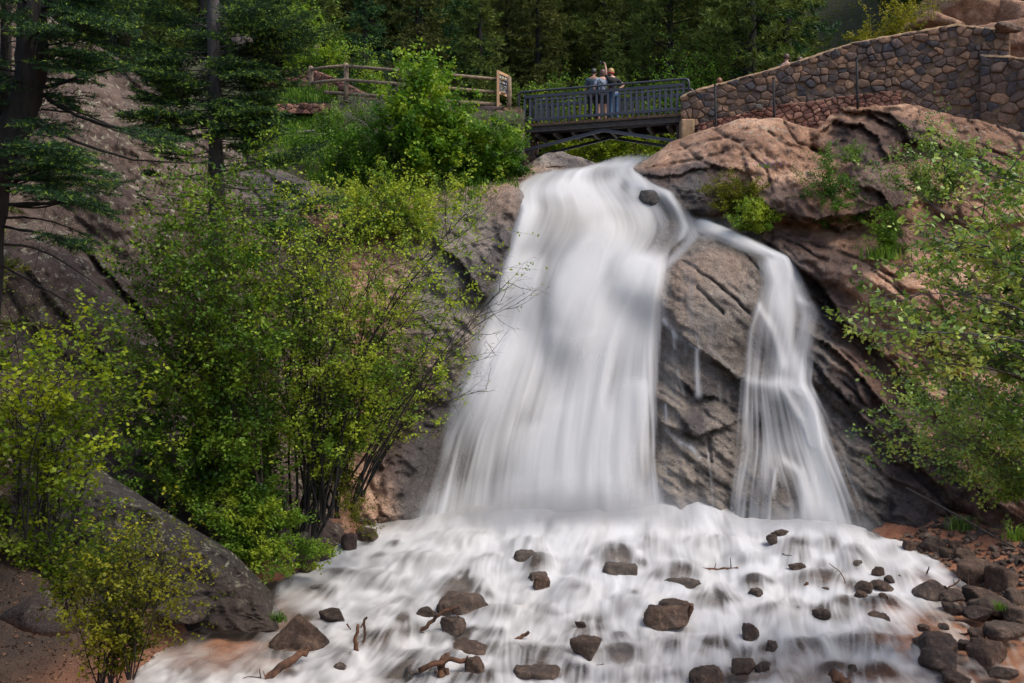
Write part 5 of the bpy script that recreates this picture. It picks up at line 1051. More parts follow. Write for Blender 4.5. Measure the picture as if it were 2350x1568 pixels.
def skinned(name, verts, edges, radii, mat, parent, root=0, sub_=2):
    me = bpy.data.meshes.new(name); me.from_pydata([tuple(map(float, v)) for v in verts], edges, []); o = bpy.data.objects.new(name, me); COL.objects.link(o)
    o.parent = parent
    sk = o.modifiers.new('skin', 'SKIN'); sk.use_smooth_shade = True
    lay = me.skin_vertices[0] if me.skin_vertices else None
    if lay is None:
        bm = bmesh.new(); bm.from_mesh(me); bm.verts.layers.skin.verify(); bm.to_mesh(me); bm.free(); lay = me.skin_vertices[0]
    for i, r in enumerate(radii):
        lay.data[i].radius = (r, r) if np.ndim(r) == 0 else r; lay.data[i].use_root = (i == root)
    ss = o.modifiers.new('smooth', 'SUBSURF'); ss.levels = sub_; ss.render_levels = sub_
    me.materials.append(M[mat]); return o

def chain(V, E, R, start, pts, rads):
    """append a chain of joints to a skeleton, rooted at vertex index start; returns the last index"""
    k = start
    for p, r in zip(pts, rads):
        V.append(np.asarray(p, float)); R.append(r); E.append((k, len(V) - 1)); k = len(V) - 1
    return k

def hand(V, E, R, wrist, d, side, grip=0.3, s=1.0):
    """palm, four fingers of unequal length and a thumb, from vertex wrist along d"""
    d = unit(np.asarray(d, float)); side = unit(np.asarray(side, float)); nrm = np.cross(d, side); w = V[wrist]
    palm = chain(V, E, R, wrist, [w + d * 0.055, w + d * 0.085], [0.028 * s, 0.026 * s])
    for k, L in ((-1.5, 0.058), (-0.5, 0.072), (0.5, 0.076), (1.5, 0.066)):
        b = w + d * 0.09 + side * 0.019 * k; chain(V, E, R, palm, [b, b + d * L * 0.5 * (1 - grip * 0.3) + nrm * L * 0.25 * grip, b + d * L * (0.9 - 0.6 * grip) + nrm * L * 0.8 * grip], [0.0095, 0.0085, 0.007])
    t = w + d * 0.04 + side * 0.035; chain(V, E, R, palm - 1, [t, t + d * 0.035 + side * 0.02 + nrm * 0.01, t + d * 0.06 + side * 0.015 + nrm * 0.025], [0.012, 0.010, 0.008])

def person(label, foot, facing, H, top, bottom, skin, hair, hairstyle, lean=(0, 0), armL=None, armR=None, shorts=False, long_sleeve=False, head_turn=0.0, head_tilt=(0, 0), legs=True, group=None, extra=None, headband=None, build_=1.0, long_hair=False, hair2=None):
    """standing figure; facing is the unit XY vector the chest points to; arm = (elbow, wrist, hand dir) offsets in body axes (right, forward, up) from the shoulder"""
    f = unit(np.array([facing[0], facing[1], 0.0])); rgt = np.array([f[1], -f[0], 0.0]); u = np.array([0, 0, 1.0]); root = empty('person', foot, label, 'person', group)
    k = H / 1.75
    def L(x, y, z):  # body axes, sheared by the lean
        return (rgt * (x + lean[0] * max(0, z - 0.9)) + f * (y + lean[1] * max(0, z - 0.9)) + u * z) * k
    V, E, R = [], [], []
    V.append(L(0, 0, 0.96)); R.append((0.150 * build_, 0.115 * build_))
    ch = chain(V, E, R, 0, [L(0, 0.01, 1.10), L(0, 0.0, 1.28), L(0, -0.01, 1.42)], [(0.125 * build_, 0.10), (0.15 * build_, 0.11), (0.135 * build_, 0.09)])
    nk = chain(V, E, R, ch, [L(0, 0.0, 1.50), L(0, 0.01, 1.545)], [0.056, 0.054])
    hx, hy = head_tilt; hc = L(hx * 0.5, 0.02 + hy * 0.5, 1.63)
    chain(V, E, R, nk, [L(hx * 0.25, 0.03 + hy * 0.2, 1.575), L(hx * 0.5, 0.035 + hy * 0.5, 1.64), L(hx, 0.02 + hy, 1.705), L(hx * 1.1, 0.015 + hy * 1.1, 1.74)], [(0.062, 0.070), (0.074, 0.092), (0.072, 0.088), (0.045, 0.055)])
    ft = unit(f * math.cos(head_turn) + rgt * math.sin(head_turn)); fr = np.array([ft[1], -ft[0], 0]); hc = V[-3]
    nose = chain(V, E, R, len(V) - 3, [hc + ft * 0.095 * k, hc + (ft * 0.112 - u * 0.012) * k], [0.016, 0.010])
    for s in (-1, 1): chain(V, E, R, len(V) - 5 if False else nose - 4, [hc + fr * s * 0.078 * k, hc + fr * s * 0.088 * k + u * 0.02 * k], [0.014, 0.011])
    sleeves = {}
    for s, arm in ((-1, armL), (1, armR)):
        sh = L(0.19 * s * build_, 0, 1.40)
        el, wr, hd = arm if arm else ((0.06 * s, -0.02, -0.28), (0.09 * s, 0.05, -0.53), (0.02 * s, 0.05, -1))
        tob = lambda a: (rgt * a[0] + f * a[1] + u * a[2]) * k
        e = sh + tob(el); w = sh + tob(wr); m1 = (sh + e) / 2; m2 = (e + w) / 2
        wi = chain(V, E, R, ch, [sh, m1, e, m2, w], [0.062, 0.050, 0.042, 0.040, 0.028]); hand(V, E, R, wi, tob(hd), f * 0.5 + rgt * -s * 0.6, 0.5)
        sleeves[s] = (sh, m1, e, m2, w)
    legj = {}
    for s in (-1, 1):
        hp = L(0.09 * s, 0, 0.90); kn = L(0.105 * s, 0.02, 0.50); an = L(0.11 * s, -0.02, 0.085); to = L(0.125 * s, 0.13, 0.035)
        chain(V, E, R, 0, [hp, (hp + kn) / 2, kn, (kn * 0.6 + an * 0.4), an, (an + to) / 2 - u * 0.03, to], [0.095, 0.078, 0.056, 0.054, 0.038, 0.040, 0.034]); legj[s] = (hp, kn, an, to)
    skinned('body', V, E, R, skin, root)
    # shirt
    V, E, R = [L(0, 0, 0.92)], [], [(0.165 * build_, 0.130 * build_)]
    c = chain(V, E, R, 0, [L(0, 0.01, 1.10), L(0, 0, 1.28), L(0, -0.01, 1.42), L(0, -0.005, 1.475)], [(0.142 * build_, 0.118), (0.166 * build_, 0.126), (0.150 * build_, 0.105), (0.075, 0.07)])
    for s in (-1, 1):
        sh, m1, e, m2, w = sleeves[s]; chain(V, E, R, c - 1, [sh, m1] + ([e, m2] if long_sleeve else [m1 + (e - m1) * 0.3]), [0.076, 0.066] + ([0.056, 0.050] if long_sleeve else [0.064]))
    skinned('shirt', V, E, R, top, root)
    V, E, R = [L(0, 0, 0.97)], [], [(0.158 * build_, 0.125 * build_)]
    for s in (-1, 1):
        hp, kn, an, to = legj[s]; chain(V, E, R, 0, [hp, (hp + kn) / 2] + ([kn + (hp - kn) * 0.18] if shorts else [kn, (kn + an) / 2, an + u * 0.02]), [0.108, 0.092] + ([0.084] if shorts else [0.070, 0.066, 0.062]))
    skinned('shorts' if shorts else 'trousers', V, E, R, bottom, root)
    for s in (-1, 1):
        hp, kn, an, to = legj[s]; V, E, R = [an + u * 0.0], [], [0.046]; chain(V, E, R, 0, [(an + to) / 2 - u * 0.02 * k, to], [0.050, 0.044]); skinned('shoe', V, E, R, 'black_cloth', root)
    # hair
    D, F = ico(3); X, Yv, Z = D[:, 0].copy(), D[:, 1].copy(), D[:, 2].copy()
    face = sstep(0.15, 0.45, Yv) * sstep(0.45, 0.15, Z); nape = sstep(-0.45, -0.75, Z)
    s_ = 1 - 0.30 * face - (0 if long_hair else 0.35) * nape * sstep(0.3, -0.2, -Yv * 0 + 0.0 * Yv)
    s_ = s_ * (1 + 0.04 * fbm(D * 4 + H * 10, 3))
    Z2 = np.where((Z < -0.1) & (Yv < 0.35), Z * (2.2 if long_hair else 1.0), Z) if long_hair else Z
    hcen = hc + u * 0.022 * k - ft * 0.012 * k
    HV = hcen + (X * s_ * (0.098 if not long_hair else 0.104))[:, None] * fr * k + (Yv * s_ * 0.118)[:, None] * ft * k + (Z2 * s_ * 0.118)[:, None] * u * k
    o = link_mesh('hair', raw_mesh('hair', HV, [F], True), M[hair]); o.parent = root; o.matrix_parent_inverse = Matrix.Identity(4)
    if headband:
        b = MB(); a = np.linspace(0, 2 * np.pi, 20); C = hc + u * (-0.015) * k + np.stack([np.cos(a), np.sin(a)], 1) @ np.stack([fr * 0.094, ft * 0.112]) * 1.0 + np.outer(np.sin(a), u * 0.025); b.tube(C, 0.024, k=6, cap=False); o = link_mesh('headband', b.mesh('headband'), M[headband]); o.parent = root
    if extra: extra(root, L, f, rgt, u, k)
    return root
vdir = -np.array(bp(0.5, 0)) ; 
def stand(px, w): # where someone at pixel column px stands on the deck
    s = (px - 1203) / (1562 - 1203); return bp(s, w, -0.06)
GP = 'three people taking a selfie on the bridge'
def strap(root, L, f, rgt, u, k):
    b = MB(); b.tube([L(-0.14, -0.13, 1.40), L(0.02, -0.155, 1.2), L(0.16, -0.14, 1.0)], 0.013, k=5); o = link_mesh('bag_strap', b.mesh('bag_strap'), M['black_cloth']); o.parent = root
def belt(root, L, f, rgt, u, k):
    b = MB(); a = np.linspace(0, 2 * np.pi, 18); b.tube(np.array([L(0.172 * math.cos(t), 0.137 * math.sin(t), 0.97) for t in a]), 0.016, k=5, cap=False); o = link_mesh('belt', b.mesh('belt'), M['light_shirt']); o.parent = root
person('person in slate grey shirt and black trousers at left of the group', stand(1358, 0.50), (0.32, 0.95), 1.74, 'grey_shirt', 'black_cloth', 'skin_tan', 'hair_black', 'short', lean=(0.03, 0.04), armL=((-0.08, 0.05, -0.28), (-0.02, 0.16, -0.48), (0.3, 0.6, -0.6)), armR=((0.14, 0.06, -0.22), (0.22, 0.02, -0.44), (0.3, 0.1, -1)), head_turn=0.5, group=GP, extra=belt, long_sleeve=False, build_=1.08)
person('person with long brown hair, pale blue top and dark shorts in the middle', stand(1380, 0.46), (-0.05, 1.0), 1.68, 'light_shirt', 'black_cloth', 'skin', 'hair_brown', 'long', lean=(0.02, 0.03), armL=((-0.10, -0.02, -0.26), (-0.04, 0.12, -0.44), (0.3, 0.6, -0.5)), armR=((0.06, 0.14, -0.24), (0.02, 0.30, -0.30), (-0.2, 1, 0.1)), shorts=True, long_hair=True, group=GP, extra=strap, build_=0.98)
HOLD = None
def grab(root, L, f, rgt, u, k): pass
pc_ = person('person in black tee and jeans holding a phone high', stand(1406, 0.56), (-0.42, 0.9), 1.70, 'black_cloth', 'jeans', 'skin', 'hair_blond', 'short', lean=(-0.10, 0.05), armL=((0.05, 0.16, 0.22), (0.04, 0.20, 0.47), (-0.25, 0.1, 1)), armR=((0.24, -0.06, -0.16), (0.02, -0.02, -0.34), (-0.5, 0.3, -0.5)), group=GP, headband='bandana', build_=0.95)
# the phone, held in the raised hand
f_ = unit(np.array([-0.42, 0.9, 0])); r2_ = np.array([f_[1], -f_[0], 0]); k_ = 1.70 / 1.75
shp = (r2_ * (-0.19 * 0.95 - 0.10 * 0.5) + f_ * (0.05 * 0.5) + UP * 1.40) * k_ + stand(1406, 0.56); wr_ = shp + (r2_ * 0.04 + f_ * 0.20 + UP * 0.47) * k_
b = MB(); b.box((0, 0, 0), (0.155, 0.010, 0.078)); ph = b.build('phone', M['phone'], None, False, 0.004); ph.location = wr_ + np.array([-0.10, 0.01, 0.12]); ph.rotation_euler = (0.15, 0.10, -0.25); tag(ph, 'dark phone held up sideways in the raised hand', 'phone')
b = MB(); b.box((-0.055, -0.0058, 0.02), (0.022, 0.003, 0.022)); b.build('camera_lens', M['phone_edge'], None, False).parent = ph
# visitors on the path behind the wall: only heads and shoulders clear the coping
PATH = 'visitors on the path behind the stone wall'
def behind(px, py_top, Yd, H, *a, **kw):
    p = at(px, py_top, Yd); return person(a[0], p - np.array([0, 0, H]), kw.pop('facing', (0.3, 1)), H, *a[1:], group=PATH, **kw)
behind(1805, 125, 31.6, 1.78, 'person with short dark hair in navy shirt behind the wall', 'navy_shirt', 'black_cloth', 'skin', 'hair_brown', 'short')
behind(1651, 180, 31.7, 1.62, 'auburn haired head just showing over the wall near the bridge', 'light_shirt', 'jeans', 'skin', 'hair_red', 'short')
behind(1836, 132, 31.5, 1.66, 'brown haired head half hidden by the wall beside the navy shirt', 'grey_shirt', 'jeans', 'skin', 'hair_brown', 'short')
# ------------------------------------------------------------------ plants

class Foliage:
    def __init__(s): s.V = []; s.F = []; s.T = []; s.n = 0
    def _push(s, V, F, tone, k):
        s.V.append(V.reshape(-1, 3)); s.F.append(F + s.n); s.T.append(np.repeat(tone, k)); s.n += V.reshape(-1, 3).shape[0]
    def leaves(s, P, D, size, tone, width=0.62, lobes=1, r=rng):
        n = len(P); D = unit(D)
        R = r.normal(size=(n, 3)) + np.array([0, 0, 0.0]); S = unit(np.cross(D, R + np.array([0, 0, 0.9]))); U = np.cross(S, D)
        size = np.broadcast_to(size, (n,))[:, None]
        def one(D, S, size):
            tip = P + D * size; midp = P + D * size * 0.48 + U * size * 0.07
            V = np.stack([P, midp + S * size * width * 0.5 - U * size * 0.10, tip - U * size * 0.12, midp - S * size * width * 0.5 - U * size * 0.10], 1)
            i = np.arange(n)[:, None] * 4; s._push(V, i + np.array([[0, 1, 2, 3]]), tone, 4)
        one(D, S, size)
        if lobes == 3:
            for sg in (-1, 1):
                D2 = unit(D * 0.62 + S * sg * 0.8); one(D2, unit(np.cross(U, D2)), size * 0.72)
    def needles(s, A, B, per_m, length, width, tone=(0.1, 0.75), tip=0.0, r=rng, up=0.25, spread=0.9):
        L = np.linalg.norm(B - A, axis=1); k = np.maximum(2, (L * per_m).astype(int)); idx = np.repeat(np.arange(len(A)), k)
        t = r.uniform(0, 1, len(idx)); d = unit(B - A)[idx]
        P = A[idx] + (B - A)[idx] * t[:, None]
        D = unit(d * 0.75 + r.normal(size=(len(idx), 3)) * spread * 0.6 + np.array([0, 0, up]))
        S = unit(np.cross(D, r.normal(size=(len(idx), 3))))
        l = length * r.uniform(0.7, 1.25, len(idx))[:, None]
        V = np.stack([P - S * width * 0.5, P + S * width * 0.5, P + D * l], 1)
        segt = r.uniform(0, 1, len(A))[idx]
        to = tone[0] + (tone[1] - tone[0]) * (0.6 * segt + 0.4 * r.uniform(0, 1, len(idx)))
        if tip: to = np.where((t > 0.72) & (segt > 1 - tip), r.uniform(0.88, 1.0, len(idx)), to)
        s._push(V, np.arange(len(idx))[:, None] * 3 + np.array([[0, 1, 2]]), to, 3)
    def mesh(s, name):
        q = [f for f in s.F if f.shape[1] == 4]; t = [f for f in s.F if f.shape[1] == 3]
        return raw_mesh(name, np.concatenate(s.V), ([np.concatenate(q)] if q else []) + ([np.concatenate(t)] if t else []), False, {'tone': np.concatenate(s.T)})
    def build(s, name, mat, parent): return link_mesh(name, s.mesh(name), mat, parent)

def curve(p0, p1, n=8, bow=None, wig=0.0, r=rng):
    p0 = np.asarray(p0, float); p1 = np.asarray(p1, float); t = np.linspace(0, 1, n)[:, None]
    P = p0 + (p1 - p0) * t
    if bow is not None: P = P + np.asarray(bow, float) * (4 * t * (1 - t))
    if wig: P = P + np.cumsum(r.normal(size=(n, 3)), 0) * wig * np.linalg.norm(p1 - p0) / n * np.minimum(t * 4, 1)
    return P

def shrub(name, label, cat, stems, mat, leaf=0.055, nb=(14, 5, 9), blen=0.35, r0=0.022, s0=0.3, width=0.62, lobes=1, seed=1, bark='bark_red', group=None, base=None, tone=(0.1, 0.9), droop=0.0, clump=1.6, wig=0.5, cover=1.0, flat=0.0, tmix=0.5):
    """stems: list of (base point, tip point); every stem carries branches, twigs and leaves"""
    r = np.random.default_rng(seed); wood = MB(); fo = Foliage(); LP, LD = [], []
    for b, t in stems:
        b = np.asarray(b, float); t = np.asarray(t, float); H = np.linalg.norm(t - b)
        bow = np.array([0, 0, 0.10 * H]) + r.normal(size=3) * 0.05 * H - 0.12 * (t - b) * np.array([1, 1, 0])
        C = curve(b, t, 10, bow, wig * 0.12, r); wood.tube(C, np.linspace(r0 * (0.7 + 0.1 * H), r0 * 0.16, 10), k=5, cap=False)
        for s in np.linspace(s0, 0.99, nb[0]):
            i = min(int(s * 9), 8); p = C[i] + (C[i + 1] - C[i]) * (s * 9 - i); tg = unit(C[i + 1] - C[i])
            d = unit(tg * 0.7 + r.normal(size=3) * np.array([0.8, 0.8, 0.45 * (1 - flat)]) + np.array([0, 0, 0.15 - droop]))
            L = blen * H * r.uniform(0.5, 1.0) * (0.25 + 1.0 * math.sin(math.pi * min(1, 0.25 + 0.75 * (1 - s))))
            Bc = curve(p, p + d * L, 6, np.array([0, 0, -0.05 * L - droop * L * 0.3]), wig * 0.25, r); wood.tube(Bc, r0 * 0.32, r0 * 0.09, 4, False)
            for q in np.linspace(0.25, 1.0, nb[1]):
                j = min(int(q * 5), 4); pp = Bc[j] + (Bc[j + 1] - Bc[j]) * (q * 5 - j)
                dd = unit(unit(Bc[j + 1] - Bc[j]) * 0.7 + r.normal(size=3) * np.array([0.7, 0.7, 0.5 * (1 - flat)]))
                l = L * r.uniform(0.25, 0.5); e = pp + dd * l
                wood.tube(np.stack([pp, e]), r0 * 0.12, r0 * 0.05, 3, False)
                if r.uniform() > cover: continue
                k = nb[2]; tt = r.uniform(0.15, 1.08, k)[:, None]
                LP.append(pp + (e - pp) * tt + r.normal(size=(k, 3)) * leaf * 0.5); LD.append(dd * 0.5 + r.normal(size=(k, 3)) * np.array([1, 1, 0.7 * (1 - flat * 0.6)]) + np.array([0, 0, -0.15]))
    LP = np.concatenate(LP); LD = np.concatenate(LD)
    cl = fbm(LP * clump, 2); to = np.clip(tone[0] + (tone[1] - tone[0]) * (tmix + 0.75 * cl + r.uniform(-0.2, 0.2, len(LP))), 0, 1)
    fo.leaves(LP, LD, leaf * r.uniform(0.65, 1.25, len(LP)), to, width, lobes, r)
    root = empty(name, base if base is not None else stems[0][0], label, cat, group)
    wood.build('stems', M[bark], root); fo.build('foliage', M[mat], root)
    return root

def pxstems(bases, tips, Yb, Yt, seed=0, zdrop=0.0):
    """stems from base pixels to tip pixels, depth jittered"""
    r = np.random.default_rng(seed); out = []
    for i, t in enumerate(tips):
        b = bases[i % len(bases)] if len(bases) != len(tips) else bases[i]
        y0 = r.uniform(*Yb) if np.ndim(Yb) else Yb; y1 = r.uniform(*Yt) if np.ndim(Yt) else Yt
        out.append((at(b[0] + r.uniform(-10, 10), b[1], y0), at(t[0], t[1], y1)))
    return out

# ---- conifers
def fir_segs(C, r, L2=0.55, step=0.07, flat=0.85, ter=4, start=0.15, droop=0.05, dens=1.0):
    """flat spray of side twigs along branch C: arrays of segment starts and ends"""
    d = np.diff(C, axis=0); sl = np.linalg.norm(d, axis=1); cum = np.concatenate([[0], np.cumsum(sl)]); tot = cum[-1]
    A, B = [], []
    for k, s in enumerate(np.arange(start * tot, tot, step)):
        i = min(np.searchsorted(cum, s) - 1, len(d) - 1); i = max(i, 0); p = C[i] + d[i] * ((s - cum[i]) / sl[i]); tg = d[i] / sl[i]
        side = np.cross(tg, [0, 0, 1.0]); side = side / (np.linalg.norm(side) + 1e-9) * (1 if k % 2 else -1)
        if r.uniform() > dens: continue
        f = s / tot; l = L2 * (0.35 + 0.9 * math.sin(math.pi * min(1, 0.12 + 0.8 * f)) ) * r.uniform(0.6, 1.1) * min(1, (1.12 - f) * 2.2)
        dd = unit(tg * 0.75 + side * 0.8 + r.normal(size=3) * (1 - flat) * 0.9 + np.array([0, 0, -droop]))
        e = p + dd * l; A.append(p); B.append(e)
        for m in range(ter):
            q = (m + 0.7) / ter; pp = p + dd * l * q; s2 = np.cross(dd, [0, 0, 1.0]); s2 = unit(s2) * (1 if m % 2 else -1)
            d2 = unit(dd * 0.75 + s2 * 0.75 + r.normal(size=3) * (1 - flat) * 0.6); A.append(pp); B.append(pp + d2 * l * 0.42 * r.uniform(0.6, 1.1))
    A.append(C[-2]); B.append(C[-1] + (C[-1] - C[-2]) * 0.3)
    return np.array(A), np.array(B)

def needle_twigs(wood, A, B, r0=0.004):
    n = len(A); d = unit(B - A); s = unit(np.cross(d, np.array([0.3, 0.2, 1.0]))); V = np.stack([A - s * r0, A + s * r0, B + s * r0 * 0.4, B - s * r0 * 0.4], 1)
    wood.add(V.reshape(-1, 3), np.arange(n)[:, None] * 4 + np.array([[0, 1, 2, 3]]))

def conifer_proto(seed, H, rad, kind='fir', per_m=34, nl=0.19, nw=0.055, whorl=0.42, mat='needle_far', bark='bark', bare=0.05, dens=1.0, step=0.17, L2=0.6):
    """trunk, branches and crown meshes of one far conifer, base at the origin"""
    r = np.random.default_rng(seed); wood = MB(); limb = MB(); fo = Foliage(); AA, BB = [], []
    tr = np.stack([r.normal(size=12).cumsum() * 0.03, r.normal(size=12).cumsum() * 0.03, np.linspace(-0.6, H, 12)], 1)
    wood.tube(tr, np.linspace(0.018 * H + 0.05, 0.02, 12), k=7)
    z = bare * H
    while z < H * 0.985:
        f = z / H; nbr = 5 if kind == 'fir' else 4
        for b in range(nbr):
            az = r.uniform(0, 2 * math.pi); L = rad * (1 - f) ** (0.75 if kind == 'fir' else 0.5) * r.uniform(0.55, 1.15) + 0.15
            if kind == 'pine': L *= (0.55 + 0.7 * math.sin(math.pi * min(1, f * 1.05)))
            up = (0.05 - 0.45 * (1 - f)) if kind == 'fir' else (0.30 - 0.3 * (1 - f)); up += r.normal() * 0.1
            d = np.array([math.cos(az), math.sin(az), up]); p0 = np.array([np.interp(z, tr[:, 2], tr[:, 0]), np.interp(z, tr[:, 2], tr[:, 1]), z + r.uniform(-0.1, 0.1)])
            C = curve(p0, p0 + d * L, 6, np.array([0, 0, -0.07 * L if kind == 'fir' else 0.06 * L]), 0.15, r)
            C[-1, 2] += 0.08 * L
            limb.tube(C, 0.012 + 0.012 * L, 0.006, 4, False)
            if r.uniform() < dens:
                a, b_ = fir_segs(C, r, L2=L2 * (0.5 + 0.3 * L), step=step, flat=0.75 if kind == 'fir' else 0.35, ter=2, start=0.2 if kind == 'fir' else 0.45, droop=0.12 if kind == 'fir' else -0.25)
                AA.append(a); BB.append(b_)
        z += whorl * r.uniform(0.7, 1.3) * (0.6 + 0.4 * (1 - f))
    A = np.concatenate(AA); B = np.concatenate(BB)
    fo.needles(A, B, per_m, nl, nw, (0.05, 0.95), 0.0, r, up=0.2)
    return wood.mesh('trunk'), limb.mesh('branches'), fo.mesh('crown'), mat, bark

def place_conifer(proto, name, x, y, z, scale, rot, label, group, cat='conifer'):
    root = empty(name, (x, y, z), label, cat, group); root.rotation_euler = (0, 0, rot); root.scale = (scale,) * 3
    for nm, me, mat in (('trunk', proto[0], proto[4]), ('branches', proto[1], proto[4]), ('crown', proto[2], proto[3])):
        o = bpy.data.objects.new(nm, me); COL.objects.link(o); o.parent = root
        if not me.materials: me.materials.append(M[mat])
    return root

PROTO = [conifer_proto(101, 15, 2.6, 'fir', mat='needle_olive'), conifer_proto(102, 13, 2.3, 'fir', mat='needle_far', whorl=0.45), conifer_proto(103, 16, 3.2, 'pine', mat='needle_far', nl=0.24, whorl=0.55, bare=0.12, per_m=40),
         conifer_proto(104, 14, 2.8, 'fir', mat='needle_olive', whorl=0.45), conifer_proto(105, 17, 3.0, 'pine', mat='needle_far', nl=0.24, whorl=0.5, bare=0.08, per_m=42), conifer_proto(106, 12, 2.5, 'fir', mat='needle', whorl=0.45)]
r_ = np.random.default_rng(77)
fg = 'conifers on the forested slope'
def hz(x, y): return float(hill_z(np.array([x]), np.array([y]))[0]) - 0.1
named = [(1240, 46, 0, 0.95, 'tall dark olive spruce in the forest just behind the wooden sign'), (960, 44, 3, 0.9, 'dense olive spruce rising behind the log fence rails'), (1540, 43, 2, 0.9, 'tall pine behind the three people with a bare straight trunk'),
         (1725, 40, 4, 1.0, 'big dark pine with thick trunk behind the stone wall beside the bridge'), (1810, 42, 5, 1.25, 'dense dark green fir behind the man\'s head above the wall'), (840, 42, 5, 0.8, 'dark fir directly above the grassy terrace, left of the spruces'),
         (1100, 43, 1, 0.9, 'green fir between the two olive spruces behind the fence'), (1400, 41, 1, 0.72, 'light green fir right behind the group taking a selfie'), (2110, 58, 4, 1.0, 'tall pine on the skyline between yellow shrub and red boulders')]
for px, Yd, k, sc, lab in named:
    x = (px - CX) / FPX * Yd; place_conifer(PROTO[k], 'pine_tree' if k in (2, 4) else 'fir_tree', x, Yd, hz(x, Yd), sc, r_.uniform(0, 6.28), lab, fg)
spots = []
for row, (Yd, gap) in enumerate([(48, 105), (54, 95), (62, 85), (72, 75), (86, 64), (104, 55)]):
    px = -150 + r_.uniform(0, gap)
    while px < 2500:
        spots.append((px + r_.uniform(-20, 20), Yd + r_.uniform(-3, 3))); px += gap * r_.uniform(0.75, 1.25)
for px, Yd in spots:
    if 1850 < px < 2120 and Yd < 70: continue
    x = (px - CX) / FPX * Yd; k = int(r_.integers(0, 6))
    place_conifer(PROTO[k], 'pine_tree' if k in (2, 4) else 'fir_tree', x, Yd, hz(x, Yd), r_.uniform(0.75, 1.15), r_.uniform(0, 6.28), 'green conifer standing among many others in the forest beyond the bridge', fg)
for k_, (x, y, sc) in enumerate([(-11.5, 12.0, 1.1), (-10.5, 16.5, 1.0), (-9.5, 8.0, 1.0), (-13.5, 19.0, 1.2), (-8.5, 4.0, 1.0)]):  # unseen firs, added to block skylight from the lower left bank
    place_conifer(PROTO[(5, 0, 3, 5, 0)[k_]], 'fir_tree', x, y, float(ground_z(x, y)[0]) - 0.2, sc, k_ * 1.3, 'unseen fir added beyond the left edge to shade the lower left', 'unseen shading firs beyond the left edge')
# grey dead spruce behind the people and one more
def snag(px, Yd, H, label, seed):
    r = np.random.default_rng(seed); x = (px - CX) / FPX * Yd; z = hz(x, Yd); w = MB(); tr = MB()
    tr.tube([(0, 0, -0.5), (0.05, 0, H * 0.5), (0.1, 0, H)], [0.16, 0.1, 0.02], k=7)
    for zz in np.arange(0.8, H, 0.16):
        az = r.uniform(0, 6.28); L = (1.9 * (1 - zz / H) + 0.3) * r.uniform(0.6, 1.1); d = np.array([math.cos(az), math.sin(az), -0.15 + r.normal() * 0.12])
        C = curve((0.05, 0, zz), np.array([0.05, 0, zz]) + d * L, 6, (0, 0, 0.08 * L), 0.25, r); w.tube(C, 0.03, 0.008, 4, False)
        for q in range(7):
            j = r.integers(1, 5); w.tube(np.stack([C[j], C[j] + unit(d + r.normal(size=3) * 0.8 + np.array([0, 0, -0.5])) * 0.5 * r.uniform(0.5, 1)]), 0.012, 0.004, 3, False)
    root = empty('dead_tree', (x, Yd, z), label, 'dead tree'); tr.build('trunk', M['bark_grey'], root); w.build('branches', M['bark_grey'], root)
    root.children[0].location = root.children[1].location = (0, 0, 0); root.children[0].matrix_parent_inverse.identity(); root.children[1].matrix_parent_inverse.identity()
#snag(1470, 40, 8.5, 'grey dead spruce with drooping bare twigs behind the bridge', 5)
#snag(1960, 44, 7.5, 'bare grey dead tree in the forest behind the middle of the stone wall', 6)

# ---- the two big firs on the left, needle by needle
def big_fir(name, label, trunk_pts, trunk_r, branches, bark, seed, per_m=100, nl=0.06, nw=0.017, tip=0.6, L2=0.5, step=0.062):
    r = np.random.default_rng(seed); wood = MB(); limb = MB(); fo = Foliage(); tw = MB(); AA, BB = [], []
    T = np.asarray(trunk_pts, float); t = np.linspace(0, 1, len(T)); tt = np.linspace(0, 1, 40)
    T = np.stack([np.interp(tt, t, T[:, k]) for k in range(3)], 1); R = np.interp(tt, t, trunk_r)
    for _ in range(2): T[1:-1] = (T[:-2] + T[1:-1] * 2 + T[2:]) / 4
    wood.tube(T, R * (1 + 0.05 * r.normal(size=40)), k=12, bumps=0.05)
    for C, r0, fol, l2 in branches:
        C = np.asarray(C, float); n = max(8, len(C)); s = np.linspace(0, 1, len(C)); s2 = np.linspace(0, 1, n * 2)
        C = np.stack([np.interp(s2, s, C[:, k]) for k in range(3)], 1)
        for _ in range(3): C[1:-1] = (C[:-2] + C[1:-1] * 2 + C[2:]) / 4
        L = np.linalg.norm(C[-1] - C[0]); C[1:] += np.cumsum(r.normal(size=(len(C) - 1, 3)), 0) * 0.006 * L * np.array([1, 1, 0.7])
        limb.tube(C, r0, r0 * 0.2, 5, False)
        if fol < 1:
            a, b = fir_segs(C, r, L2=l2, step=step, flat=0.86, ter=5, start=fol, droop=0.06)
            AA.append(a); BB.append(b)
        a, b = fir_segs(C, r, L2=l2 * 1.1, step=0.2, flat=0.3, ter=3, start=0.12, droop=0.3); needle_twigs(tw, a, b, 0.0035)   # bare dead twigs
    A = np.concatenate(AA); B = np.concatenate(BB); needle_twigs(tw, A, B)
    fo.needles(A, B, per_m, nl, nw, (0.0, 0.82), tip, r, up=0.15, spread=0.8)
    root = empty(name, T[0], label, 'fir tree'); wood.build('trunk', M[bark], root); limb.build('limbs', M[bark], root); tw.build('twigs', M[bark], root); fo.build('crown', M['needle'], root)
    return root

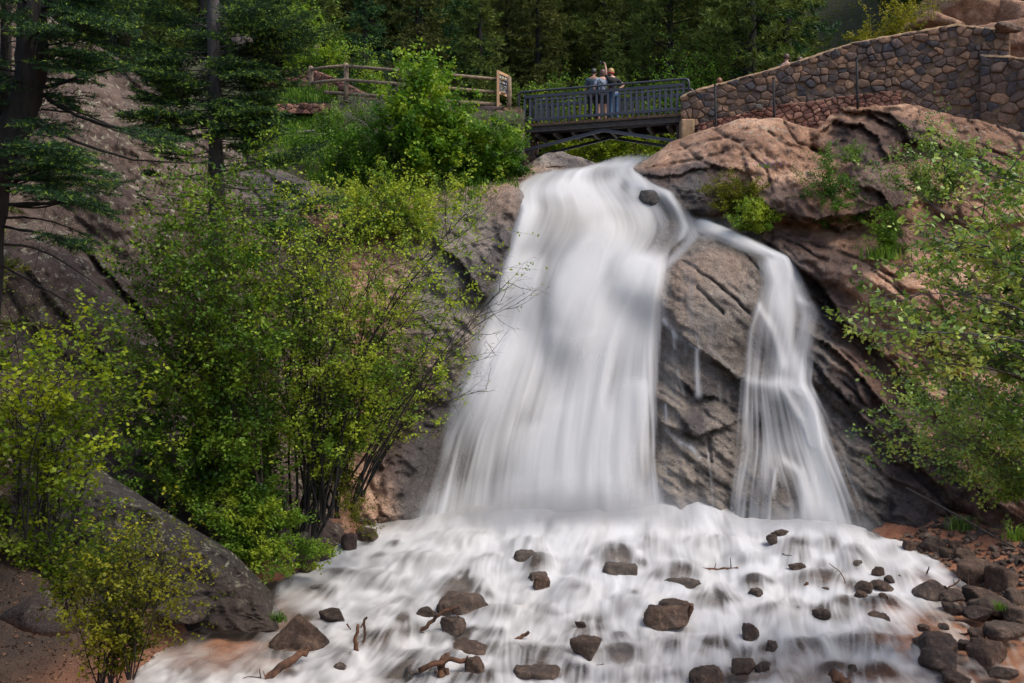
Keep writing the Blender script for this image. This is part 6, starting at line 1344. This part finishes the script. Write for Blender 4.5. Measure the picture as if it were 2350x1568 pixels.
YB = 21.5; rB = np.random.default_rng(31); brs = []
trunkB = [at(505, 1180, YB), at(503, 800, YB), at(497, 500, YB), at(493, 250, YB), at(490, 0, YB), at(488, -400, YB), at(487, -900, YB)]
for py, xr, tipy, fol in [(20,700,-10,.2),(40,640,70,.2),(60,300,10,.25),(75,720,30,.3),(110,690,85,.2),(120,310,110,.3),(140,620,150,.2),(160,270,150,.3),(178,700,160,.25),(150,780,52,.4),(200,340,190,.3),(215,650,215,.25),(235,620,250,.3),(228,300,225,.35),(250,270,262,.4),(270,640,262,.35),(285,330,300,.4),
                          (300,640,300,.3),(320,610,330,.3),(345,360,345,.6),(350,600,360,.7),(388,735,330,.4),(395,330,400,.8),(410,690,440,.7),(440,350,440,1),(452,640,470,.8),(475,330,470,.9),(480,780,455,.55),(500,700,520,.5),(500,400,520,.6),(540,380,560,.8),(560,600,580,.7),(600,420,610,.8)]:
    for m in range(3):
        x2 = 495 + (xr - 495) * rB.uniform(0.75, 1.05) if m else xr; y2 = tipy + (rB.uniform(-25, 25) if m else 0); dy = rB.uniform(-1.6, 1.2)
        p0 = at(495, py + m * 9, YB); p1 = at(x2, y2, YB + dy); mid = (p0 + p1) / 2 + np.array([0, 0, -0.10])
        brs.append(([p0, p0 * 0.6 + mid * 0.4, mid, p1], 0.022 if abs(x2 - 495) > 120 else 0.014, fol, 0.56))
for _ in range(60):         # branches towards and away from us
    py = rB.uniform(-350, 330); x2 = 495 + rB.uniform(-150, 150); p0 = at(493, py, YB); p1 = p0 + np.array([(x2 - 495) / FPX * YB, rB.choice([-1, 1]) * rB.uniform(0.8, 1.9), rB.uniform(-0.35, 0.1)])
    brs.append(([p0, (p0 + p1) / 2 + np.array([0, 0, -0.05]), p1], 0.018, 0.3, 0.52))
big_fir('fir_tree', 'straight grey trunked fir with flat green sprays in front of the pink slab', trunkB, [0.20, 0.185, 0.17, 0.15, 0.125, 0.09, 0.04], brs, 'bark_grey', 41)

YA = 14.0; rA = np.random.default_rng(32); brs = []
trunkA = [at(-110, 1650, YA), at(-90, 1200, YA), at(-60, 800, YA), at(-40, 560, YA), at(-28, 450, YA), at(-2, 370, YA), at(34, 300, YA), at(60, 230, YA), at(76, 150, YA), at(74, 60, YA), at(76, -200, YA), at(80, -700, YA)]
def pb(pts, r0, fol, l2=0.34, dY=0.0):
    n = len(pts); brs.append(([at(p[0], p[1], YA + dY * i / (n - 1)) for i, p in enumerate(pts)], r0, fol, l2))
for pts, r0, fol, dY in [([(94,202),(160,185),(244,160),(300,150)],.035,.75,-1), ([(70,276),(140,310),(244,360),(340,378),(478,387)],.032,.95,.8), ([(110,228),(180,262),(279,297),(384,312),(430,318)],.03,.55,-.8), ([(92,222),(150,222),(210,220)],.02,.9,.5),
                         ([(20,470),(100,468),(165,455),(230,470),(270,480)],.028,.45,-.6), ([(18,430),(90,395),(150,390),(230,408),(280,415)],.026,.4,-1), ([(20,400),(70,380),(120,370),(170,380)],.024,.2,-1.3), ([(60,120),(120,115),(200,120),(250,150)],.026,.5,.6), ([(90,140),(140,122),(230,115),(330,130)],.02,.85,1),
                         ([(76,60),(120,70),(160,68),(240,60)],.022,.25,-1), ([(74,40),(20,32),(-40,30)],.03,.2,-.8), ([(60,95),(100,70),(140,66)],.02,.1,-1.5), ([(30,330),(60,335),(110,330),(160,335)],.022,.3,-1.4), ([(20,360),(90,350),(150,362),(180,375)],.02,.25,-1.2),
                         ([(0,560),(60,565),(140,600),(230,660)],.024,.95,1), ([(-10,600),(60,640),(160,690),(260,730)],.02,.95,.6), ([(10,500),(80,500),(150,520),(220,560)],.02,.7,.4), ([(80,20),(140,10),(210,-10),(300,-20)],.028,.2,-1), ([(80,-40),(150,-60),(260,-50),(340,-20)],.03,.2,-.6),
                         ([(60,170),(10,190),(-40,200)],.03,.3,-.5), ([(20,330),(-30,360)],.02,.3,-1), ([(74,10),(40,-10),(0,-10),(-60,10)],.03,.2,-1.4), ([(100,0),(170,20),(230,40),(270,60)],.02,.25,-1.2), ([(100,130),(150,150),(200,190),(240,200)],.018,.9,.4), ([(94,250),(160,255),(220,262)],.016,.9,.3),
                         ([(16,440),(60,430),(100,440),(140,460)],.018,.3,-1.6), ([(80,-120),(200,-160),(330,-120)],.03,.2,.5), ([(80,-100),(-40,-120),(-150,-80)],.03,.2,-.5), ([(5,520),(70,530),(130,545),(190,560)],.02,.5,-.8), ([(80,-60),(160,-10),(240,20),(320,50)],.025,.3,.9)]:
    pb(pts, r0, fol, 0.44, dY)
    for _k in range(2 if fol < 0.6 else 0): pb([(p[0] + rA.uniform(-6, 6) * i, p[1] + rA.uniform(-3, 9) * i) for i, p in enumerate(pts)], r0 * 0.6, fol, 0.36, -dY * 0.7 + rA.uniform(-0.5, 0.7))
for _ in range(34):
    py = rA.uniform(-160, 420); x0 = float(np.interp(py, [-200, 60, 150, 230, 300, 370, 450], [76, 74, 76, 60, 34, -2, -28])); side = rA.choice([-1, 1], p=[0.35, 0.65]); ln = rA.uniform(110, 250)
    if 150 < py < 330 and side > 0: ln *= 0.6
    pb([(x0, py), (x0 + side * ln * 0.5, py + rA.uniform(-25, 5)), (x0 + side * ln, py + rA.uniform(-10, 40))], 0.018, 0.3, 0.42, rA.uniform(-1.4, 1.2))
big_fir('fir_tree', 'massive dark leaning fir with rough crooked trunk and bare dead limbs', trunkA, [0.36, 0.33, 0.30, 0.27, 0.25, 0.235, 0.225, 0.215, 0.205, 0.20, 0.18, 0.1], brs, 'bark', 42, per_m=110, nl=0.05, nw=0.013, tip=0.3)
t2 = MB(); t2.tube([at(-20, 800, 15), at(0, 400, 15), at(12, 230, 15), at(14, 100, 15), at(16, -100, 15)], [0.11, 0.1, 0.09, 0.08, 0.06], k=8)
rt = empty('fir_tree', at(-20, 800, 15), 'thin dead fir stem close behind the massive leaning trunk', 'fir tree'); t2.build('trunk', M['bark'], rt)
t3 = MB(); r3 = np.random.default_rng(8)
for py in np.linspace(60, 380, 26):
    p = at(13, py, 15); d = np.array([r3.uniform(-0.7, 1.0), r3.uniform(-0.5, 0.5), r3.uniform(-0.25, 0.1)]); C = curve(p, p + d, 6, (0, 0, 0.06), 0.3, r3); t3.tube(C, 0.011, 0.003, 4, False)
    for j in (2, 3, 4): t3.tube(np.stack([C[j], C[j] + r3.normal(size=3) * 0.16]), 0.005, 0.002, 3, False)
t3.build('dead_branches', M['bark'], rt)

# ---- shrubs
alder = 'stream side shrubs below the slab'
L_tips = [(300,860),(310,760),(340,690),(300,960),(360,600),(390,640),(430,560),(450,500),(500,425),(520,560),(560,620),(470,700),(420,780),(540,720),(600,560),(480,440),(530,470),(330,1020),(390,900),(500,850),(600,800),(580,920),(460,960),(650,700),(270,900),(380,1080),(520,1050),(620,1020),(300,1080),(440,1150),(560,1160)]
shrub('alder_shrub', 'dense dark green multi stemmed shrub below the straight fir', 'shrub', pxstems([(560,1255),(600,1250),(640,1250),(520,1240),(470,1210)], L_tips, (19.0, 20.2), (18.6, 20.6), 1), 'leaf_alder', 0.085, (22, 7, 13), 0.27, 0.020, 0.16, seed=11, group=alder, tone=(0.02, 0.78), cover=0.95, tmix=0.42)
R_tips = [(660,520),(720,480),(700,600),(760,560),(800,520),(850,560),(820,640),(900,600),(880,690),(950,640),(960,720),(1010,600),(1050,680),(1020,780),(950,800),(900,840),(1000,860),(860,900),(780,760),(740,680),(690,760),(820,840),(760,900),(700,960),(800,980),(930,920),(680,640),(640,600),(1090,500),(1060,560),(860,1000),(640,880)]
shrub('alder_shrub', 'airy yellow green shrub with long dark fanning stems beside the waterfall', 'shrub', pxstems([(700,1220),(740,1200),(720,1235),(770,1190),(680,1230)], R_tips, (19.2, 20.2), (18.8, 20.6), 2), 'leaf_alder', 0.072, (21, 7, 10), 0.24, 0.024, 0.28, seed=12, group=alder, tone=(0.3, 1.0), cover=0.7, bark='bark', tmix=0.52)
shrub('alder_shrub', 'almost leafless shrub reaching bare twigs out across the falling water', 'shrub', pxstems([(800,1170),(830,1140)], [(1130,690),(1180,640),(1200,705),(1140,815),(1100,760),(1110,890),(1060,880),(1000,930),(1040,820),(990,985)], (19.4, 20.0), (19.4, 20.6), 3), 'leaf_yellow', 0.036, (15, 5, 3), 0.20, 0.020, 0.35, seed=13, group=alder, cover=0.55, bark='bark')
shrub('willow_shrub', 'low brownish green shrub hanging over the stream edge below the alders', 'shrub', pxstems([(600,1230),(650,1230),(560,1220)], [(520,1250),(580,1290),(640,1300),(700,1290),(740,1260),(560,1180),(620,1160),(680,1180),(500,1200),(480,1150),(600,1270),(660,1260),(540,1290)], (18.6, 19.2), (18.2, 19.0), 4), 'leaf_alder', 0.06, (16, 6, 10), 0.45, 0.012, 0.2, seed=14, group=alder, tone=(0.15, 0.8), droop=0.2)
shrub('willow_shrub', 'drooping olive yellow branch tips beside the dark boulder at the falls base', 'shrub', pxstems([(790,1050)], [(830,1130),(850,1180),(800,1150),(780,1120),(845,1210),(815,1175)], (19.4, 19.8), (19.2, 19.8), 5), 'leaf_yellow', 0.05, (14, 5, 6), 0.3, 0.012, 0.3, seed=15, droop=0.5, tone=(0.0, 0.5))
# in front on the left
shrub('maple_sapling', 'bright lime green sapling on thin dark stems at the left edge', 'shrub', pxstems([(110,1300),(90,1280),(130,1310),(60,1300)], [(210,755),(260,830),(290,870),(180,800),(120,790),(60,860),(30,820),(10,880),(230,880),(150,870),(90,930),(200,960),(40,960),(120,1000),(260,920),(10,1000),(180,1050),(70,1060),(220,1020)], (11.2, 12.0), (10.6, 12.2), 6), 'leaf_front', 0.06, (12, 5, 5), 0.25, 0.014, 0.3, 0.75, 1, seed=16, flat=0.75, tone=(0.15, 1.0), bark='bark')
shrub('maple_sapling', 'green leafy bush below the lime sapling beside the lichened boulder', 'shrub', pxstems([(150,1420),(190,1430)], [(60,1180),(120,1150),(180,1180),(240,1200),(40,1260),(300,1230),(210,1280),(100,1240),(150,1300),(20,1210),(250,1290)], (11.0, 11.6), (10.6, 11.8), 7), 'leaf_front', 0.05, (12, 5, 5), 0.34, 0.012, 0.25, 0.75, 1, seed=17, tone=(0.0, 0.6), bark='bark')
shrub('maple_sapling', 'drooping yellow green bush in front of the boulder foot at lower left', 'shrub', pxstems([(260,1580),(300,1560),(230,1590)], [(200,1340),(260,1300),(320,1260),(370,1280),(380,1240),(330,1340),(280,1400),(360,1350),(220,1430),(320,1420),(260,1480),(180,1400),(340,1480),(300,1300),(390,1320),(240,1260),(300,1210),(350,1210),(200,1280),(420,1400),(280,1350),(230,1380),(430,1330),(450,1390),(400,1360),(160,1320),(120,1360)], (10.4, 11.2), (10.2, 11.2), 8), 'leaf_yellow', 0.042, (12, 5, 5), 0.32, 0.011, 0.2, 0.7, 1, seed=18, tone=(0.0, 0.75), flat=0.3, droop=0.1, bark='bark')
shrub('bare_shrub', 'leafless dark thicket of thin stems under the leaning fir', 'shrub', pxstems([(60,1000),(140,980),(20,1020),(-20,1000)], [(-20,640),(40,600),(90,660),(150,680),(210,720),(20,720),(120,760),(180,800),(250,790)], (15, 16), (15, 17), 9), 'leaf_alder', 0.04, (16, 5, 2), 0.3, 0.012, 0.2, seed=19, cover=0.25, bark='bark')
# beside the bridge
shrub('maple_bush', 'bright green tall bush growing in front of the log fence', 'bush', pxstems([(985,440),(1010,450),(960,430)], [(935,150),(960,165),(985,190),(1010,180),(900,230),(930,240),(980,250),(1030,240),(1060,260),(880,270),(1080,300),(1000,310),(940,300),(1110,320),(1040,330),(1140,340),(960,360),(880,330),(1090,370),(1150,380),(1020,390),(1170,320)], (28.6, 29.4), (28.0, 29.6), 10), 'leaf_bright', 0.115, (17, 6, 10), 0.27, 0.022, 0.25, 0.8, seed=20, tone=(0.15, 1.0), bark='bark', base=at(985, 440, 29))
shrub('leafy_bush', 'rounded green bush under the left bridge abutment', 'bush', pxstems([(1130,410),(1160,410)], [(1090,330),(1120,300),(1150,290),(1175,330),(1190,370),(1200,390),(1060,370),(1100,390),(1140,340),(1170,370),(1040,400)], (29.0, 29.6), (28.6, 29.4), 11), 'leaf_bright', 0.085, (15, 6, 10), 0.4, 0.014, 0.15, seed=21, tone=(0.05, 0.85))
shrub('leafy_bush', 'dark green scrub on the bank left of the tall bush', 'bush', pxstems([(800,440),(860,440),(760,430)], [(700,370),(740,330),(790,320),(840,300),(870,340),(900,370),(820,370),(760,390),(720,410),(850,400),(910,410)], (29.0, 30.0), (28.6, 30.2), 12), 'leaf_bright', 0.09, (16, 6, 11), 0.5, 0.014, 0.1, seed=22, tone=(0.0, 0.65))
shrub('leafy_bush', 'yellow green shrubs covering the top of the rock left of the falls', 'bush', pxstems([(900,580),(980,560),(820,560),(760,540)], [(730,470),(780,440),(830,450),(880,440),(930,450),(970,470),(1010,480),(1040,440),(1080,430),(1000,520),(940,520),(880,500),(820,500),(760,500),(850,560),(960,570),(1020,560),(700,500)], (26.4, 27.4), (26.0, 27.6), 13), 'leaf_alder', 0.085, (16, 6, 11), 0.45, 0.016, 0.1, seed=23, tone=(0.3, 1.0), tmix=0.55)
shrub('leafy_bush', 'low dark scrub along the foot of the tall bright bush', 'bush', pxstems([(900,420),(960,430),(1020,430)], [(860,330),(900,300),(940,330),(870,390),(920,390),(980,400),(1040,400),(1080,410),(1000,440),(900,440),(840,420)], (29.2, 30.0), (28.8, 30.0), 31), 'leaf_bright', 0.075, (16, 6, 11), 0.5, 0.014, 0.1, seed=40, tone=(0.0, 0.55))
shrub('leafy_bush', 'scrub climbing the terrace edge between red stones and scrub below', 'bush', pxstems([(790,340),(840,330)], [(740,280),(780,265),(820,260),(860,270),(890,290),(830,300),(770,310),(720,310)], (30.6, 31.0), (30.2, 31.0), 32), 'leaf_alder', 0.07, (15, 6, 9), 0.5, 0.014, 0.1, seed=41, tone=(0.0, 0.6), bark='deadwood')
shrub('bare_shrub', 'grey leafless twiggy shrub left of the tall bright bush', 'shrub', pxstems([(880,350),(900,360)], [(760,250),(790,230),(830,220),(850,250),(800,270),(880,230),(920,180),(940,160),(910,150),(780,290)], (29.6, 30.2), (29.4, 30.4), 14), 'leaf_alder', 0.04, (14, 4, 1), 0.25, 0.016, 0.25, seed=24, cover=0.1, bark='deadwood')
shrub('leafy_bush', 'light green shrub behind the fence rails near the tall post', 'bush', pxstems([(830,230),(870,230)], [(800,130),(830,120),(850,150),(870,170),(890,190),(820,180),(850,200)], (34.0, 34.6), (33.8, 34.8), 15), 'leaf_bright', 0.07, (12, 5, 6), 0.35, 0.014, 0.2, seed=25, tone=(0.4, 1.0))
shrub('leafy_tree', 'young yellow green tree between the dark firs above the red stone wall', 'tree', pxstems([(740,230),(700,230),(650,220)], [(660,20),(700,40),(720,80),(750,60),(640,60),(680,120),(740,120),(620,100),(770,110),(700,10),(600,60)], (36.5, 37.5), (36, 38), 16), 'leaf_bright', 0.10, (15, 5, 8), 0.3, 0.02, 0.2, seed=26, tone=(0.3, 1.0), bark='bark')
shrub('leafy_bush', 'green thicket beyond the creek seen under the bridge', 'bush', pxstems([(1260,370),(1340,372),(1420,372),(1500,372)], [(1240,300),(1270,310),(1310,310),(1340,305),(1380,315),(1410,310),(1450,312),(1480,315),(1520,310),(1545,318),(1290,340),(1370,345),(1440,345),(1500,345),(1330,330),(1400,335),(1470,330)], (38, 40), (37, 40), 17), 'leaf_front', 0.11, (14, 6, 10), 0.5, 0.02, 0.1, seed=27, tone=(0.3, 1.0))
shrub('leafy_bush', 'sunlit green brush behind the bridge railing on the right', 'bush', pxstems([(1480,330),(1560,320),(1620,300)], [(1440,230),(1480,210),(1520,190),(1560,180),(1600,170),(1640,190),(1540,220),(1580,230),(1500,250),(1630,150)], (38, 40), (38, 40), 18), 'leaf_bright', 0.10, (13, 5, 8), 0.35, 0.02, 0.2, seed=28, tone=(0.2, 0.8))
shrub('leafy_bush', 'dark green undergrowth behind the bridge railing on the left', 'bush', pxstems([(1200,330),(1280,330),(1340,320)], [(1200,200),(1240,220),(1280,200),(1320,190),(1360,220),(1260,250),(1300,250),(1420,200),(1390,240)], (38, 40), (38, 40), 19), 'leaf_alder', 0.10, (13, 5, 8), 0.35, 0.02, 0.2, seed=29, tone=(0.0, 0.7))
shrub('yellow_shrub', 'golden green shrub peeking over the stone wall top', 'shrub', pxstems([(2000,120),(2060,110),(2100,100)], [(1955,88),(1990,55),(2020,30),(2050,60),(2085,20),(2110,45),(2140,5),(2060,20),(2120,70),(1975,100),(2150,20),(2030,80)], (31.5, 32.5), (31, 33), 20), 'leaf_yellow', 0.07, (13, 5, 8), 0.4, 0.016, 0.1, seed=30, tone=(0.3, 1.0))
# on the rocks to the right
shrub('rock_shrub', 'russet and green low shrub in the crevice right of the small boulder', 'shrub', pxstems([(1680,490),(1700,500)], [(1640,440),(1660,425),(1690,420),(1720,430),(1740,450),(1650,470),(1710,460),(1735,475)], (27.0, 27.2), (26.6, 27.1), 21), 'leaf_yellow', 0.055, (16, 6, 11), 0.55, 0.012, 0.1, seed=31, tone=(0.0, 0.5))
shrub('rock_shrub', 'small olive shrub at the wet ledge beside the right waterfall', 'shrub', pxstems([(1735,530),(1750,530)], [(1700,480),(1730,475),(1755,480),(1775,500),(1720,500),(1760,520),(1705,520),(1690,505)], (26.3, 26.5), (25.9, 26.4), 22), 'leaf_alder', 0.055, (16, 6, 11), 0.5, 0.012, 0.1, seed=32, tone=(0.2, 0.75))
shrub('rock_shrub', 'dark green shrub with bare roots below the pink boulder', 'shrub', pxstems([(1915,510),(1930,510),(1900,505)], [(1850,450),(1870,420),(1900,400),(1930,420),(1960,450),(1975,480),(1845,490),(1890,450),(1930,470),(1960,500),(1870,500),(1905,380)], (26.2, 26.5), (25.7, 26.3), 23), 'leaf_bright', 0.055, (17, 6, 12), 0.5, 0.014, 0.1, seed=33, tone=(0.0, 0.6))
shrub('rock_shrub', 'tiny green shrub in the hollow of the dark rock face', 'shrub', pxstems([(1955,375),(1965,372)], [(1935,345),(1955,335),(1975,345),(1940,365),(1970,365)], (26.9, 27), (26.7, 26.9), 24), 'leaf_bright', 0.04, (10, 4, 8), 0.5, 0.01, 0.1, seed=34, tone=(0.1, 0.6))
shrub('rock_shrub', 'loose green shrub on the slope above the leafy branches', 'shrub', pxstems([(2170,470),(2140,470),(2200,460)], [(2030,375),(2080,350),(2120,330),(2140,290),(2170,320),(2200,340),(2240,350),(2100,400),(2160,380),(2220,390),(2050,420),(2110,440),(2180,430)], (24.8, 25.2), (24.4, 25.2), 25), 'leaf_maple', 0.07, (14, 5, 6), 0.4, 0.016, 0.2, 0.7, seed=35, tone=(0.0, 0.6), bark='bark')
shrub('rock_shrub', 'bright green leafy shrub above the grass tuft on the rock', 'shrub', pxstems([(2030,575),(2045,575)], [(2010,500),(2030,490),(2055,505),(2020,530),(2060,540),(2000,550),(2070,570),(2040,550)], (24.9, 25.1), (24.6, 24.9), 26), 'leaf_bright', 0.05, (12, 5, 9), 0.5, 0.012, 0.1, seed=36, tone=(0.2, 0.9))
# leafy branches at the right edge, close
MT = [(1945,730),(1990,700),(2040,660),(2060,620),(2080,560),(2110,520),(2140,480),(2170,420),(2200,450),(2240,390),(2290,400),(2330,420),(1970,790),(2030,760),(2080,700),(2130,620),(2180,560),(2240,520),(2300,500),(2050,820),(2110,780),(2160,720),(2210,660),(2270,600),(2330,560),(2100,850),(2180,810),(2250,760),(2310,680),(2150,560)]
shrub('broadleaf_tree', 'pale green leafy tree leaning in from the right edge', 'tree', pxstems([(2560,1000),(2540,900),(2580,1060),(2560,960)], [(q[0] + 28, q[1] + 6) for q in MT], (13.0, 13.6), (12.2, 14.2), 27), 'leaf_maple', 0.085, (15, 5, 6), 0.17, 0.028, 0.3, 0.62, 1, seed=37, tone=(0.0, 1.0), bark='bark_grey', flat=0.25, base=at(2560, 1500, 13))
MT2 = [(2060,960),(2090,1000),(2130,930),(2100,880),(2160,990),(2200,920),(2240,860),(2290,800),(2340,860),(2070,980),(2150,1050),(2230,1010),(2280,1060),(2320,980),(2350,1100),(2200,1080),(2300,1130),(2260,940),(2340,760),(2330,920),(2180,880)]
shrub('broadleaf_tree', 'denser green bush filling the right edge below the leaning tree', 'tree', pxstems([(2520,1230),(2480,1200),(2560,1260)], MT2, (14.6, 15.2), (14.2, 15.6), 28), 'leaf_maple', 0.07, (17, 6, 8), 0.26, 0.018, 0.25, 0.65, 1, seed=38, tone=(0.0, 0.72), bark='bark_grey', base=at(2520, 1290, 15))

def tuft(label, px, py, Yd, w, hgt, n, mat='grass', seed=0, lean=0.0, name='grass_tuft', cat='grass', tone=(0.1, 0.9)):
    r = np.random.default_rng(seed); p = at(px, py, Yd); fo = Foliage()
    b = p + np.stack([r.normal(size=n) * w * 0.4, r.normal(size=n) * w * 0.25, r.uniform(-0.03, 0.02, n)], 1)
    az = r.uniform(0, 6.28, n); out = np.stack([np.cos(az), np.sin(az) * 0.7, np.zeros(n)], 1) * r.uniform(0.1, 1.1, n)[:, None]
    L = hgt * r.uniform(0.25, 1.15, n)[:, None]; up = np.array([lean, 0, 1.0])
    m1 = b + (up + out * 0.4) * L * 0.55; tp = m1 + (up * 0.35 + out * 1.1 - np.array([0, 0, 0.15])) * L * 0.5
    sd = np.stack([-np.sin(az), np.cos(az), az * 0], 1) * 0.011 * (hgt / 0.3) ** 0.5 * Yd / 25
    V = np.stack([b - sd, b + sd, m1 + sd * 0.8, m1 - sd * 0.8], 1); fo._push(V, np.arange(n)[:, None] * 4 + np.array([[0, 1, 2, 3]]), r.uniform(*tone, n), 4)
    V = np.stack([m1 - sd * 0.8, m1 + sd * 0.8, tp], 1); fo._push(V, np.arange(n)[:, None] * 3 + np.array([[0, 1, 2]]), r.uniform(*tone, n), 3)
    o = link_mesh(name, fo.mesh(name), M[mat]); tag(o, label, cat); return o
tuft('long grass tuft hanging on the rock ledge below the bright shrub', 2030, 595, 24.7, 0.6, 0.55, 260, seed=1)
tuft('small upright grass tuft at the foot of the stone wall post', 1975, 248, 29.2, 0.22, 0.32, 60, seed=2, tone=(0.4, 1))
tuft('dark green grass clump at the wet foot of the right slab', 2205, 1215, 20.6, 0.3, 0.4, 170, 'leaf_dark', seed=3, tone=(0.3, 1))
tuft('bright little grass clump between the rocks on the right bank', 2295, 1398, 17.3, 0.12, 0.2, 70, seed=4, tone=(0.1, 0.6))
tuft('olive grass at the right edge of the gravel bank', 2345, 1240, 18.5, 0.4, 0.4, 120, 'leaf_alder', seed=5, tone=(0.1, 0.6))
tuft('grass clump under the boulder at the lower left water edge', 640, 1425, 16.9, 0.2, 0.25, 100, seed=6, tone=(0.0, 0.4))
fl = tuft('small patch of purple wildflowers on the pink boulder', 1758, 384, 27.3, 0.3, 0.16, 60, seed=7, name='wildflower_patch', cat='flowers')
M['petal'] = leaf_material('purple_petal', [(0, (0.20, 0.12, 0.45)), (1, (0.40, 0.30, 0.75))], 0.3)
r = np.random.default_rng(3); fo = Foliage(); pp = at(1760, 378, 27.2) + r.normal(size=(90, 3)) * np.array([0.22, 0.1, 0.06]); fo.leaves(pp, r.normal(size=(90, 3)), 0.035, r.uniform(0, 1, 90), 0.8); link_mesh('blossoms', fo.mesh('blossoms'), M['petal'], fl)
# meadow grass on the terrace: one uncountable mass
def meadow(name, quads, n, hgt, seed, mat='grass', tone=(0.1, 0.9), depth=None):
    r = np.random.default_rng(seed); fo = Foliage()
    for (x0, x1, y0, y1, k) in quads:
        px = r.uniform(x0, x1, k); py = r.uniform(y0, y1, k); b = at(px, py, depth(px, py) - 0.12); az = r.uniform(0, 6.28, k)
        out = np.stack([np.cos(az), np.sin(az), az * 0], 1) * r.uniform(0, 0.5, k)[:, None]; L = hgt * r.uniform(0.5, 1.2, k)[:, None]
        sd = np.stack([-np.sin(az), np.cos(az), az * 0], 1) * 0.016; m1 = b + (np.array([0, 0, 1]) + out * 0.4) * L * 0.6; tp = m1 + (np.array([0, 0, 0.3]) + out) * L * 0.45
        to = np.clip(r.uniform(*tone, k) + 0.25 * fbm(b * 0.9, 2), 0, 1)
        fo._push(np.stack([b - sd, b + sd, m1 + sd * .8, m1 - sd * .8], 1), np.arange(k)[:, None] * 4 + np.array([[0, 1, 2, 3]]), to, 4)
        fo._push(np.stack([m1 - sd * .8, m1 + sd * .8, tp], 1), np.arange(k)[:, None] * 3 + np.array([[0, 1, 2]]), to, 3)
    o = link_mesh(name, fo.mesh(name), M[mat]); tag(o, 'green grass covering the terrace bank below the log fence', 'grass', kind='stuff')
meadow('terrace_grass', [(640,775,206,236,800),(560,700,235,330,800),(640,790,262,345,2400),(860,1190,400,470,1300),(700,860,330,430,800)], 0, 0.34, 5, tone=(0.0, 0.7), depth=bank_base)
# low undergrowth on the forest floor: one uncountable mass
r = np.random.default_rng(15); fo = Foliage(); k = 26000; yy = 33 + 30 * r.uniform(0, 1, k) ** 1.5; xx = r.uniform(-0.52, 0.52, k) * yy
zz = hill_z(xx, yy) + np.abs(r.normal(size=k)) * 0.45 * (0.4 + np.clip(fbm(np.stack([xx / 3, yy / 3, xx * 0], -1), 2), -0.3, 1)); kp = np.abs(xx - 3.2) > 1.3
fo.leaves(np.stack([xx, yy, zz], -1)[kp], r.normal(size=(k, 3))[kp], 0.16 * r.uniform(0.6, 1.3, k)[kp], np.clip(0.45 + 0.4 * fbm(np.stack([xx / 4, yy / 4, xx * 0 + 3], -1), 2) + r.uniform(-.2, .2, k), 0, 1)[kp], 0.7, 1, r)
o = link_mesh('undergrowth', fo.mesh('undergrowth'), M['leaf_alder']); tag(o, 'low green undergrowth covering the forest floor beyond the bridge', 'undergrowth', kind='stuff')
# dark leaf litter and herbs on the near left bank
r = np.random.default_rng(16); fo = Foliage(); k = 9000; yy = r.uniform(10.5, 20, k); xx = -4.6 - r.uniform(0, 1, k) * (0.52 * yy - 3.4)
zz = ground_z(xx, yy) + r.uniform(0.0, 0.03, k); fo.leaves(np.stack([xx, yy, zz], -1), r.normal(size=(k, 3)) * np.array([1, 1, 0.25]), 0.055 * r.uniform(0.5, 1.3, k), r.uniform(0, 1, k), 0.6, 1, r)
M['litter'] = leaf_material('leaf_litter', [(0, (0.03, 0.018, 0.012)), (0.6, (0.10, 0.055, 0.035)), (1, (0.22, 0.13, 0.085))], 0.05, 0.8, 0.1)
o = link_mesh('leaf_litter', fo.mesh('leaf_litter'), M['litter']); tag(o, 'brown fallen leaves strewn over the left bank soil', 'leaf litter', kind='stuff')
